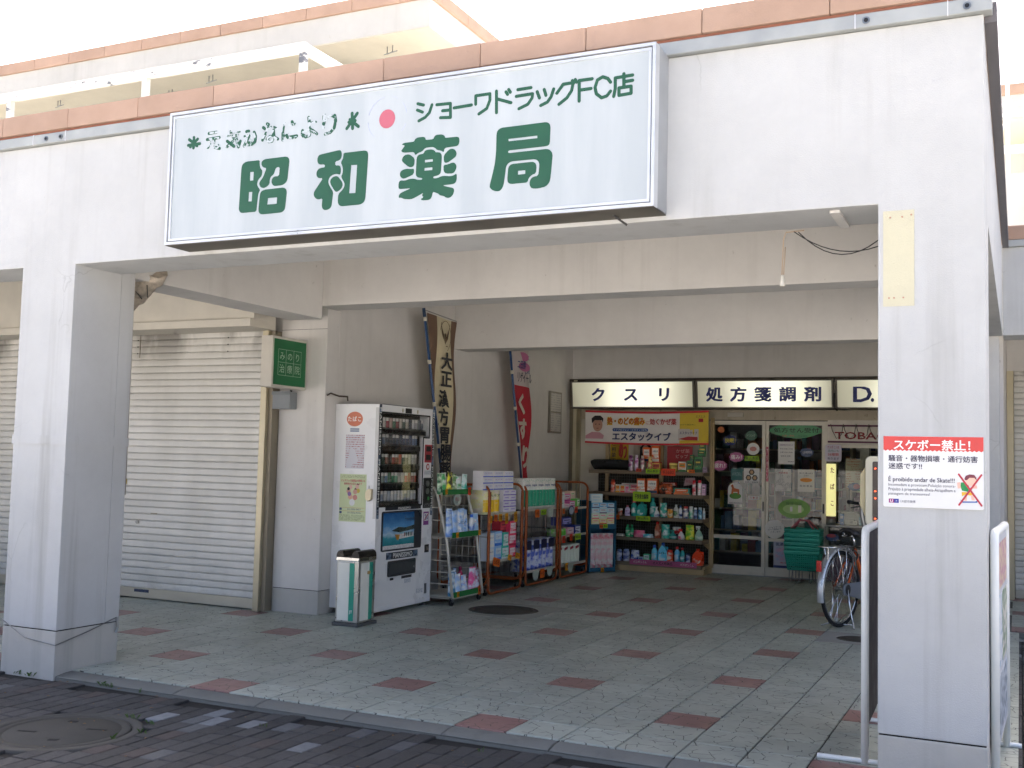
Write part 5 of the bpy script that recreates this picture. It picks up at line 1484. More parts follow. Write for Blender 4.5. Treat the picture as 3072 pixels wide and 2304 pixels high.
for z, cols in rows:
    y0_ = W0 + .02
    y1_ = W1 - .03 if z > 1.6 else NYc - .02
    n_ = len(cols); st = (y1_ - y0_) / n_
    for k, c in enumerate(cols):
        yy = y0_ + st * (k + .5)
        if c not in pk:
            m_ = MB().box(-.010, -.024, 0, .010, .024, .088, 0).box(-.0105, -.0235, .060, .0108, .0235, .0885, 1)
            me_ = m_.build('t', [P(c, .35, 0, .05), P('d8d4cc' if k % 3 else c, .35, 0, .05)], None); bpy.context.collection.objects.unlink(me_)
            pk[c] = me_.data; bpy.data.objects.remove(me_)
        obj('cigarette_pack', pk[c], dc, (.17, yy, z + .005))
        if k: MB().box(.178, yy - st / 2 - .003, z, .19, yy - st / 2 + .003, z + .095).build('divider', CHROME, dc)
    sh = MB().box(.126, W0 + .002, z - .006, .20, y1_ + .01, z).build('pack_shelf', STEEL, dc)
    bs = MB().box(.195, W0 + .004, z - .052, .206, y1_ + .012, z - .010).build('button_strip', P('55534f', .5, .3, .2), dc)
    for k in range(n_):
        yy = y0_ + st * (k + .5)
        MB().box(.2062, yy - st * .32, z - .045, .212, yy + st * .32, z - .018).build('button', P('1c1b1a', .35, 0, 0), dc)
MB().box(VX - .012, W0 + .003, WZ0 + .004, VX - .009, NYc - .003, WZ1 - .003).box(VX - .012, NYc - .0025, NZc + .003, VX - .009, W1 - .003, WZ1 - .003).build('pane', glass('vend_glass', (.97, .97, .97), .02), dc)
FX = VX + .0008
# lettered black strips down both edges
for yy, nm in ((-.478, 0), (.475, 1)):
    st_ = flat('brand_strip', rect(yy - .018, .86, yy + .018, 1.845), FX, P('20242c', .35, 0, .1, name='brand_black'), vm, 'x', .0015)
    for zc in (1.62, 1.16) if nm == 0 else (1.62, 1.1):
        T(vm, 'PIANISSIMO', 0, 0, .42, .026, INKW, FX + .0022, 'x', .02, rot=-PI / 2)
        q = list(TQ[-1]); q[2] = yy; q[3] = zc; TQ[-1] = tuple(q)
    for zc in (1.83, 1.38, .90):
        flat('strip_art', rect(yy - .018, zc - .05, yy + .018, zc + .03), FX + .0018, pkg('6f8296', '2a3850', 'c8d0d8', 2), vm, 'x', .0006)
# note and coin panels
flat('red_panel', rrect(.325, 1.35, .455, 1.52, .006), FX, P('b0303a', .4, 0, .1), vm, 'x', .004)
for z in (1.375, 1.455):
    MB().box(FX + .0042, .345, z, FX + .008, .43, z + .05).build('note_slot', BLACK, vm, bevel=.002)
flat('emblem', ell(.39, 1.31, .028, .03, 16), FX, P('b0303a', .4, 0, 0), vm, 'x', .002)
flat('emblem_core', ell(.39, 1.31, .015, .017, 16), FX + .0022, VW, vm, 'x', .001)
flat('small_print', rect(.33, 1.235, .46, 1.275), FX, printlines('pl_vend', 'd8d8d6', '5a7a9a', .009, .7), vm, 'x', .0008)
cp = flat('coin_panel', rrect(.315, .92, .455, 1.205, .008), FX, P('2c2a2a', .4, .2, .1), vm, 'x', .004)
for z in (1.15, 1.08):
    MB().tube([(FX + .004, .385, z), (FX + .012, .385, z)], .028, 14).build('coin_knob', STEEL, vm)
MB().tube([(FX + .004, .41, 1.01), (FX + .006, .41, 1.01)], .018, 12).build('green_mark', P('3a9a4a', .4, 0, 0), vm)
flat('small_print', rect(.325, .93, .445, .97), FX + .0042, printlines('pl_coin', '2c2a2a', 'a8a8a8', .009, .7), vm, 'x', .0008)
ag = flat('age_sticker', rect(.335, .76, .435, .885), FX, P('8a4a8c', .5, 0, 0), vm, 'x', .001)
flat('age_sticker_field', rect(.343, .80, .427, .87), FX + .0012, WHITEP, vm, 'x', .0006); T(vm, '20', .385, .835, .065, .05, P('3a3a7a', .5, 0, 0), FX + .002, 'x', .03)
mb = MB(); stroke_poly(mb, [(.348, .805), (.422, .866)], .007, FX + .003, axis='x'); mb.build('age_bar', INKR, vm)
# advert window
flat('advert_frame', rrect(-.405, .555, .295, .91, .02), FX, P('2a2c30', .35, 0, .1), vm, 'x', .006)
flat('brand_strip', rect(-.35, .918, .28, .948), FX, P('20242c', .35, 0, .1, name='brand_black'), vm, 'x', .0015); T(vm, 'PIANISSIMO', -.02, .933, .22, .02, INKW, FX + .0022, 'x', .02)
ad = obj('advert', None, vm, (0, 0, 0))
def adsky():
    m, n, b = newmat('advert_sky')
    tc_ = n.nodes.new('ShaderNodeTexCoord').outputs['Object']
    sx = n.nodes.new('ShaderNodeSeparateXYZ'); n.links.new(tc_, sx.inputs[0])
    mr = node(n, 'ShaderNodeMapRange', i1=.56, i2=.90); n.links.new(sx.outputs[2], mr.inputs[0])
    f = noise(n, scaled(n, tc_, (3, 9, 14)), 1.0, 4, .6)
    ad_ = node(n, 'ShaderNodeMath', operation='MULTIPLY_ADD', i1=.35, i2=-.17); n.links.new(f, ad_.inputs[0])
    a2 = node(n, 'ShaderNodeMath', operation='ADD'); n.links.new(mr.outputs[0], a2.inputs[0]); n.links.new(ad_.outputs[0], a2.inputs[1])
    r = ramp(n, [(.0, lin('d8dcdc')), (.10, lin('2f7f86')), (.33, lin('4a9aa6')), (.45, lin('a8c4d4')), (.6, lin('5a94c4')), (1, lin('23568e'))]); n.links.new(a2.outputs[0], r.inputs[0])
    n.links.new(r.outputs[0], b.inputs['Base Color']); b.inputs['Roughness'].default_value = .2
    return m
flat('advert_sheet', rect(-.385, .57, .155, .895), FX + .0065, adsky(), ad, 'x', .001)
flat('advert_coast', [(-.24, .735), (-.12, .765), (0, .755), (.155, .775), (.155, .735), (-.1, .715)], FX + .0078, P('39443c', .3, 0, .3, 30), ad, 'x', .0005)
flat('advert_boat', [(-.19, .70), (.14, .705), (.15, .67), (-.14, .655)], FX + .0078, P('d8d8d4', .3, 0, .2, 40), ad, 'x', .0005)
flat('advert_prow', [(-.19, .70), (-.10, .695), (-.12, .645), (-.15, .65)], FX + .0086, P('c08a34', .3, 0, .2), ad, 'x', .0005)
for k, c in enumerate(('8a3030', '2a6a5a', '2a2a2a', '4a7a4a', '2a2a2a')):
    flat('advert_pack', rect(-.02 + k * .032, .675, -.005 + k * .032, .712), FX + .0086, P(c, .3, 0, 0), ad, 'x', .0005)
flat('advert_foot', rect(-.385, .57, .155, .605), FX + .0078, printlines('pl_ad', 'd0d4d4', '707880', .009, .9), ad, 'x', .0005)
T(vm, 'Freedom', .065, .835, .17, .045, P('20384c', .4, 0, 0), FX + .009, 'x')
flat('brand_strip', rect(-.31, .48, .24, .54), FX, P('20242c', .35, 0, .1, name='brand_black'), vm, 'x', .003); T(vm, 'PIANISSIMO', -.03, .51, .34, .042, INKW, FX + .004, 'x', .03)
for a_, b_ in ((-.31, -.23), (.16, .24)):
    flat('strip_art', rect(a_, .482, b_, .538), FX + .0032, pkg('6f8296', '2a3850', 'c8d0d8', 2), vm, 'x', .0006)
sl = MB().prism(rrect(-.285, .325, .205, .465, .015), .236, VX + .008, 'x').build('pickup_frame', P('3a3a3a', .4, .2, .1), vm)
flat('pickup_flap', rrect(-.265, .34, .185, .45, .01), VX + .008, P('57595a', .2, .3, .15), vm, 'x', .003)
flat('small_label', rect(-.235, .292, -.175, .312), FX, BLACK, vm, 'x', .001); flat('small_label', rect(-.035, .292, .145, .316), FX, P('33302e', .4, 0, 0), vm, 'x', .001); flat('small_print', rect(.02, .245, .13, .285), FX, printlines('pl_vend', 'd8d8d6', '5a7a9a', .009, .7), vm, 'x', .0008)
MB().box(FX, .385, .115, FX + .006, .425, .21).build('lock_plate', STEEL, vm, bevel=.002)
MB().box(FX, .37, .50, FX + .006, .45, .575).build('coin_return', P('3a3836', .35, .3, .1), vm, bevel=.003); MB().box(FX + .0065, .395, .52, FX + .010, .43, .555).build('coin_flap', STEEL, vm)
flat('small_print', rect(.24, .13, .36, .17), FX, printlines('pl_vend', 'd8d8d6', '5a7a9a', .009, .7), vm, 'x', .0008)
MB().box(FX - .001, -.05, 1.80, FX + .008, .05, 1.845).build('lamp', BLACK, vm)
flat('gold_mark', ell(-.10, 1.822, .012, .02, 10), FX, BRASS, vm, 'x', .002); flat('gold_mark', ell(.17, 1.822, .012, .02, 10), FX, BRASS, vm, 'x', .002)
# side that looks at the camera
SYv = -.5008
flat('tobacco_oval', ell(-.02, 1.725, .085, .066), SYv, P('cf7a5c', .5, 0, .1), vm, t=.001)
for k, chx in enumerate('たばこ'): T(vm, chx, -.072 + k * .052, 1.725, .05, .055, INKW, SYv - .0016, fit='em', bold=.02)
flat('small_label', rect(-.065, 1.63, .03, 1.642), SYv, P('6a7a94', .5, 0, 0), vm, t=.0008); flat('small_label', rect(-.065, 1.612, .03, 1.624), SYv, P('6a7a94', .5, 0, 0), vm, t=.0008)
flat('notice_sheet', rect(-.105, 1.285, .09, 1.585), SYv, printlines('pl_film', 'cdccd0', 'a86a6a', .02, .5), vm, t=.0015)
flat('medicine_poster', rect(-.155, .815, .125, 1.235), SYv, P('ccd6a8', .6, 0, .05), vm, t=.001)
T(vm, 'ジェネリック医薬品の質問にも', -.015, 1.178, .25, .022, P('c0405a', .5, 0, 0), SYv - .0014, bold=.015); T(vm, '薬剤師がお答えします', -.015, 1.15, .19, .02, P('c0405a', .5, 0, 0), SYv - .0014, bold=.01)
flat('small_print', rect(-.145, 1.20, .11, 1.225), SYv - .0012, printlines('pl_post', 'ccd6a8', '6a7a5a', .009, .9), vm, t=.0005)
random.seed(8)
for cx, cz, r_, c in ((-.04, 1.12, .02, 'd8b0a0'), (.03, 1.125, .02, 'd8b0a0'), (-.06, 1.085, .022, 'c99a8a'), (.01, 1.08, .022, 'c99a8a'), (-.04, 1.035, .024, 'd8a890'), (.01, 1.03, .024, 'c98a80'), (-.06, 1.105, .014, '2c2424'), (.015, 1.10, .014, '2c2424'), (.035, 1.142, .012, '2c2424'), (-.02, .985, .03, 'e0e0dc'), (-.05, 1.06, .02, '8a6a9a'), (.04, 1.09, .02, 'c9b04a')):
    flat('poster_picture', ell(cx, cz, r_, r_, 12), SYv - .0012 - random.random() * .0006, P(c, .6, 0, 0), vm, t=.0004)
for z, s in ((.925, '03-3506-9457'), (.895, '03-3506-9436')):
    flat('poster_mark', rrect(-.15, z - .011, -.125, z + .011, .004), SYv - .0012, P('34486e', .5, 0, 0), vm, t=.0005)
    flat('poster_rule', rect(-.12, z + .0125, .11, z + .0145), SYv - .0012, P('b8783a', .5, 0, 0), vm, t=.0005)
    T(vm, s, .005, z, .14, .015, P('34486e', .5, 0, 0), SYv - .0014)
flat('small_print', rect(-.15, .825, .115, .875), SYv - .0012, printlines('pl_post', 'ccd6a8', '6a7a5a', .009, .9), vm, t=.0005)
hs = MB().prism([(.135, 1.03), (.135, 1.085), (.16, 1.11), (.195, 1.11), (.195, 1.02), (.16, 1.0)], -.535, -.5008, 'y').build('hasp', P('c4b89c', .35, .6, .1), vm, bevel=.003)
MB().tube([(.165, -.52, 1.105), (.165, -.52, 1.14)], .004, 6).build('shackle', STEEL, hs)
MB().box(.20, -.503, .85, .231, -.5005, 1.83).build('hinge_strip', P('c8c8c4', .4, .2, .1), vm)
for a_, b_ in ((-.19, -.46), (-.19, .46), (.18, -.46), (.18, .46)):
    MB().lathe([(.035, 0), (.035, .006), (.012, .01), (.012, .05)], 10, 0, (a_, b_, 0)).build('foot', STEEL, vm)
MB().tube([(-.13, -.1, 1.862), (-.1, .1, 1.885), (.05, .25, 1.87), (.10, .35, 1.862)], .01, 6).build('power_cord', BLACK, label='black power cord lying on top of the vending machine', cat='cord', loc=(-2.63, 3.47, 0))
MB().tube([(-2.855, 2.83, 1.93), (-2.80, 2.80, 1.945), (-2.78, 2.90, 1.925), (-2.79, 3.05, 1.93), (-2.82, 3.1, 1.90)], .008, 6).build('loose_cable', P('4a3a2c', .6, 0, .3), label='brown loose cable end on the pier above the vending machine', cat='cable')

# ------------------------------------------------------------------ smoking bin in front of it
bi = thing('ash_bin', 'slim steel cigarette bin with white and teal panels', 'bin', (-2.315, 2.56, 0))
MB().box(-.125, -.15, 0, .125, .15, .028).build('base', P('5f605e', .6, .2, .2), bi, bevel=.004)
MB().box(-.108, -.128, .028, .108, .128, .53).build('body', P('b9b9b2', .3, .8, .1, name='bin_steel'), bi, bevel=.006)
for s_ in (-1, 1):
    flat('panel', rect(-.090, .045, .02, .515), -.129, P('e8e8dc', .45, 0, .06), bi, t=.002) if s_ < 0 else None
flat('stripe', rect(.022, .045, .068, .515), -.129, P('2f9c82', .45, 0, .06, name='bin_teal'), bi, t=.002)
T(bi, 'JT', .045, .115, .03, .03, INKW, -.1316, bold=.03)
flat('panel', rect(-.095, .045, .03, .515), .109, P('e8e8dc', .45, 0, .06), bi, 'x', .002)
flat('stripe', rect(.032, .045, .085, .515), .109, P('2f9c82', .45, 0, .06, name='bin_teal'), bi, 'x', .002)
MB().box(.1112, .0, .42, .118, .035, .445).build('latch', P('b99a5a', .5, .2, .1), bi)
MB().box(-.113, -.134, .53, .113, .134, .562).build('rim', P('cfcfca', .2, 1, .06, name='bin_rim'), bi, bevel=.004)
dk = P('3a3936', .3, .7, .15, name='bin_dark')
prof = [(-.134, .562)] + [(-.134 + .09 * (1 - math.cos(math.radians(a))) * .5, .562 + .055 * math.sin(math.radians(a))) for a in (30, 60, 90, 120, 150)] + [(-.044, .566), (.044, .566)] + [(.044 + .09 * (1 - math.cos(math.radians(a))) * .5, .562 + .055 * math.sin(math.radians(a))) for a in (30, 60, 90, 120, 150)] + [(.134, .562)]
MB().prism([(-.112 + (p[0] + .134) / .268 * .224, p[1]) for p in prof], -.133, .133, 'y').build('hood', dk, bi)

# ------------------------------------------------------------------ tall banners with poles on the side wall
def nobori(label, pole, ztop, zbot, right, cols):
    t = thing('tall_banner', label, 'banner', (0, 0, 0))
    (yb, zb_), (yt, zt) = pole
    xp = -2.66
    py = lambda z: yb + (yt - yb) * (z - zb_) / (zt - zb_)
    MB().tube([(xp, py(zb_ - .2), zb_ - .2), (xp, py(zt), zt)], .014, 8).build('pole', P('34507a', .4, .1, .1, name='pole_blue'), t)
    MB().tube([(xp, py(zt - .12), zt - .12), (xp, py(zt), zt)], .017, 8).build('pole_tip', P('27405e', .4, .1, .1), t)
    for k in range(4):
        z = ztop - .06 - k * .42
        MB().tube([(xp, py(z - .02), z - .02), (xp, py(z + .02), z + .02)], .021, 8).build('clip', P('d0cab8', .5, 0, .1, name='clip_white'), t)
    MB().tube([(xp, py(ztop + .03), ztop + .03), (xp + .01, right(ztop), ztop - .005)], .005, 6).build('cross_bar', P('8a8a86', .4, .5, .1), t)
    X = lambda u, z: xp + .018 + .022 * math.sin(u * 4.5 + z * 5) * (.3 + u)
    Y = lambda u, z: py(z) + .01 + u * (right(z) - py(z) - .01)
    nx, nz = 10, 34
    for nm, m_, u0, u1, z1, z0 in cols:
        vs = []; fs = []
        for j in range(nz + 1):
            z = z1 + (z0 - z1) * j / nz
            for i in range(nx + 1):
                u = u0(z) + (u1(z) - u0(z)) * i / nx
                vs.append((X(u, z), Y(u, z), z - .015 * u))
        for j in range(nz):
            for i in range(nx):
                o = j * (nx + 1) + i
                fs.append((o, o + 1, o + nx + 2, o + nx + 1))
        MB().add(vs, fs, 0, True).build(nm, m_, t, recalc=False)
    def at(y, z):
        u = (y - py(z)) / max(.05, right(z) - py(z))
        return X(min(1, max(0, u)), z)
    return t, at
BRN = P('6e5644', .85, 0, .1, name='banner_brown'); YEL = P('c6bb9a', .85, 0, .1, name='banner_ochre')
one = lambda z: 1.0
zero = lambda z: 0.0
bandL = lambda z: max(0, (4.375 + (z - 2.83) * -.02 - (4.15 + (2.88 - z) * .284)) / (4.815 - (4.15 + (2.88 - z) * .284)))
bandR = lambda z: (4.735 + .02 * (2.83 - z) - .02 * math.sin(z * 3) - (4.15 + (2.88 - z) * .284)) / (4.815 - (4.15 + (2.88 - z) * .284))
n1, at1 = nobori('ochre and brown tall banner with black characters beside the vending machine', ((4.603, 1.274), (4.147, 2.885)), 2.84, 1.0, lambda z: 4.815 - .015 * math.sin(z * 4), [('cloth', YEL, bandL, bandR, 2.84, 1.0), ('border', BRN, zero, bandL, 2.84, 1.25), ('border', BRN, bandR, one, 2.84, 1.0)])
for k, (chx, z) in enumerate(zip('大正漢方胃腸薬', (2.383, 2.204, 2.000, 1.812, 1.63, 1.45, 1.27))):
    yy = 4.572 + .008 * k
    T(n1, chx, yy, z, .27, .20, INKB, at1(yy, z) + .012, 'x', .05, 'em')
yy = 4.569; xx = at1(yy, 2.64) + .006
mb = MB()
stroke_poly(mb, [(yy + .115 * math.cos(2 * PI * k / 24), 2.645 + .16 * math.sin(2 * PI * k / 24)) for k in range(25)], .005, xx, axis='x')
for s_ in (-1, 1):
    for k in range(6):
        stroke_poly(mb, [(yy + s_ * .02, 2.585 + k * .01), (yy + s_ * (.055 + .006 * k), 2.63 + .022 * k), (yy + s_ * (.06 + .006 * k), 2.66 + .024 * k)], .006, xx, axis='x')
stroke_poly(mb, [(yy, 2.67), (yy, 2.57), (yy - .02, 2.53)], .018, xx, axis='x'); stroke_poly(mb, [(yy - .05, 2.55), (yy + .05, 2.545)], .008, xx, axis='x')
mb.build('wing_emblem', P('54402c', .8, 0, 0), n1)
REDC = P('b02836', .85, 0, .1, name='banner_crimson')
n2, at2 = nobori('red and white tall banner behind the product racks', ((6.574, 1.196), (6.10, 2.97)), 2.90, 1.0, lambda z: 6.72 + .03 * (2.3 - z), [('cloth', P('c4b8b4', .85, 0, .1, name='banner_white'), zero, one, 2.90, 2.275), ('cloth', REDC, zero, one, 2.275, 1.0)])
for s_, yy, z, w_, h, c in (('二日酔', 6.42, 2.52, .24, .10, NAVY), ('全剤', 6.60, 2.47, .17, .09, NAVY), ('リゲイール', 6.50, 2.37, .40, .12, P('2a2a3c', .6, 0, 0)), ('胃腸に', 6.55, 2.62, .26, .06, NAVY)):
    T(n2, s_, yy, z, w_, h, c, at2(yy, z) + .012, 'x', .02)
for z, yy in ((2.62, 6.50), (2.50, 6.52)):
    flat('pink_blob', ell(yy, z, .16, .055, 16), at2(yy, z) + .006, P('b86a90', .8, 0, 0), n2, 'x', .001)
for chx, yy, z, w_ in (('く', 6.50, 2.07, .34), ('す', 6.55, 1.75, .34), ('り', 6.60, 1.43, .30)):
    T(n2, chx, yy, z, w_, .32, P('c9bfae', .8, 0, 0), at2(yy, z) + .012, 'x', .06, 'em')
# framed papers on the side wall next to the shop front
fp = thing('notice_case', 'slim glazed notice case with two papers on the side wall', 'notice case', (0, 0, 0))
MB().box(WX + .001, 7.80, 1.757, WX + .03, 8.19, 2.303).build('frame', P('8d877b', .5, .3, .1), fp)
flat('paper', rect(7.83, 2.04, 8.16, 2.28), WX + .03, printlines('pl_case', 'bdb9b2', '8a8a90', .03, .6), fp, 'x', .002)
flat('paper', rect(7.83, 1.78, 8.16, 2.02), WX + .03, printlines('pl_case', 'bdb9b2', '8a8a90', .03, .6), fp, 'x', .002)

# ------------------------------------------------------------------ stacked shopping baskets on a wire stand
BTEAL = P('3ab29c', .45, 0, .08, 6, name='basket_teal')
def basket_mesh():
    mb = MB()
    w0, d0, w1, d1, h = .170, .115, .205, .150, .215
    # floor
    mb.box(-w0, -d0, 0, w0, d0, .006)
    def lerp(t): return w0 + (w1 - w0) * t, d0 + (d1 - d0) * t
    # ribs and bands of the perforated sides
    def wall(side):
        n = 15 if side in (0, 2) else 11
        for k in range(n + 1):
            u = -1 + 2 * k / n
            pts = []
            for t in (0, 1):
                w, d = lerp(t)
                p_ = {0: (u * w, -d), 1: (w, u * d), 2: (u * w, d), 3: (-w, u * d)}[side]
                pts.append((p_[0], p_[1], t * h))
            mb.tube(pts, .0042, 4, cap=False)
        for t in [i / 9 for i in range(10)]:
            w, d = lerp(t)
            a_, b_ = {0: ((-w, -d), (w, -d)), 1: ((w, -d), (w, d)), 2: ((w, d), (-w, d)), 3: ((-w, d), (-w, -d))}[side]
            mb.tube([(a_[0], a_[1], t * h), (b_[0], b_[1], t * h)], .0052, 4, cap=False)
    for s_ in range(4): wall(s_)
    w, d = w1 + .002, d1 + .002
    for z in (h - .012, h + .012):
        mb.tube([(-w, -d, z), (w, -d, z), (w, d, z), (-w, d, z)], .0075, 6, True)
    mb.box(-w, -d - .003, h - .010, w, -d + .001, h + .010).box(-w, d - .001, h - .010, w, d + .003, h + .010).box(-w - .003, -d, h - .010, -w + .001, d, h + .010).box(w - .001, -d, h - .010, w + .003, d, h + .010)
    return mb
bt0 = None
BXc, BYc = .33, 8.33
for k in range(6):
    lbl = ['lowest teal shopping basket of the stack, its whole side showing'] + ['teal shopping basket, %s from the bottom of the stack' % ORD[j] for j in range(1, 5)] + ['topmost teal shopping basket of the stack with its handles up']
    if bt0 is None:
        bt0 = thing('shopping_basket', lbl[0], 'basket', (BXc, BYc, .155), 0, 'stacked teal shopping baskets')
        basket_mesh().build('shell', BTEAL, bt0, recalc=False)
        last = bt0
    else:
        last = copy_tree(bt0, None, (BXc + .003 * (k % 2), BYc, .155 + .052 * k), None, lbl[k])
HPK = P('b8606a', .5, 0, .1, name='handle_pink')
for s_ in (-1, 1):
    MB().tube([(-.16, s_ * .145, .20), (-.05, s_ * .05, .33), (.05, s_ * .05, .33), (.16, s_ * .145, .20)], .011, 6).build('handle', HPK, last)
sd_ = thing('basket_stand', 'wire stand under the stack of teal baskets', 'stand', (BXc, BYc, 0))
mb = MB()
for s_ in (-1, 1):
    for x in (-.15, -.07, .09, .16):
        mb.tube([(x, s_ * .10, .153), (x, s_ * .13, .02), (x + .015, s_ * .14, .005), (x + .03, s_ * .13, .02), (x + .035, s_ * .10, .153)], .0045, 6)
mb.tube([(-.17, -.11, .148), (.18, -.11, .148), (.18, .11, .148), (-.17, .11, .148)], .005, 6, True)
mb.build('frame', STEEL, sd_)

# ------------------------------------------------------------------ bicycle
bk = thing('bicycle', 'orange city bicycle with silver mudguard parked behind the right pillar', 'bicycle', (1.275, 4.78, 0), 0)
HD = math.radians(19.6)
bk.rotation_euler = (0, 0, PI / 2 - HD)      # local +x is the way it heads
WR = .335
TYRE = P('1a1a1c', .8, 0, .1, name='tyre'); ORG = P('c4571c', .35, .1, .06, name='bike_orange')
def circ(cx, cz, r, n=36, y=0): return [(cx + r * math.cos(2 * PI * k / n), y, cz + r * math.sin(2 * PI * k / n)) for k in range(n)]
def wheel(cx):
    w = obj('wheel', None, bk, (cx, 0, WR))
    MB().tube(circ(0, 0, WR - .017), .017, 8, True).build('tyre', TYRE, w)
    MB().tube(circ(0, 0, WR - .040), .010, 6, True).build('rim', CHROME, w)
    mb = MB()
    for k in range(32):
        a_ = 2 * PI * k / 32; s_ = 1 if k % 2 else -1; b_ = a_ + (.9 if (k // 2) % 2 else -.9)
        mb.tube([(.022 * math.cos(b_), s_ * .03, .022 * math.sin(b_)), ((WR - .046) * math.cos(a_), 0, (WR - .046) * math.sin(a_))], .0014, 4, cap=False)
    mb.build('spokes', CHROME, w, recalc=False)
    MB().tube([(0, -.055, 0), (0, .055, 0)], .016, 10).tube([(0, -.034, 0), (0, -.030, 0)], .026, 12).tube([(0, .030, 0), (0, .034, 0)], .026, 12).build('hub', STEEL, w)
    return w
wheel(0); wheel(1.09)
def mudguard(cx, a0, a1, m_):
    vs = []; fs = []; n = 26
    for k in range(n + 1):
        a_ = math.radians(a0 + (a1 - a0) * k / n)
        for y, r in ((-.030, .352), (-.027, .364), (-.012, .371), (.012, .371), (.027, .364), (.030, .352)):
            vs.append((cx + r * math.cos(a_), y, WR + r * math.sin(a_)))
    for k in range(n):
        for j in range(5):
            o = k * 6 + j
            fs.append((o, o + 1, o + 7, o + 6))
    return MB().add(vs, fs, 0, True).build('mudguard', m_, bk, recalc=False)
SILV = P('c3c8cc', .3, .6, .06, name='bike_silver')
mg_ = mudguard(0, 45, 195, SILV); mudguard(1.09, 10, 150, SILV)
mb = MB()
for s_ in (-1, 1):
    mb.tube([(0, s_ * .05, WR), (-.33, s_ * .032, WR + .14)], .0025, 5).tube([(0, s_ * .05, WR), (-.20, s_ * .032, WR + .30)], .0025, 5)
mb.build('mudguard_stay', STEEL, bk)
BBX, BBZ = .46, .285
STX, STZ = .30, .62
HX0, HZ0 = .92, .60
HX1, HZ1 = .885, .78
fr_ = MB()
fr_.tube([(BBX, 0, BBZ), (STX - .03, 0, STZ + .05)], .016, 10)
fr_.tube([(BBX, 0, BBZ), (.62, 0, .33), (.80, 0, .49), (HX0, 0, HZ0 + .02)], .020, 10)
fr_.tube([(HX0, 0, HZ0), (HX1, 0, HZ1)], .020, 10)
for s_ in (-1, 1):
    fr_.tube([(0, s_ * .06, WR), (BBX - .03, s_ * .035, BBZ + .0)], .010, 8)
    fr_.tube([(0, s_ * .06, WR), (.16, s_ * .045, WR + .21), (STX, s_ * .018, STZ)], .009, 8)
fr_.build('frame', ORG, bk)
fk = MB()
for s_ in (-1, 1): fk.tube([(HX0 + .01, s_ * .03, HZ0 - .02), (1.03, s_ * .045, .43), (1.09, s_ * .05, WR)], .011, 8, r2=.008)
fk.tube([(HX0 + .01, -.035, HZ0 - .02), (HX0 + .01, .035, HZ0 - .02)], .014, 8)
fk.build('fork', ORG, bk)
MB().tube([(STX - .03, 0, STZ + .05), (STX - .065, 0, .80)], .0125, 8).build('seat_post', CHROME, bk)
sdl = MB()
nx = 12
vs = []; fs = []
for k in range(nx + 1):
    u = k / nx; x = STX - .20 + .27 * u
    hw = .095 * (1 - u) ** .5 * (.6 + .4 * min(1, u * 6)) + .022
    for j in range(9):
        v = -1 + 2 * j / 8
        vs.append((x, hw * v, .855 + .012 * (1 - u) - .045 * abs(v) ** 2.6))
for k in range(nx):
    for j in range(8):
        o = k * 9 + j; fs.append((o, o + 1, o + 10, o + 9))
n0 = len(vs)
vs += [(x, y * .9, z - .035) for x, y, z in vs[:]]
for k in range(nx):
    for j in range(8):
        o = n0 + k * 9 + j; fs.append((o, o + 9, o + 10, o + 1))
for k in range(nx):
    for j in (0, 8):
        o = k * 9 + j; fs.append((o, o + 9, o + 9 + n0, o + n0))
for j in range(8):
    fs.append((j, j + 1, j + 1 + n0, j + n0)); o = nx * 9 + j; fs.append((o, o + 1, o + 1 + n0, o + n0))
sad = sdl.add(vs, fs, 0, True).build('saddle', P('211f1f', .45, 0, .1, name='saddle_black'), bk)
sp_ = MB()
for s_ in (-1, 1):
    sp_.tube([(STX - .15, s_ * .045, .83)] + [(STX - .15 + .02 * math.cos(k), s_ * .045 + .016 * math.sin(k), .83 - .004 * k) for k in range(1, 12)] + [(STX - .06, 0, .79)], .004, 5)
    sp_.tube([(STX - .15, s_ * .04, .79), (STX + .04, s_ * .012, .83)], .004, 5)
sp_.build('spring', CHROME, sad)
# rear carrier
rk = MB()
rk.tube([(STX - .03, -.05, .70), (-.26, -.065, .71), (-.30, 0, .71), (-.26, .065, .71), (STX - .03, .05, .70)], .006, 6)
for x in (-.2, -.1, 0, .1): rk.tube([(x, -.062, .708), (x, .062, .708)], .004, 5)
for s_ in (-1, 1):
    rk.tube([(0, s_ * .065, WR), (-.02, s_ * .065, .70)], .005, 6); rk.tube([(0, s_ * .065, WR), (-.17, s_ * .065, .70)], .005, 6)
rk.tube([(-.27, -.03, .71), (-.27, -.03, .60)], .004, 5).tube([(-.1, -.05, .73), (.1, -.03, .74)], .004, 5)
rk.build('carrier', CHROME, bk)
# wire lock hoop and skirt guard
MB().tube([(.12 + .10 * math.cos(math.radians(a)), -.05, .62 + .05 * math.sin(math.radians(a))) for a in range(-150, 151, 20)], .008, 6).build('ring_lock', DARKM, bk)
MB().tube([(-.02, -.075, .70), (.06, -.085, .62), (.10, -.08, .48), (.14, -.08, .40)], .006, 6).tube([(.02, -.078, .70), (.10, -.088, .60), (.13, -.08, .50)], .006, 6).build('cable_lock', P('6a6a6a', .4, .2, .1), bk)
rf = MB().box(-.385, -.022, WR + .17, -.366, .022, WR + .265).build('rear_reflector', P('c41e14', .2, 0, .05, name='reflector_red'), bk, bevel=.006)
MB().tube([(-.366, 0, WR + .21), (-.32, 0, WR + .20)], .004, 5).build('reflector_arm', STEEL, rf)
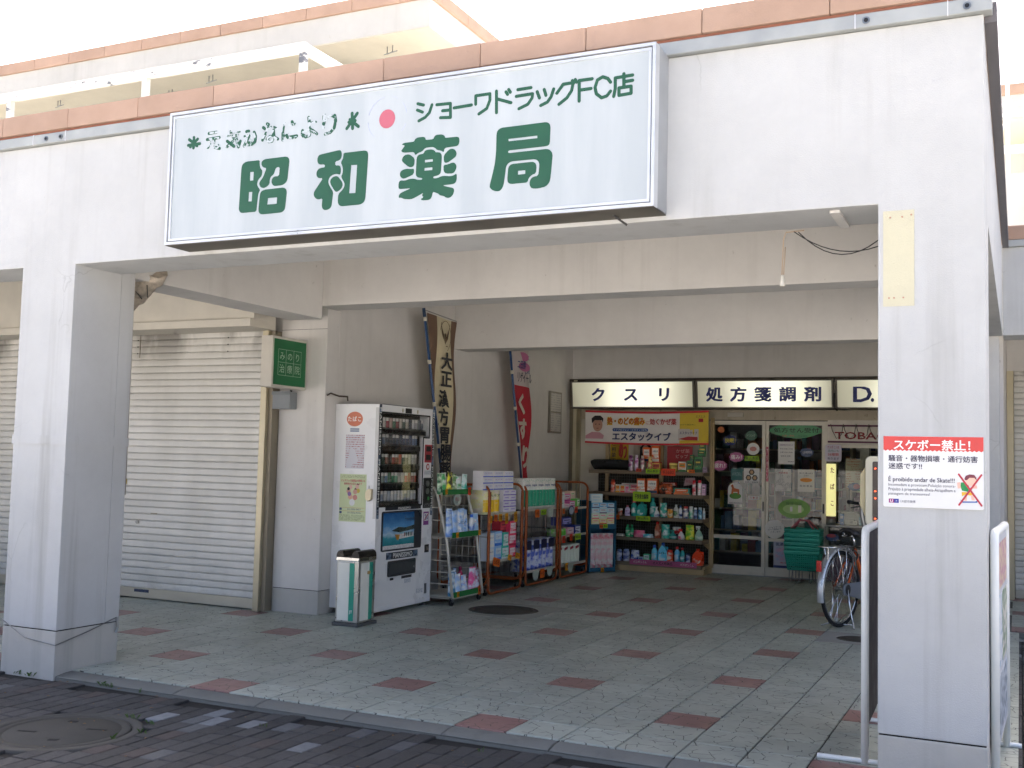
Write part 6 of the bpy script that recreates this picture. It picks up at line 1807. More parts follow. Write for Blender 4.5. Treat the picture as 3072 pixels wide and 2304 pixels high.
# chain case, crank, pedals
MB().prism([(x, z) for x, z in [(-.06, WR - .045), (-.075, WR), (-.06, WR + .045), (.02, WR + .055), (BBX, BBZ + .10), (BBX + .07, BBZ + .07), (BBX + .10, BBZ), (BBX + .07, BBZ - .07), (BBX, BBZ - .10), (.05, WR - .06)]], -.075, -.058, 'y').build('chain_case', P('7d8288', .5, .2, .1, name='case_grey'), bk, bevel=.004)
MB().tube([(0, -.076, WR), (0, -.062, WR)], .045, 16).build('freewheel_cover', BLACK, bk)
MB().tube([(BBX, -.10, BBZ), (BBX + .10, -.105, BBZ - .13)], .010, 8).tube([(BBX, .09, BBZ), (BBX - .10, .095, BBZ + .13)], .010, 8).tube([(BBX, -.10, BBZ), (BBX, .09, BBZ)], .014, 8).build('crank', STEEL, bk)
MB().cbox(BBX + .10, -.155, BBZ - .13, .09, .09, .022).build('pedal', BLACK, bk, bevel=.005)
MB().cbox(BBX - .10, .145, BBZ + .13, .09, .09, .022).build('pedal', BLACK, bk, bevel=.005)
# kick stand
ks = MB()
ks.tube([(0, -.07, WR), (.02, -.085, .16), (.03, -.11, .03), (-.02, -.14, .006)], .007, 6).tube([(0, .07, WR), (.02, .085, .16), (.03, .13, .02), (-.06, .15, .006)], .007, 6).tube([(.03, -.11, .03), (.03, .13, .02)], .006, 6)
ks.build('kick_stand', CHROME, bk)
# handlebar
hb = MB()
hb.tube([(HX1, 0, HZ1), (HX1 - .02, 0, .96), (HX1 + .02, 0, 1.0)], .012, 8)
hb.tube([(HX1 - .20, -.27, 1.075), (HX1 - .05, -.24, 1.06), (HX1 + .03, -.12, 1.01), (HX1 + .02, 0, 1.0), (HX1 + .03, .12, 1.01), (HX1 - .05, .24, 1.06), (HX1 - .20, .27, 1.075)], .011, 8)
hbo = hb.build('handlebar', CHROME, bk)
for s_ in (-1, 1):
    MB().tube([(HX1 - .22, s_ * .274, 1.077), (HX1 - .08, s_ * .25, 1.065)], .017, 10).build('grip', BLACK, hbo)
    MB().tube([(HX1 - .03, s_ * .235, 1.05), (HX1 - .06, s_ * .25, 1.03), (HX1 - .16, s_ * .275, 1.02)], .006, 6).build('brake_lever', DARKM, hbo)
# front basket
fbk = MB()
for z, e in ((.78, .0), (.84, .012), (.90, .022), (.96, .03), (1.0, .035)):
    fbk.tube([(.95 - e * .2, -.14 - e, z), (1.19 + e, -.14 - e, z), (1.19 + e, .14 + e, z), (.95 - e * .2, .14 + e, z)], .0035, 5, True)
for k in range(9):
    t_ = k / 8
    fbk.tube([(1.19, -.14 + .28 * t_, .78), (1.225, -.175 + .35 * t_, 1.0)], .0025, 4); fbk.tube([(.95, -.14 + .28 * t_, .78), (.945, -.175 + .35 * t_, 1.0)], .0025, 4); fbk.tube([(.95, -.14 + .28 * t_, .78), (1.19, -.14 + .28 * t_, .78)], .0025, 4)
    for s_ in (-1, 1): fbk.tube([(.95 + .24 * t_, s_ * .14, .78), (.945 + .28 * t_, s_ * .175, 1.0)], .0025, 4)
fbk.build('front_basket', STEEL, bk, recalc=False)

# ------------------------------------------------------------------ LED display on a bent pipe, partly behind the right pillar
led = thing('led_display', 'beige upright LED message display behind the right pillar', 'display', (1.98, 2.2, 0))
BG = P('cfc39a', .5, 0, .08, name='led_case')
MB().prism(rrect(-.17, 1.03, .17, 1.48, .035), -.05, .05, 'y').build('case', P('d9d4bd', .45, 0, .06, name='led_front'), led, bevel=.008)
MB().prism([(-.205, 1.16), (-.205, 1.36), (-.172, 1.41), (-.172, 1.09)], -.03, .05, 'y').build('side_housing', BG, led, bevel=.004)
MB().box(-.208, -.01, 1.235, -.203, .03, 1.295).build('clamp', STEEL, led)
flat('screen', rrect(-.125, 1.06, .14, 1.445, .01), -.0505, P('4a3f36', .35, 0, .1, name='led_screen'), led, t=.003)
LEDM = emit('ff3a14', 3.0, 'led_red')
random.seed(31)
mb = MB()
for i in range(8):
    for j in range(26):
        x, z = -.075 + i * .024, 1.085 + j * .0138
        on = (i in (1, 2) and 10 <= j <= 21) or (i in (1, 2) and j in (3, 4, 7)) or (i > 3 and random.random() < .45)
        if on: mb.cbox(x, -.0545, z, .009, .002, .006)
mb.build('led_dot', LEDM, led, kind='stuff', recalc=False)
mb = MB()
for z in (1.40, 1.255, 1.21, 1.08): mb.cbox(-.108, -.0545, z, .008, .002, .006)
mb.build('led_lamp', LEDM, led, kind='stuff', recalc=False)
MB().tube([(-.19, .03, 1.25), (-.195, .03, 1.10), (-.18, .03, 1.02), (-.12, .03, .95), (-.05, .03, .88), (-.03, .03, .70), (-.03, .03, .0)], .019, 10).build('pipe', STEEL, led)
MB().lathe([(.16, 0), (.16, .012), (.03, .03), (.022, .05)], 20, 0, (-.03, .03, 0)).build('base', DARKM, led)
MB().tube([(-.02, .0, 1.03), (-.02, .03, .93)], .008, 6).tube([(.05, .0, 1.03), (-.02, .03, .90)], .008, 6).build('strut', STEEL, led)

# ------------------------------------------------------------------ two panel stands beside the right pillar
def panel_stand(label, loc, rz, face, h, art):
    t = thing('panel_stand', label, 'sign stand', loc, rz)
    # local: panel lies in the x (0..0.9) - z plane; near edge x=0
    L = .9
    pts = [(0, 0, .0), (0, 0, h - .04), (.012, 0, h - .012), (.04, 0, h), (L - .04, 0, h), (L - .012, 0, h - .012), (L, 0, h - .04), (L, 0, 0)]
    MB().tube(pts, .019, 10).build('frame', P('f0f2ee', .35, 0, .06, name='stand_white'), t)
    MB().box(.014, -.006, .16, L - .014, .006, h - .014).build('panel', face, t)
    for x, fl_ in ((.0, .22), (L, .07)):
        MB().tube([(x, -fl_, .012), (x, fl_, .012)], .0125, 8).build('foot', MATS['stand_white'], t)
    if art:
        random.seed(12)
        for k, (x0, z0, x1, z1, c, d) in enumerate(((.05, .86, .85, 1.07, 'c08a9c', 'd8c4a4'), (.05, .5, .45, .83, '9ab0c4', 'dfe2e4'), (.48, .5, .85, .83, '6f8a6a', 'd8d4c8'), (.05, .2, .85, .46, '7f8a94', 'c8d0d8'))):
            flat('poster', rect(x0, z0, x1, z1), -.006, pkg(c, d, '3a4a8a', k), t, t=.0015)
    return t
panel_stand('white tubular panel stand with dark panel left of the right pillar', (2.035, .34, 0), PI / 2 + .03, P('2a2024', .6, 0, .15, name='stand_dark'), 1.105, False)
panel_stand('white tubular panel stand with posters right of the right pillar', (2.608, .15, 0), PI / 2 - .037, P('c9ccd0', .5, 0, .1), 1.128, True)
# ------------------------------------------------------------------ goods
def lighter(c):
    r = [int(c[i:i + 2], 16) for i in (0, 2, 4)]
    k = min(1.36, 240 / max(r))
    return '%02x%02x%02x' % tuple(min(255, int(v * k + 6)) for v in r)
def prod(kind, label, cat, loc, rz, w, h, d, cols, seed=0, group=None, txt=None, tcol=None):
    """one article standing at loc, its front towards local -y"""
    t = thing(kind if kind not in ('spray', 'can', 'jug', 'tub', 'pack') else {'spray': 'spray_bottle', 'can': 'spray_can', 'jug': 'bottle', 'tub': 'tub', 'pack': 'roll_pack'}[kind], label, cat, loc, rz, group)
    cols = [lighter(c) if len(c) == 6 else c for c in cols]
    A = cols[0]; B = cols[1] if len(cols) > 1 else 'e0dcd4'; C = cols[2] if len(cols) > 2 else '303038'
    art = pkg(A, B, C, seed)
    a, b = w / 2, d / 2
    if kind == 'box':
        MB().box(-a, -b, 0, a, b, h).build('carton', P(A, .4, 0, .06), t, bevel=.0015)
        flat('base_stripe', rect(-a * .99, h * .02, a * .99, h * .20), -b - .0002, P(C if seed % 2 else B, .4, 0, .05), t, t=.0006)
        flat('front_art', rect(-a * .9, h * .22, a * .9, h * .43), -b - .0002, art, t, t=.0006)
        flat('front_print', rect(-a * .82, h * .45, a * .82, h * .86), -b - .0002, P(B, .4, 0, .05), t, t=.0006)
        if not txt: flat('print_line', rect(-a * .6, h * .60, a * .6, h * .70), -b - .0009, P(C, .4, 0, 0), t, t=.0005)
    elif kind == 'bottle':
        r = a; sy = d / w
        MB().lathe([(r * .9, 0), (r, h * .03), (r, h * .60), (r * .92, h * .70), (r * .55, h * .80), (r * .42, h * .82), (r * .42, h * .85)], 16, 0, (0, 0, 0), 1, sy).build('body', P(A, .3, 0, .05), t)
        MB().lathe([(r * 1.012, h * .14), (r * 1.012, h * .55)], 16, 0, (0, 0, 0), 1, sy).build('label_band', pkg(B, A, C, seed), t)
        MB().lathe([(r * .50, h * .85), (r * .50, h * .98), (r * .40, h)], 12, 0, (0, 0, 0), 1, sy).build('cap', P(C, .35, 0, .05), t)
    elif kind == 'can':
        MB().lathe([(a * .93, 0), (a, h * .02), (a, h * .78), (a * .86, h * .82)], 16).build('body', pkg(A, B, C, seed, .25), t)
        MB().lathe([(a * .80, h * .82), (a * .82, h * .97), (a * .66, h)], 14).build('cap', P(C, .35, 0, .05), t)
    elif kind == 'tub':
        MB().lathe([(a * .88, 0), (a * .95, h * .75)], 16).build('body', pkg(A, B, C, seed), t)
        MB().lathe([(a, h * .75), (a, h * .97), (a * .94, h)], 16).build('lid', P(C, .35, 0, .05), t)
    elif kind == 'jug':
        prof = rrect(-a, 0, a, h * .62, a * .25, 3)
        MB().prism([(-a, .004), (-a * .95, 0), (a * .95, 0), (a, .004), (a, h * .55), (a * .75, h * .72), (a * .35, h * .82), (a * .30, h * .86), (-a * .30, h * .86), (-a * .35, h * .82), (-a * .85, h * .66), (-a, h * .52)], -b, b, 'y').build('body', P(A, .3, 0, .05), t, bevel=.006)
        MB().tube([(a * .35, 0, h * .78), (a * 1.0, 0, h * .80), (a * 1.05, 0, h * .6), (a * .9, 0, h * .5)], a * .16, 6).build('handle', P(A, .3, 0, .05), t)
        flat('label_front', ell(-.05 * a, h * .30, a * .78, h * .20, 18), -b - .0002, pkg(B, A, C, seed), t, t=.0008)
        MB().lathe([(a * .34, h * .86), (a * .34, h * .99), (a * .28, h)], 12).build('cap', P(C, .35, 0, .05), t)
    elif kind == 'spray':
        MB().lathe([(a * .9, 0), (a, h * .04), (a * .98, h * .35), (a * .62, h * .58), (a * .30, h * .70), (a * .28, h * .76)], 14, 0, (0, 0, 0), 1, d / w).build('body', P(A, .3, 0, .05), t)
        MB().lathe([(a * 1.0, h * .08), (a * 1.0, h * .32)], 14, 0, (0, 0, 0), 1.012, d / w * 1.012).build('label_band', pkg(B, A, C, seed), t)
        MB().box(-a * .75, -b * .35, h * .88, a * .40, b * .35, h).box(-a * .28, -b * .3, h * .762, a * .28, b * .3, h * .879).build('trigger_head', P(C, .35, 0, .05), t, bevel=.003)
        MB().tube([(-a * .45, 0, h * .878), (-a * .6, 0, h * .80), (-a * .45, 0, h * .72)], a * .10, 5).build('trigger', P(C, .35, 0, .05), t)
    elif kind == 'pouch':
        nx, nz = 8, 9
        vs = []; fs = []
        for sgn in (-1, 1):
            for j in range(nz + 1):
                v = j / nz
                for i in range(nx + 1):
                    u = -1 + 2 * i / nx
                    ww = a * (1 - .10 * v + .03 * math.sin(v * 9 + seed))
                    dd = b * (1 - v) ** .55 * (1 - abs(u) ** 2.4) * (1 + .12 * math.sin(u * 5 + v * 7 + seed))
                    vs.append((u * ww, sgn * (dd + .0012) - .012 * v * (seed % 3 - 1), v * h * (1 - .015 * math.cos(u * 3 + seed))))
        n1_ = (nx + 1) * (nz + 1)
        for j in range(nz):
            for i in range(nx):
                o = j * (nx + 1) + i
                fs += [(o, o + 1, o + nx + 2, o + nx + 1), (n1_ + o, n1_ + o + nx + 1, n1_ + o + nx + 2, n1_ + o + 1)]
        for j in range(nz):
            for i in (0, nx):
                o = j * (nx + 1) + i
                fs.append((o, o + nx + 1, n1_ + o + nx + 1, n1_ + o))
        for i in range(nx):
            o = nz * (nx + 1) + i; fs.append((o, o + 1, n1_ + o + 1, n1_ + o)); fs.append((i, n1_ + i, n1_ + i + 1, i + 1))
        MB().add(vs, fs, 0, True).build('film', pkg(A, B, C, seed, .22), t)
        yv = -.0035 - .012 * .96 * (seed % 3 - 1)
        MB().box(-a * .84, yv - .0012, h * .955, a * .84, yv + .005, h * 1.0).build('seal', P(B, .3, 0, .05), t)
    elif kind == 'pack':
        # film-wrapped rolls: bulging columns behind printed film
        n = max(2, round(w / .105)); rr = w / n / 2
        mb = MB()
        pts = []
        for k in range(n):
            cx = -a + rr * (2 * k + 1)
            for q in range(7):
                an = PI + PI * q / 6
                pts.append((cx + rr * math.cos(an), -b + rr * .55 + rr * .55 * math.sin(an)))
        pts += [(a, b), (-a, b)]
        mb.prism(pts, 0, h, 'z', 0, True)
        mb.build('film', art, t)
        mb = MB()
        zt = h * (.62 if len(cols) < 4 else float(cols[3]))
        pts2 = [(x, y - .0012) for x, y in pts[:-2]]
        o_ = len(pts2)
        mb.add([(x, y, h * .10) for x, y in pts2] + [(x, y, zt) for x, y in pts2], [(i, i + 1, i + 1 + o_, i + o_) for i in range(o_ - 1)], 0, True)
        mb.build('printed_field', pkg(C, cols[4] if len(cols) > 4 else C, B, seed), t)
    if txt:
        T(t, txt, 0, h * (.66 if kind == 'box' else .78 if kind == 'pack' else .5), w * (.66 if kind == 'box' else .8), h * (.12 if kind != 'pack' else .09), P(tcol or C, .4, 0, 0), -b - .0012 - (.004 if kind in ('pouch',) else 0), bold=.02)
    return t

def card(label, loc, rz, w, h, m, s, sc=None, cat='price tag', name='price_tag', tilt=0, tc=None, bold=.02):
    t = thing(name, label, cat, loc, rz)
    t.rotation_euler = (0, tilt, rz)
    mb = MB(); mb.prism(rrect(-w / 2, -h / 2, w / 2, h / 2, min(w, h) * .08, 2), -.0012, 0, 'y'); mb.build('card', m, t)
    if s: T(t, s, 0, 0, w * .78, h * .5, tc or INKB, -.0014, bold=bold)
    return t

# ------------------------------------------------------------------ steel wall display with five shelves
WS = thing('wall_display', 'brown steel wall display with five shelves of medicines and cleaners', 'shelf unit', (0, 0, 0))
SHM = P('8a7a64', .5, .1, .2, 5, name='shelf_brown'); SHC = P('c4ad84', .5, .1, .15, 5, name='shelf_tan')
LV = [1.29, 1.0, .70, .43, .115]
XL, XR = -2.47, -.885
for k, z in enumerate(LV):
    b_ = MB().box(XL, 8.30 if k < 4 else 8.26, z - .045, XR - .03, 8.66, z).build('shelf_board', SHM, WS, bevel=.003)
MB().box(XL, 8.255, 0, XR, 8.66, .068).build('base', SHC, WS, bevel=.004)
for x in (-2.36, -1.60, XR - .03):
    po = MB().box(x, 8.635, .068, x + .045, 8.68, 2.0).build('post', SHC, WS)
ep = MB().box(XR - .028, 8.30, .069, XR, 8.67, .10).box(XR - .028, 8.60, .10, XR, 8.634, 1.95).build('end_panel', SHC, WS)
sl = MB()
for k in range(34):
    sl.box(XR - .0285 + .004, 8.628, .16 + k * .034, XR - .018, 8.6345, .175 + k * .034)
sl.build('slot_row', BLACK, WS, kind='stuff', recalc=False)
for k, z in enumerate(LV[:4]):
    MB().prism([(8.30, z - .046), (8.62, z - .046), (8.62, z - .13), (8.58, z - .13)], XR - .024, XR - .018, 'x').build('bracket', SHC, WS)
ms = MB()
for k in range(46): ms.tube([(XL + k * .034, 8.675, .12), (XL + k * .034, 8.675, 1.25)], .0016, 4, cap=False)
for k in range(30): ms.tube([(XL, 8.674, .14 + k * .038), (XR - .04, 8.674, .14 + k * .038)], .0016, 4, cap=False)
ms.build('wire_mesh', STEEL, WS, kind='stuff', recalc=False)
MB().box(XL, 8.682, .1, XR - .03, 8.69, 1.28).build('back_panel', P('4a463c', .7, 0, .2), WS)
pst = MB().box(-1.86, 8.252, .085, -.975, 8.2585, .155).build('pink_shelf_strip', P('c2628a', .5, 0, .2, 9), WS)
T(WS, 'オススメ特価品', -1.42, .121, .26, .035, INKB, 8.252, bold=.02); T(WS, 'バスボンくん', -1.72, .121, .18, .03, INKW, 8.252); T(WS, 'バスボンくん', -1.1, .118, .18, .03, INKW, 8.252)

def cx(u, v=1088): return -2 + (u - 372 - (1600 - v) * .0155) / 690.0
SHN = ['top', 'second', 'third', 'fourth', 'bottom']
def row(k, items):
    z = LV[k] + .0005
    cnt = 0
    items = sorted(items, key=lambda i: i[1])
    for i, it in enumerate(items):
        kind, u0, u1, v0, v1, cols, desc = it[:7]
        opt = it[7] if len(it) > 7 else {}
        w = (u1 - u0) / 690.0 * .97; h = (v1 - v0) / 722.0
        d = opt.get('d', min(.09, max(.03, w * .75)))
        dy = opt.get('dy', 0); dz = opt.get('dz', 0)
        y = 8.315 + d / 2 + dy + .004 * (i % 3)
        x = cx((u0 + u1) / 2, (v0 + v1) / 2) - dy * .21
        lbl = '%s, %s from left on %s shelf of wall display' % (desc, ORD[i], SHN[k])
        prod(kind, lbl, opt.get('cat', {'can': 'can', 'spray': 'spray bottle', 'jug': 'bottle', 'pack': 'pack'}.get(kind, kind)), (x, y, z + dz), random.uniform(-.12, .12) if kind not in ('box',) else random.uniform(-.04, .04), w, h, d, cols, opt.get('seed', int(u0)), None, opt.get('txt'), opt.get('tc'))
random.seed(17)
row(0, [('can', 440, 482, 480, 625, ['7a3a6a', 'd8d4d8', '5a2a52'], 'purple and white slim can'), ('can', 498, 532, 480, 628, ['b8aab8', '8a4a7a', 'a8a0a8'], 'pale violet slim can'), ('can', 553, 587, 488, 630, ['c9c4bc', '8a5a6a', 'b8a898'], 'white slim can with gold cap'), ('can', 622, 660, 495, 632, ['c9b878', 'a04a4a', 'c8b070'], 'gold-topped slim can'),
        ('box', 664, 737, 555, 632, ['c9a24a', '8a3a2a', '5a2a1a'], 'gold and red squat carton'), ('tub', 815, 892, 558, 638, ['c9b060', '8a7a30', 'b0a058'], 'yellow metal tin'), ('box', 905, 977, 545, 640, ['e0dcd0', 'c97a2a', '3a6a3a'], 'white and orange carton'),
        ('box', 985, 1035, 535, 640, ['2c5a30', '1f3a24', 'c9b24a'], 'short dark green carton'), ('box', 1050, 1117, 500, 642, ['2f6a38', '1f3a24', 'c9b24a'], 'tall dark green carton with gold band'),
        ('box', 600, 722, 470, 556, ['a02a30', 'c9c0bc', '7a1f24'], 'red display carton', dict(dy=.16, d=.12)), ('box', 1122, 1160, 590, 640, ['8a7a8a', '6a5a6a', '4a3a4a'], 'small mauve carton'), ('box', 905, 985, 490, 546, ['c9c08a', '8aa04a', 'b8502a'], 'pale yellow carton', dict(dy=.14, d=.06))])
for n_, (u0, u1, v0, v1, cols, dz, dy, lbl) in enumerate([(1078, 1142, 440, 500, ['2f6a38', '1f3a24', 'c9b24a'], .199, .02, 'green carton stacked on the tall dark green carton'), (1088, 1142, 352, 410, ['2c5a30', '1f3a24', 'c9b24a'], .284, .02, 'topmost green carton of the leaning green stack'), (1008, 1042, 480, 534, ['2c5a30', '1f3a24', 'c9b24a'], .147, 0, 'little green carton on the short dark green carton')]):
    prod('box', lbl, 'box', (cx((u0 + u1) / 2, v0), 8.35 + dy, LV[0] + dz), .05 * n_, (u1 - u0) / 690, (v1 - v0) / 722 if n_ != 0 else .083, .05, cols, n_)
for n_, (u0, u1, v0, v1) in enumerate([(565, 640, 335, 470), (645, 730, 320, 470)]):
    prod('box', ['white and orange insect-mat carton on the red display carton, left one', 'white and orange insect-mat carton on the red display carton, right one'][n_], 'box', (cx((u0 + u1) / 2, v0) - .035, 8.50, LV[0] + .121), [.02, -.03][n_], (u1 - u0) / 690 * .86, (v1 - v0) / 722, .06, ['c8602a', 'dcd8d0', '28324a'], n_ + 1, None, ['バルサン', 'ハボまき'][n_], '28324a')
bgc = thing('duffel_bag', 'long black bag lying at the left end of the top shelf', 'bag', (cx(255, 570), 8.44, LV[0]))
MB().tube([(-.265, 0, .062), (-.25, 0, .07), (-.10, 0, .074), (.08, 0, .074), (.25, 0, .066), (.265, 0, .058)], .066, 12).build('body', P('16171a', .6, 0, .2, 14, .5, 60, name='bag_black'), bgc)
MB().box(-.06, -.078, .085, .10, -.066, .115).build('label', P('2a2c30', .4, 0, 0), bgc); MB().tube([(-.12, -.06, .11), (-.05, -.075, .135), (.08, -.075, .135), (.14, -.06, .11)], .006, 5).build('strap', BLACK, bgc)
row(1, [('can', 270, 312, 705, 825, ['c9a8a0', 'b84a2a', '8a3020'], 'white and orange little can'), ('box', 318, 360, 755, 830, ['dcd6cc', 'c98a2a', 'b03a3a'], 'small white carton with orange foot'), ('box', 363, 408, 755, 830, ['d8d2c8', 'c98a2a', 'b03a3a'], 'small white carton with amber foot'), ('box', 410, 450, 760, 830, ['dcd6cc', 'c97a9a', 'b03a3a'], 'small white carton with pink foot'), ('box', 452, 512, 792, 836, ['d8d4cc', 'b85a6a', '8a3a4a'], 'low white and red carton'),
        ('box', 360, 440, 665, 752, ['c9c0b8', 'b06a74', '8a4a54'], 'white multipack with red rules', dict(dy=.16, dz=.0, d=.06)), ('box', 442, 520, 665, 752, ['c9c0b8', 'b06a74', '8a4a54'], 'white multipack with pink rules', dict(dy=.16, d=.06)),
        ('box', 520, 598, 700, 838, ['c8602a', 'dcd8d0', '28324a'], 'tall white and orange carton', dict(txt='バルサン', tc='28324a')), ('box', 612, 710, 700, 840, ['c8602a', 'dcd8d0', '28324a'], 'wide white and orange carton', dict(txt='ハボまき', tc='28324a', seed=3)),
        ('pouch', 715, 852, 752, 850, ['2a211c', 'a8502a', 'd8d0c0'], 'black and brown refill pouch', dict(txt='エステー', tc='d8d0c0')), ('box', 735, 880, 725, 760, ['8a2a24', 'c9a89a', '3a2420'], 'dark red flat carton', dict(dy=.14, dz=.10, d=.05)), ('box', 860, 1006, 790, 850, ['2f7a6a', 'c9602a', 'dcd8d0'], 'green and orange flat carton'), ('can', 1030, 1062, 715, 852, ['a83a40', 'c8c8c8', 'a01f28'], 'red-capped silver spray can'), ('can', 1075, 1112, 718, 856, ['b8a0a4', 'c8c8c8', 'b02a34'], 'red-capped pale spray can'), ('box', 1116, 1150, 745, 850, ['8a6a8a', 'c8a8b8', '4a3a4a'], 'narrow mauve carton')])
row(2, [('tub', 335, 382, 990, 1056, ['d0ccc8', 'a8502a', 'c8c4be'], 'small white jar'), ('bottle', 403, 452, 960, 1058, ['a8a0b8', '6a5a8a', '8a4a5a'], 'violet and white bottle'), ('bottle', 460, 516, 912, 1060, ['2a8a80', 'd0dcd8', 'b8506a'], 'teal bottle with pink cap'), ('jug', 520, 602, 925, 1060, ['2a8a80', 'd0dcd8', '1f6a64'], 'teal refill bottle'), ('bottle', 636, 692, 890, 1066, ['2a8078', 'c8d4d0', '2a8a80'], 'tall teal bottle'), ('spray', 664, 728, 975, 1070, ['d0d4d0', '3a4a7a', 'c8ccc8'], 'squat white bottle'), ('pouch', 730, 797, 942, 1076, ['d4d4d0', '2a8a7a', '28282c'], 'white and teal refill pouch'), ('can', 800, 850, 980, 1078, ['c8b89a', 'c98a2a', '3a3030'], 'amber spray can'), ('bottle', 855, 902, 958, 1082, ['d4d4cc', '4a6a4a', 'd0d0c8'], 'white bottle with pale cap'), ('bottle', 905, 938, 968, 1084, ['ccd0d4', '2a3a6a', '3a5a8a'], 'narrow blue and white bottle'), ('can', 945, 992, 973, 1084, ['d4d0cc', '3a4a6a', 'b04a44'], 'white can with red collar'), ('can', 995, 1037, 973, 1086, ['3a8a6a', 'd0d4d0', 'c8ccc8'], 'green and white can'), ('can', 1041, 1073, 983, 1086, ['8a9aa8', '3a4a6a', 'c8ccd0'], 'steel-blue can'), ('can', 1080, 1116, 980, 1087, ['8ab0b8', '3a6a8a', 'c8d4d8'], 'pale blue can'), ('bottle', 1120, 1144, 985, 1087, ['d0d4d4', '8aa0a8', 'c8ccd0'], 'slim pale bottle')])
row(3, [('bottle', 410, 452, 1135, 1250, ['2f8a5a', 'd0dcd0', '2f9a60'], 'green bottle'), ('bottle', 450, 482, 1138, 1250, ['2f8a5a', 'd0dcd0', '2f9a60'], 'slim green bottle', dict(dy=.05)), ('pouch', 482, 592, 1185, 1250, ['b0486a', 'c8788a', '8a2a4a'], 'pink soft pack'), ('pouch', 560, 668, 1240, 1276, ['3a9aa8', 'c8d8dc', '2a6a78'], 'flat teal sachet'), ('box', 330, 395, 1222, 1246, ['c8c4bc', 'a8a49c', '8a8680'], 'flat pale carton'), ('bottle', 680, 737, 1120, 1272, ['8a4a34', 'c8a890', 'b02a24'], 'brown bottle with red cap'), ('pouch', 740, 822, 1143, 1274, ['c8d8d4', '2a8a7a', '2a5a54'], 'white and teal pouch'), ('spray', 815, 882, 1195, 1278, ['2f7a70', 'c8d8d4', '2a6a60'], 'teal trigger spray'), ('tub', 838, 915, 1148, 1212, ['d0ccc8', 'b02a2a', 'd4d0cc'], 'white tub with red band', dict(dy=.10, dz=.06)), ('spray', 890, 957, 1183, 1280, ['d4d0d0', 'b03a5a', 'b02a2a'], 'white trigger spray with red head'), ('pouch', 958, 1042, 1148, 1284, ['5a9a2a', 'c8c83a', 'e0e0d8'], 'green and yellow pouch'), ('spray', 1045, 1117, 1158, 1288, ['7a9a8a', 'c8dcc8', 'd0d4d0'], 'clear green trigger spray')])
row(4, [('can', 325, 376, 1375, 1482, ['3a4a7a', 'c8ccd8', '6a7a9a'], 'blue and silver canister'), ('can', 385, 446, 1380, 1490, ['46507a', 'c8ccd8', '6a7a9a'], 'slate blue canister'), ('pouch', 450, 536, 1388, 1492, ['2a4a8a', 'd0d4dc', '1f2f5a'], 'blue refill pouch'), ('box', 536, 580, 1450, 1497, ['a8b8c8', '5a7a9a', '2a3a5a'], 'small pale carton'), ('box', 582, 642, 1425, 1502, ['4aa07a', 'd0dcd8', '2a6a5a'], 'mint green carton'), ('bottle', 650, 707, 1345, 1508, ['5aa8b8', 'c8dce0', '2a4a9a'], 'light blue bottle with blue cap'), ('jug', 715, 797, 1320, 1508, ['4a9ab0', 'c8dce0', '2a4a8a'], 'large light blue handled bottle', dict(txt='ハイター', tc='1f2a4a')), ('can', 790, 852, 1385, 1512, ['d4ccc0', 'c8502a', 'b83a2a'], 'white and orange canister'), ('bottle', 860, 912, 1362, 1522, ['5aa8c8', 'c8dce8', 'b83a3a'], 'blue bottle with red cap'), ('bottle', 914, 957, 1368, 1522, ['2a8a8a', 'c8dce0', 'b83a3a'], 'teal bottle with red cap'), ('can', 965, 1007, 1420, 1526, ['3a4a7a', 'a8a8b8', '28304a'], 'navy can'), ('jug', 1025, 1117, 1388, 1538, ['c8401c', 'd8d0c0', 'c83a1c'], 'orange handled bottle')])
FC = 8.298
for (u0, u1, v0, v1, m_, s, lbl, tc) in [(530, 580, 628, 656, NEONR, '¥98', 'small red price tag under the slim cans on the top shelf', None), (620, 747, 632, 676, NEONG, '税込表示', 'neon green tax-included card on the top shelf edge', None), (762, 893, 632, 697, NEONR, '¥1680', 'large red price card on the top shelf edge', P('8a2a10', .5, 0, 0)), (1012, 1066, 645, 676, NEONO, '¥12', 'small orange price tag under the green cartons', None), (500, 664, 842, 933, NEONG, '不快害虫駆除', 'large neon green card hanging from the second shelf', None), (530, 662, 1068, 1113, NEONG, '税込表示', 'neon green tax-included card on the third shelf edge', None), (303, 363, 1060, 1101, NEONO, '225', 'orange price tag reading 225 at the left of the third shelf', P('8a2a10', .5, 0, 0))]:
    vm_ = (v0 + v1) / 2
    xx = cx((u0 + u1) / 2, vm_)
    zz = .69 - (vm_ - (1088.7 + (xx + 1.5) * 30)) / 722.0
    card(lbl, (xx, FC - .045 if '225' not in lbl else FC, zz), 0, (u1 - u0) / 690, (v1 - v0) / 722, m_, s, tc=tc)
s = sticker('poster', 'yellow vertical poster behind the black bag', rect(-2.31, 1.36, -2.05, 1.70), P('b8982a', .7, 0, .1), 8.69, 'poster')
T(s, 'のう', -2.13, 1.56, .12, .22, P('a8302a', .6, 0, 0), 8.688, bold=.04); TV(s, 'ご相談下', -2.26, 1.68, 1.38, .07, INKB, 8.688, bold=.02)
s = sticker('poster', 'red medicine poster standing on the top shelf behind the cartons', rect(-1.46, 1.30, -1.12, 1.62), P('a8343a', .6, 0, .15), 8.52, 'poster')
T(s, 'かぜ薬', -1.25, 1.56, .18, .05, P('d8b0a8', .6, 0, 0), 8.518); T(s, 'ピップ', -1.26, 1.49, .16, .05, P('d8c0b8', .6, 0, 0), 8.518)
s = sticker('poster', 'white poster with a dark-haired portrait behind the slim cans', rect(-1.98, 1.36, -1.62, 1.66), P('b0a698', .7, 0, .1), 8.693, 'poster')
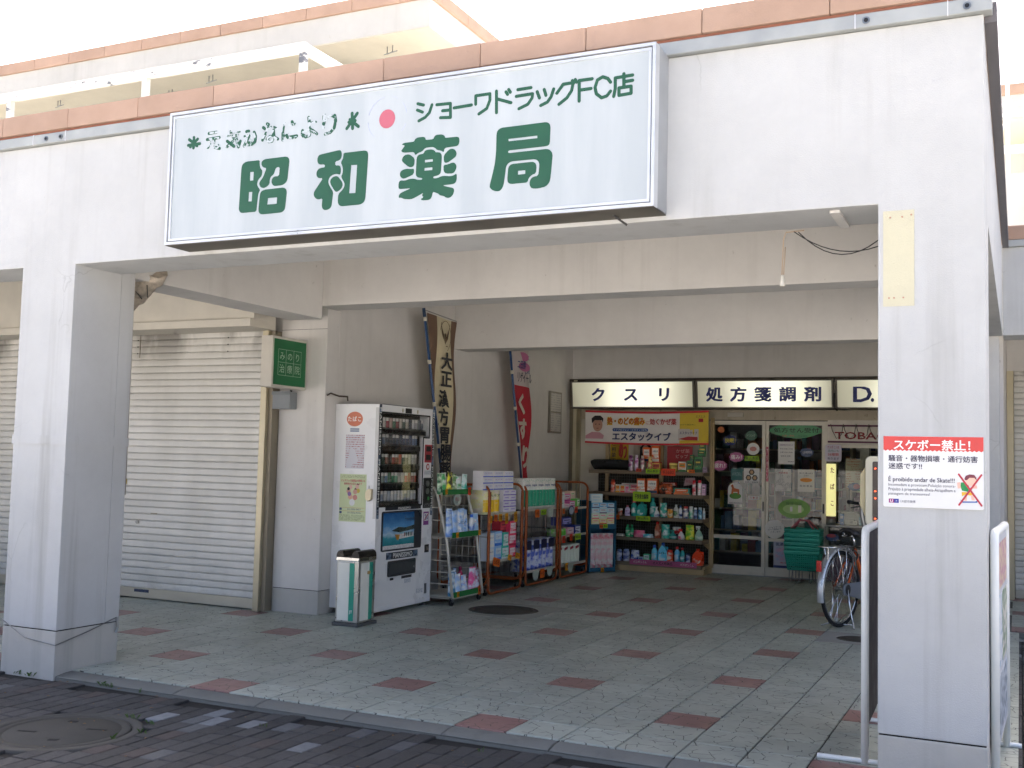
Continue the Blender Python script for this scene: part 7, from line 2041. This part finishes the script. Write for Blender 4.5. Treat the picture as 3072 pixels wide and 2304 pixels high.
flat('portrait', [(-1.89, 1.45), (-1.89, 1.60), (-1.84, 1.65), (-1.77, 1.65), (-1.73, 1.60), (-1.73, 1.45)], 8.6905, P('1f1a1a', .7, 0, .1), s, t=.0005); flat('portrait', ell(-1.81, 1.56, .05, .07), 8.689, P('a89488', .7, 0, .1), s, t=.0005)
s = sticker('notice_card', 'pink price card among the goods on the second shelf', [(-1.22, 1.11), (-1.08, 1.13), (-1.07, 1.22), (-1.20, 1.215)], P('c9a8a8', .6, 0, .05), 8.48, 'card')
T(s, '特価品', -1.145, 1.17, .10, .04, P('a8404a', .5, 0, 0), 8.478)

# ------------------------------------------------------------------ green-fronted pouch rack
gr_ = thing('display_rack', 'white tube rack with green price boards next to the vending machine', 'rack', (0, 0, 0))
WTB = P('cfcbbd', .4, .1, .12, 6, name='rack_white'); GRB = P('1f7a3a', .45, 0, .06, name='rack_green')
Y0g, Y1g = 3.99, 4.56
for y, sx_ in ((Y0g, 0), (Y1g, .03)):
    MB().tube([(-2.16 + sx_, y, .07), (-2.24 + sx_, y, .62), (-2.36 + sx_, y, 1.06), (-2.40 + sx_, y, 1.12)], .014, 8).build('front_post', WTB, gr_)
    MB().tube([(-2.62, y, .07), (-2.62, y, 1.16)], .013, 8).build('rear_post', WTB, gr_)
    rr_ = MB()
    for z in (.08, .20, .31, .42, .52, .63, .80, .92, 1.03): rr_.tube([(-2.62, y, z), (-2.17 - .17 * max(0, z - .1) + sx_ - .03 * (z > .6), y, z)], .0045, 5)
    rr_.build('side_rung', WTB, gr_, kind='stuff')
gt = [(1.045, -2.30, -2.60), (.64, -2.185, -2.60), (.078, -2.155, -2.60)]
for z, xf, xb in gt:
    sh_ = MB()
    for k in range(14):
        yy = Y0g + .02 + k * .041
        sh_.tube([(xf - .005, yy, z), (xb, yy, z)], .003, 4)
    sh_.tube([(xf - .01, Y0g, z - .006), (xf - .01, Y1g, z - .006)], .005, 5).tube([(xb, Y0g, z - .006), (xb, Y1g, z - .006)], .005, 5)
    sh_.build('wire_shelf', WTB, gr_, kind='stuff')
    MB().box(xf, Y0g + .005, z - .003, xf + .004, Y1g + .03, z + .048).build('price_board', GRB, gr_)
MB().box(-2.60, Y0g + .01, .060, -2.16, Y1g - .01, .068).build('bottom_tray', WTB, gr_)
def caster(parent, x, y):
    c = obj('caster', None, parent, (x, y, 0))
    MB().tube([(-.011, 0, .030), (.011, 0, .030)], .030, 14).build('wheel', TYRE, c)
    MB().box(-.015, -.02, .035, -.0125, .02, .068).box(.0125, -.02, .035, .015, .02, .068).box(-.015, -.02, .0682, .015, .02, .075).build('fork', STEEL, c)
for x in (-2.17, -2.60):
    for y in (Y0g + .0, Y1g): caster(gr_, x, y)
random.seed(23)
def xrow(label_tail, items, X, z, prefix=''):
    for i, it in enumerate(items):
        kind, y, w, h, d, cols, desc = it[:7]
        opt = it[7] if len(it) > 7 else {}
        lbl = '%s, %s from left, %s' % (desc, ORD[i], label_tail)
        prod(kind, lbl, {'can': 'can', 'spray': 'spray bottle', 'jug': 'bottle', 'pack': 'pack'}.get(kind, kind), (X - d / 2 - opt.get('dx', 0), y, z + opt.get('dz', 0)), PI / 2 + random.uniform(-.1, .1), w, h, d, cols, opt.get('seed', i), None, opt.get('txt'), opt.get('tc'))
xrow('top tier of green-board rack', [('pouch', 4.00, .10, .20, .05, ['2a5a3a', 'a8b8a0', '1f3a2a'], 'dark green refill pouch'), ('pouch', 4.075, .11, .205, .06, ['3a8a4a', 'd4dcd0', '28402c'], 'green and white refill pouch'), ('pouch', 4.19, .125, .21, .06, ['c8c02a', '2a2a24', 'd8d0a0'], 'yellow and black refill pouch'), ('pouch', 4.29, .09, .19, .05, ['b8c0a8', '4a6a3a', '28282a'], 'pale green refill pouch'), ('pouch', 4.385, .12, .17, .06, ['3a8a5a', 'd0d8d4', 'a84a5a'], 'green and pink refill pouch'), ('pouch', 4.495, .11, .19, .06, ['2f8a7a', 'c8d8d4', '2a5a54'], 'teal refill pouch')], -2.31, 1.05)
xrow('middle tier of green-board rack', [('pouch', 4.02, .12, .27, .07, ['5a7aa8', 'b8c8d8', '2a4a7a'], 'steel blue refill pouch'), ('pouch', 4.11, .11, .25, .06, ['6a8ab0', 'a8b8cc', '2a4a7a'], 'misty blue refill pouch'), ('pouch', 4.225, .13, .265, .07, ['d0d4d8', '8aa8c8', '2a3a6a'], 'white and blue refill pouch', dict(txt='ハミング', tc='2a3a6a')), ('pouch', 4.33, .11, .25, .06, ['c8d0d4', '7a9ac0', '2a3a6a'], 'white and pale blue refill pouch'), ('pouch', 4.385, .10, .255, .06, ['5aa090', 'c8d8d4', '2a6a5a'], 'sea green refill pouch', dict(dx=.09)), ('bottle', 4.465, .085, .20, .06, ['d4d8dc', '6a8ac0', '2a5aa8'], 'white bottle with blue cap'), ('pouch', 4.565, .10, .21, .06, ['8ab0d0', 'd0d4d8', 'a84a6a'], 'sky blue refill pouch')], -2.195, .645)
xrow('bottom tier of green-board rack', [('pouch', 4.05, .12, .24, .07, ['3a6a8a', 'c8d4dc', 'b03a4a'], 'blue and silver refill pouch'), ('pouch', 4.16, .14, .20, .08, ['8aa8c8', 'd8dce0', 'b03a4a'], 'silver detergent pouch'), ('bottle', 4.235, .085, .25, .06, ['8a9ab0', 'b8c4d0', '6a7a90'], 'grey-blue bottle', dict(dx=.08)), ('pouch', 4.30, .12, .18, .07, ['7a9ac0', 'd8dce0', 'b03a4a'], 'pale blue detergent pouch'), ('bottle', 4.37, .08, .25, .06, ['8a2a4a', 'c8a8b4', '6a1f3a'], 'crimson bottle', dict(dx=.09)), ('pouch', 4.455, .14, .245, .08, ['c8c8d0', 'b84a7a', '8a2a5a'], 'silver and pink refill pouch'), ('pouch', 4.555, .10, .22, .06, ['b8bcc8', '8a3a5a', '5a2a4a'], 'silver and plum refill pouch')], -2.165, .085)
XF = {'g1': -2.293, 'g2': -2.178, 'g3': -2.148}
def xtag(lbl, X, y, z, w, h, m_, s, tilt=0): card(lbl, (X, y, z), PI / 2, w, h, m_, s, tilt=tilt, tc=P('8a2a10', .5, 0, 0) if m_ is not NEONG else None)
TAGY = P('e8a51c', .55, 0, .06, name='tag_amber')
xtag('amber price tag at the left of the top green board', XF['g1'], 4.06, 1.072, .045, .05, TAGY, '128'); xtag('red price tag at the right of the top green board', XF['g1'], 4.54, 1.07, .06, .075, NEONR, '¥398'); xtag('amber price tag at the left of the middle green board', XF['g2'], 4.09, .662, .05, .05, TAGY, '268'); xtag('amber price tag at the right of the middle green board', XF['g2'], 4.56, .664, .05, .05, TAGY, '128'); xtag('amber price tag at the left of the bottom green board', XF['g3'], 4.08, .10, .045, .05, TAGY, '298'); xtag('tall orange price tag at the right of the bottom green board', XF['g3'], 4.53, .10, .055, .085, NEONO, '448')
ft = thing('price_bubble', 'clear scalloped price bubble hanging from the top green board', 'price tag', (0, 0, 0)); flat('card', cloud(4.27, .99, .085, .055), -2.288, P('b8c4b8', .2, 0, .1, name='clear_card'), ft, 'x', .002); T(ft, '税込', 4.27, 1.0, .09, .035, P('a83a3a', .5, 0, 0), -2.285, 'x')

# ------------------------------------------------------------------ orange tube roll racks
ORT = P('a8592c', .45, .2, .25, 10, name='rack_orange')
def rloop(x0, z0, x1, z1, r, y, plane='y', n=5):
    return [(a, y, b) if plane == 'y' else (y, a, b) for a, b in rrect(x0, z0, x1, z1, r, n)]
def rollrack(label, y0, y1, shelves, tube=ORT, X0=-2.78, X1=-2.205):
    t = thing('roll_rack', label, 'rack', (0, 0, 0), 0, 'orange tube roll racks along the side wall')
    for y in (y0 + .014, y1 - .014):
        MB().tube(rloop(X0, .10, X1, 1.13, .09, y), .0135, 8, True).build('side_loop', tube, t)
        m_ = MB()
        for k in range(7): m_.tube([(X0 + .07 + k * .07, y, .12), (X0 + .07 + k * .07, y, 1.11)], .0028, 4, cap=False)
        for z in (.35, .6, .85): m_.tube([(X0, y, z), (X1, y, z)], .0035, 4, cap=False)
        m_.build('side_mesh', STEEL, t, kind='stuff', recalc=False)
    MB().tube([(X1 + .002, y0 + .03, .20), (X1 + .002, y0 + .035, .06), (X1 + .002, y0 + .06, .030), (X1 + .002, y0 + .12, .024), (X1 + .002, y1 - .12, .024), (X1 + .002, y1 - .06, .030), (X1 + .002, y1 - .035, .06), (X1 + .002, y1 - .03, .20)], .0135, 8).build('front_rail', tube, t)
    MB().tube([(X1, y0 + .032, .2), (X1, y0 + .032, 1.06)], .0125, 8).build('front_post', tube, t); MB().tube([(X1, y1 - .032, .2), (X1, y1 - .032, 1.06)], .0125, 8).build('front_post', tube, t)
    MB().tube([(X0 + .01, y0 + .03, .10), (X0 + .01, y1 - .03, .10)], .012, 8).build('rear_rail', tube, t)
    m_ = MB()
    n_ = int((y1 - y0 - .06) / .034)
    for k in range(n_ + 1): m_.tube([(X0, y0 + .03 + k * .034, .12), (X0, y0 + .03 + k * .034, 1.10)], .0024, 4, cap=False)
    for z in (.12, .3, .5, .7, .9, 1.1): m_.tube([(X0, y0 + .03, z), (X0, y1 - .03, z)], .0035, 4, cap=False)
    m_.build('back_mesh', STEEL, t, kind='stuff', recalc=False)
    for z in shelves:
        s_ = MB()
        for k in range(n_ + 1): s_.tube([(X0, y0 + .03 + k * .034, z - .006), (X1 - .01, y0 + .03 + k * .034, z - .006)], .0024, 4, cap=False)
        s_.build('wire_shelf', STEEL, t, kind='stuff', recalc=False)
        MB().box(X1 - .012, y0 + .032, z - .016, X1 - .006, y1 - .032, z + .012).build('shelf_lip', WTB, t)
        MB().box(X0, y0 + .032, z - .014, X1 - .013, y1 - .032, z - .011).build('shelf_pan', P('6f6e68', .6, .3, .15), t)
    for x in (X0 + .06, X1 - .04):
        for y in (y0 + .05, y1 - .05): caster(t, x, y)
    return t
rollrack('orange tube rack of tissue boxes and detergents nearest the green-board rack', 4.80, 5.65, [.83, .345])
rollrack('orange tube rack of tall tissue packs, middle of the three', 5.72, 6.65, [.845, .165])
rollrack('orange tube rack of pink and white cartons next to the blue rack', 6.70, 7.62, [.825, .50, .155])
random.seed(29)
# rack one
xrow('upper shelf of first orange rack', [('pack', 4.93, .36, .245, .20, ['d0cc9a', 'c8c0b0', 'c8a41c', '.6'], 'yellow pack of toilet rolls', dict(txt='エルモア', tc='2a6a2a'))], -2.215, .8305)
for k in range(4):
    for j in range(2):
        prod('box', 'small white and violet carton, %s in the %s stack on first orange rack' % (['lowest', 'second', 'third', 'top'][k], ['left', 'right'][j]), 'box', (-2.30, 5.27 + j * .16, .8305 + k * .0615), PI / 2, .155, .060, .15, ['d0ccd2', 'c8c4d4', '6a5a9a'], 1, 'small violet cartons on the first orange rack')
for k in range(3):
    for j in range(3):
        prod('box', 'white tissue box with blue base, %s row, %s, on first orange rack' % (['lowest', 'middle', 'top'][k], ['left', 'centre', 'right'][j]), 'box', (-2.30, 4.83 + j * .245 + .02, 1.0775 + k * .066), PI / 2, .238, .0645, .12, ['d6d2d2', 'c8ccd8', '4a5aa0'], 1, 'tissue boxes stacked on the first orange rack', ['ソフト', 'エリス', 'ソフト'][j], 'b03a4a')
xrow('lower row of first orange rack', [('box', 4.90, .15, .145, .10, ['c8d0d8', 'dcdcd4', '2a4a9a'], 'white, blue and yellow detergent box', dict(txt='アタック', tc='2a4a9a')), ('box', 5.075, .17, .15, .10, ['8ab4d8', 'd0dce4', '2a5aa0'], 'light blue detergent box', dict(txt='ニュー', tc='2a4a9a')), ('box', 5.25, .16, .14, .10, ['2a9080', 'd0dcd8', 'b03a4a'], 'teal detergent box', dict(txt='ブルー', tc='1f5a50')), ('box', 5.425, .155, .13, .10, ['b83050', 'd8c8cc', '8a1f34'], 'crimson detergent box', dict(txt='トップ', tc='8a1f34'))], -2.215, .3455)
xrow('second layer of first orange rack', [('box', 4.90, .15, .145, .10, ['c8d0d8', 'dcdcd4', '2a4a9a'], 'white and blue detergent box', dict(dz=.146, txt='アタック', tc='2a4a9a')), ('box', 5.075, .17, .15, .10, ['8ab4d8', 'd0dce4', '2a5aa0'], 'sky blue detergent box', dict(dz=.151, txt='ニュー', tc='2a4a9a')), ('box', 5.25, .16, .14, .10, ['2a9080', 'd0dcd8', 'b03a4a'], 'sea green detergent box', dict(dz=.141, txt='ブルー', tc='1f5a50')), ('box', 5.425, .155, .13, .10, ['b83050', 'd8c8cc', '8a1f34'], 'ruby detergent box', dict(dz=.131, txt='トップ', tc='8a1f34'))], -2.215, .3455)
prod('box', 'crimson detergent box topping the stack at the right of the first orange rack', 'box', (-2.265, 5.43, .6075), PI / 2, .155, .13, .10, ['b83050', 'd8c8cc', '8a1f34'], 2, None, 'トップ', '8a1f34')
prod('box', 'dark red detergent box behind the topmost crimson one', 'box', (-2.30, 5.26, .627), PI / 2, .15, .12, .10, ['8a1f2c', 'a83a44', '5a1420'], 3)
XT = -2.196
for k, (y, z, w, h, s, m_) in enumerate([(4.84, .78, .075, .075, '100', TAGY), (4.96, .79, .075, .07, '395', NEONO), (5.07, .79, .08, .075, '320', TAGY), (5.22, .775, .075, .11, '310', TAGY), (5.45, .785, .075, .11, '270', TAGY)]):
    xtag('%s price tag on the upper shelf edge of first orange rack' % ['leftmost amber', 'small orange', 'middle amber', 'long amber', 'rightmost amber'][k], XT, y, z, w, h, m_, s, .12 - .06 * k)
for k, (y, z, w, h, s, m_) in enumerate([(5.00, .335, .16, .085, '555', NEONO), (5.32, .36, .09, .06, '398', TAGY), (5.52, .365, .11, .06, '298', TAGY)]):
    xtag('%s price tag on the lower shelf edge of first orange rack' % ['large orange', 'small middle amber', 'small right amber'][k], XT, y, z, w, h, m_, s, .2)
# rack two
for k, y in enumerate((5.80, 5.98, 6.16, 6.34, 6.52)):
    prod('pack', 'tall white and green tissue pack, %s from left on middle orange rack' % ORD[k], 'pack', (-2.305, y, .8455), PI / 2, .172, .345, .17, ['d4d4cc', 'd8d8d2', '1f7a5c', '.63'], 1, 'tall green tissue packs on the middle orange rack', 'nepia', '2a4a8a')
for k, y in enumerate((5.85, 6.07, 6.28, 6.49)):
    prod('pack', 'white and navy kitchen roll pack, %s from left, foot of middle orange rack' % ORD[k], 'pack', (-2.305, y, .1655), PI / 2, .20, .34, .17, ['d8d8dc', '3a4a8a', 'c4cade', '.62', '46569a'], 5, 'navy roll packs on the middle orange rack', 'ネピア', '2a2f5a')
    flat('dark_top', rect(-.08, .235, .08, .335), -.0875, P('20244a', .35, 0, .1), [o for o in COL.objects if o.get('label', '').startswith('white and navy kitchen roll pack, %s' % ORD[k])][0], t=.001)
xtag('orange price tag reading 145 under the tall green packs', XT, 6.02, .80, .12, .09, NEONO, '145'); xtag('neon green card under the tall green packs', XT, 6.20, .81, .15, .06, NEONG, '税込'); xtag('orange price tag reading 445 under the navy roll packs', XT, 6.20, .12, .12, .10, NEONO, '445')
for lbl, y, z in (('left clear price bubble under the navy roll packs', 6.02, .115), ('right clear price bubble under the navy roll packs', 6.42, .13), ('clear price bubble under the tall green packs', 6.40, .80), ('clear price bubble under the white packs of the third orange rack', 7.05, .115)):
    o = thing('price_bubble', lbl, 'price tag', (0, 0, 0)); flat('card', [(y - .09, z + .05), (y + .09, z + .05), (y + .05, z - .045), (y - .02, z - .06), (y - .08, z - .03)], XT, MATS['clear_card'], o, 'x', .002)
# rack three
xrow('upper shelf of third orange rack', [('box', 6.80, .17, .10, .12, ['c8d0cc', 'd8dcd8', '5a8a7a'], 'white and mint carton'), ('box', 6.97, .15, .055, .12, ['d0a8b8', 'd8ccd0', 'a83a7a'], 'low pink carton'), ('box', 7.14, .17, .085, .12, ['c86a9a', 'dcd0d8', '8a2a6a'], 'pink and white carton'), ('box', 7.33, .12, .11, .12, ['5a9a4a', 'd0d8c8', '2a5a2a'], 'green and white carton')], -2.225, .8255)
xrow('stacked layer of third orange rack', [('box', 6.80, .17, .10, .12, ['c8d0cc', 'd8dcd8', '5a8a7a'], 'white carton', dict(dz=.101)), ('box', 7.02, .22, .085, .12, ['c86a9a', 'dcd0d8', '8a2a6a'], 'wide pink carton', dict(dz=.0865, dx=.02)), ('box', 7.22, .15, .09, .12, ['c8b8a0', 'd8d0c0', '4a8a3a'], 'beige and green carton', dict(dz=.112, dx=.03))], -2.225, .8255)
xrow('middle shelf of third orange rack', [('pack', 6.85, .28, .085, .15, ['5aa03a', 'c8d8b0', '4a9a34', '.7'], 'green soft pack'), ('box', 7.10, .20, .09, .15, ['c898a8', 'd8ccd0', '8a2a5a'], 'rose carton'), ('box', 7.34, .16, .11, .15, ['28306a', 'c8ccd8', '1a1f4a'], 'navy carton'), ('box', 7.10, .30, .10, .15, ['2a306a', '8a8ab8', '1a1f4a'], 'wide navy carton', dict(dz=.112, dx=.05))], -2.225, .5005)
for k, y in enumerate((6.79, 6.97, 7.15, 7.33)):
    prod('pack', 'white roll pack with green sprig, %s from left, foot of third orange rack' % ORD[k], 'pack', (-2.30, y, .1555), PI / 2, .17, .23, .16, ['d4d8d0', 'c8d4c8', 'ccd4c8', '.9'], 2, 'white roll packs on the third orange rack')
    flat('red_flash', [(-.07, .17), (.03, .185), (.03, .215), (-.07, .20)], -.0815, P('b83a44', .4, 0, 0), [o for o in COL.objects if o.get('label', '').startswith('white roll pack with green sprig, %s' % ORD[k])][0], t=.001)
for lbl, y, z, w, h, m_, s in (('orange tag on the upper shelf edge of the third orange rack', 6.80, .80, .07, .06, NEONO, '¥8'), ('red tag on the upper shelf edge of the third orange rack', 7.20, .805, .09, .075, NEONR, '¥5'), ('left red tag on the middle shelf edge of the third orange rack', 6.82, .465, .09, .08, NEONR, '98'), ('right red tag on the middle shelf edge of the third orange rack', 7.05, .475, .09, .08, NEONR, '78'), ('neon green card on the middle shelf edge of the third orange rack', 7.27, .475, .18, .075, NEONG, '税込'), ('amber price tag under the white packs of the third orange rack', 6.93, .135, .09, .09, TAGY, '198')):
    xtag(lbl, XT, y, z, w, h, m_, s)
o = thing('price_bubble', 'round blue-rimmed price badge upper shelf of third orange rack', 'price tag', (0, 0, 0)); flat('card', ell(7.04, .80, .085, .06), XT, P('2a3a6a', .4, 0, 0), o, 'x', .002); flat('field', ell(7.04, .80, .068, .045), XT + .0022, P('b8c0d0', .4, 0, .1), o, 'x', .001)

# ------------------------------------------------------------------ blue rack set at an angle by the wall display
BR = thing('blue_rack', 'blue steel rack of soap cartons and tall roll packs at the corner', 'rack', (-2.09, 7.86, 0), math.radians(56))
BLU = P('326c8a', .5, .1, .15, name='rack_blue')
MB().box(-.205, .0, .0, -.185, .30, .90).box(.185, .0, .0, .205, .30, .90).build('side_panel', BLU, BR)
for z, h in ((.605, .06), (.055, .045)):
    MB().box(-.184, .0, z - h, .184, .30, z).build('shelf', BLU, BR)
MB().box(-.184, .29, .0, .184, .30, .9).build('back', BLU, BR)
cR = math.cos(math.radians(56)); sR = math.sin(math.radians(56))
def blue(kind, lbl, x, z, w, h, d, cols, y=.012, seed=0, group=None, txt=None, tc=None):
    prod(kind, lbl, 'pack' if kind == 'pack' else 'box', (-2.09 + x * cR - (y + d / 2) * sR, 7.86 + x * sR + (y + d / 2) * cR, z), math.radians(56), w, h, d, cols, seed, group, txt, tc)
for k in range(4):
    for j in range(3):
        blue('box', 'little soap carton, %s row, %s column of the blue rack stack' % (['lowest', 'second', 'third', 'top'][k], ['left', 'middle', 'right'][j]), -.118 + j * .118, .6055 + k * .0675, .115, .066, .08, [['c8b878', 'd0ccb8', 'b84a3a'], ['b8c8b0', 'd4d4cc', 'b84a6a'], ['8aa8b0', 'd0d4d4', '4a3a5a'], ['5a9ab8', 'd0d8dc', '3a3a5a']][k], 0, j + k, 'soap cartons in the blue rack')
blue('box', 'pale wave-patterned carton on top of the soap cartons', -.10, .876, .19, .11, .08, ['a8bcc4', 'c8d0cc', '7a98a4'])
for j in range(4):
    blue('pack', 'tall white and pink roll pack, %s from left in the blue rack' % ORD[j], -.135 + j * .090, .0555, .086, .43, .10, ['d8d4d2', 'b8707c', 'd6cecc', '.85', 'd8bcbe'], .012, 4, 'tall roll packs in the blue rack')
def btag(lbl, x, z, w, h, m_, s): card(lbl, (-2.09 + x * cR + .004 * sR, 7.86 + x * sR - .004 * cR, z), math.radians(56), w, h, m_, s, tc=P('8a2a10', .5, 0, 0) if m_ is not NEONG else None)
btag('orange tag on the upper shelf edge of the blue rack', -.03, .575, .05, .05, NEONO, '88'); btag('neon green tag on the upper shelf edge of the blue rack', .035, .58, .07, .05, NEONG, '税込'); btag('amber tag on the foot of the blue rack', .0, .025, .05, .06, TAGY, '298')
flush_text()
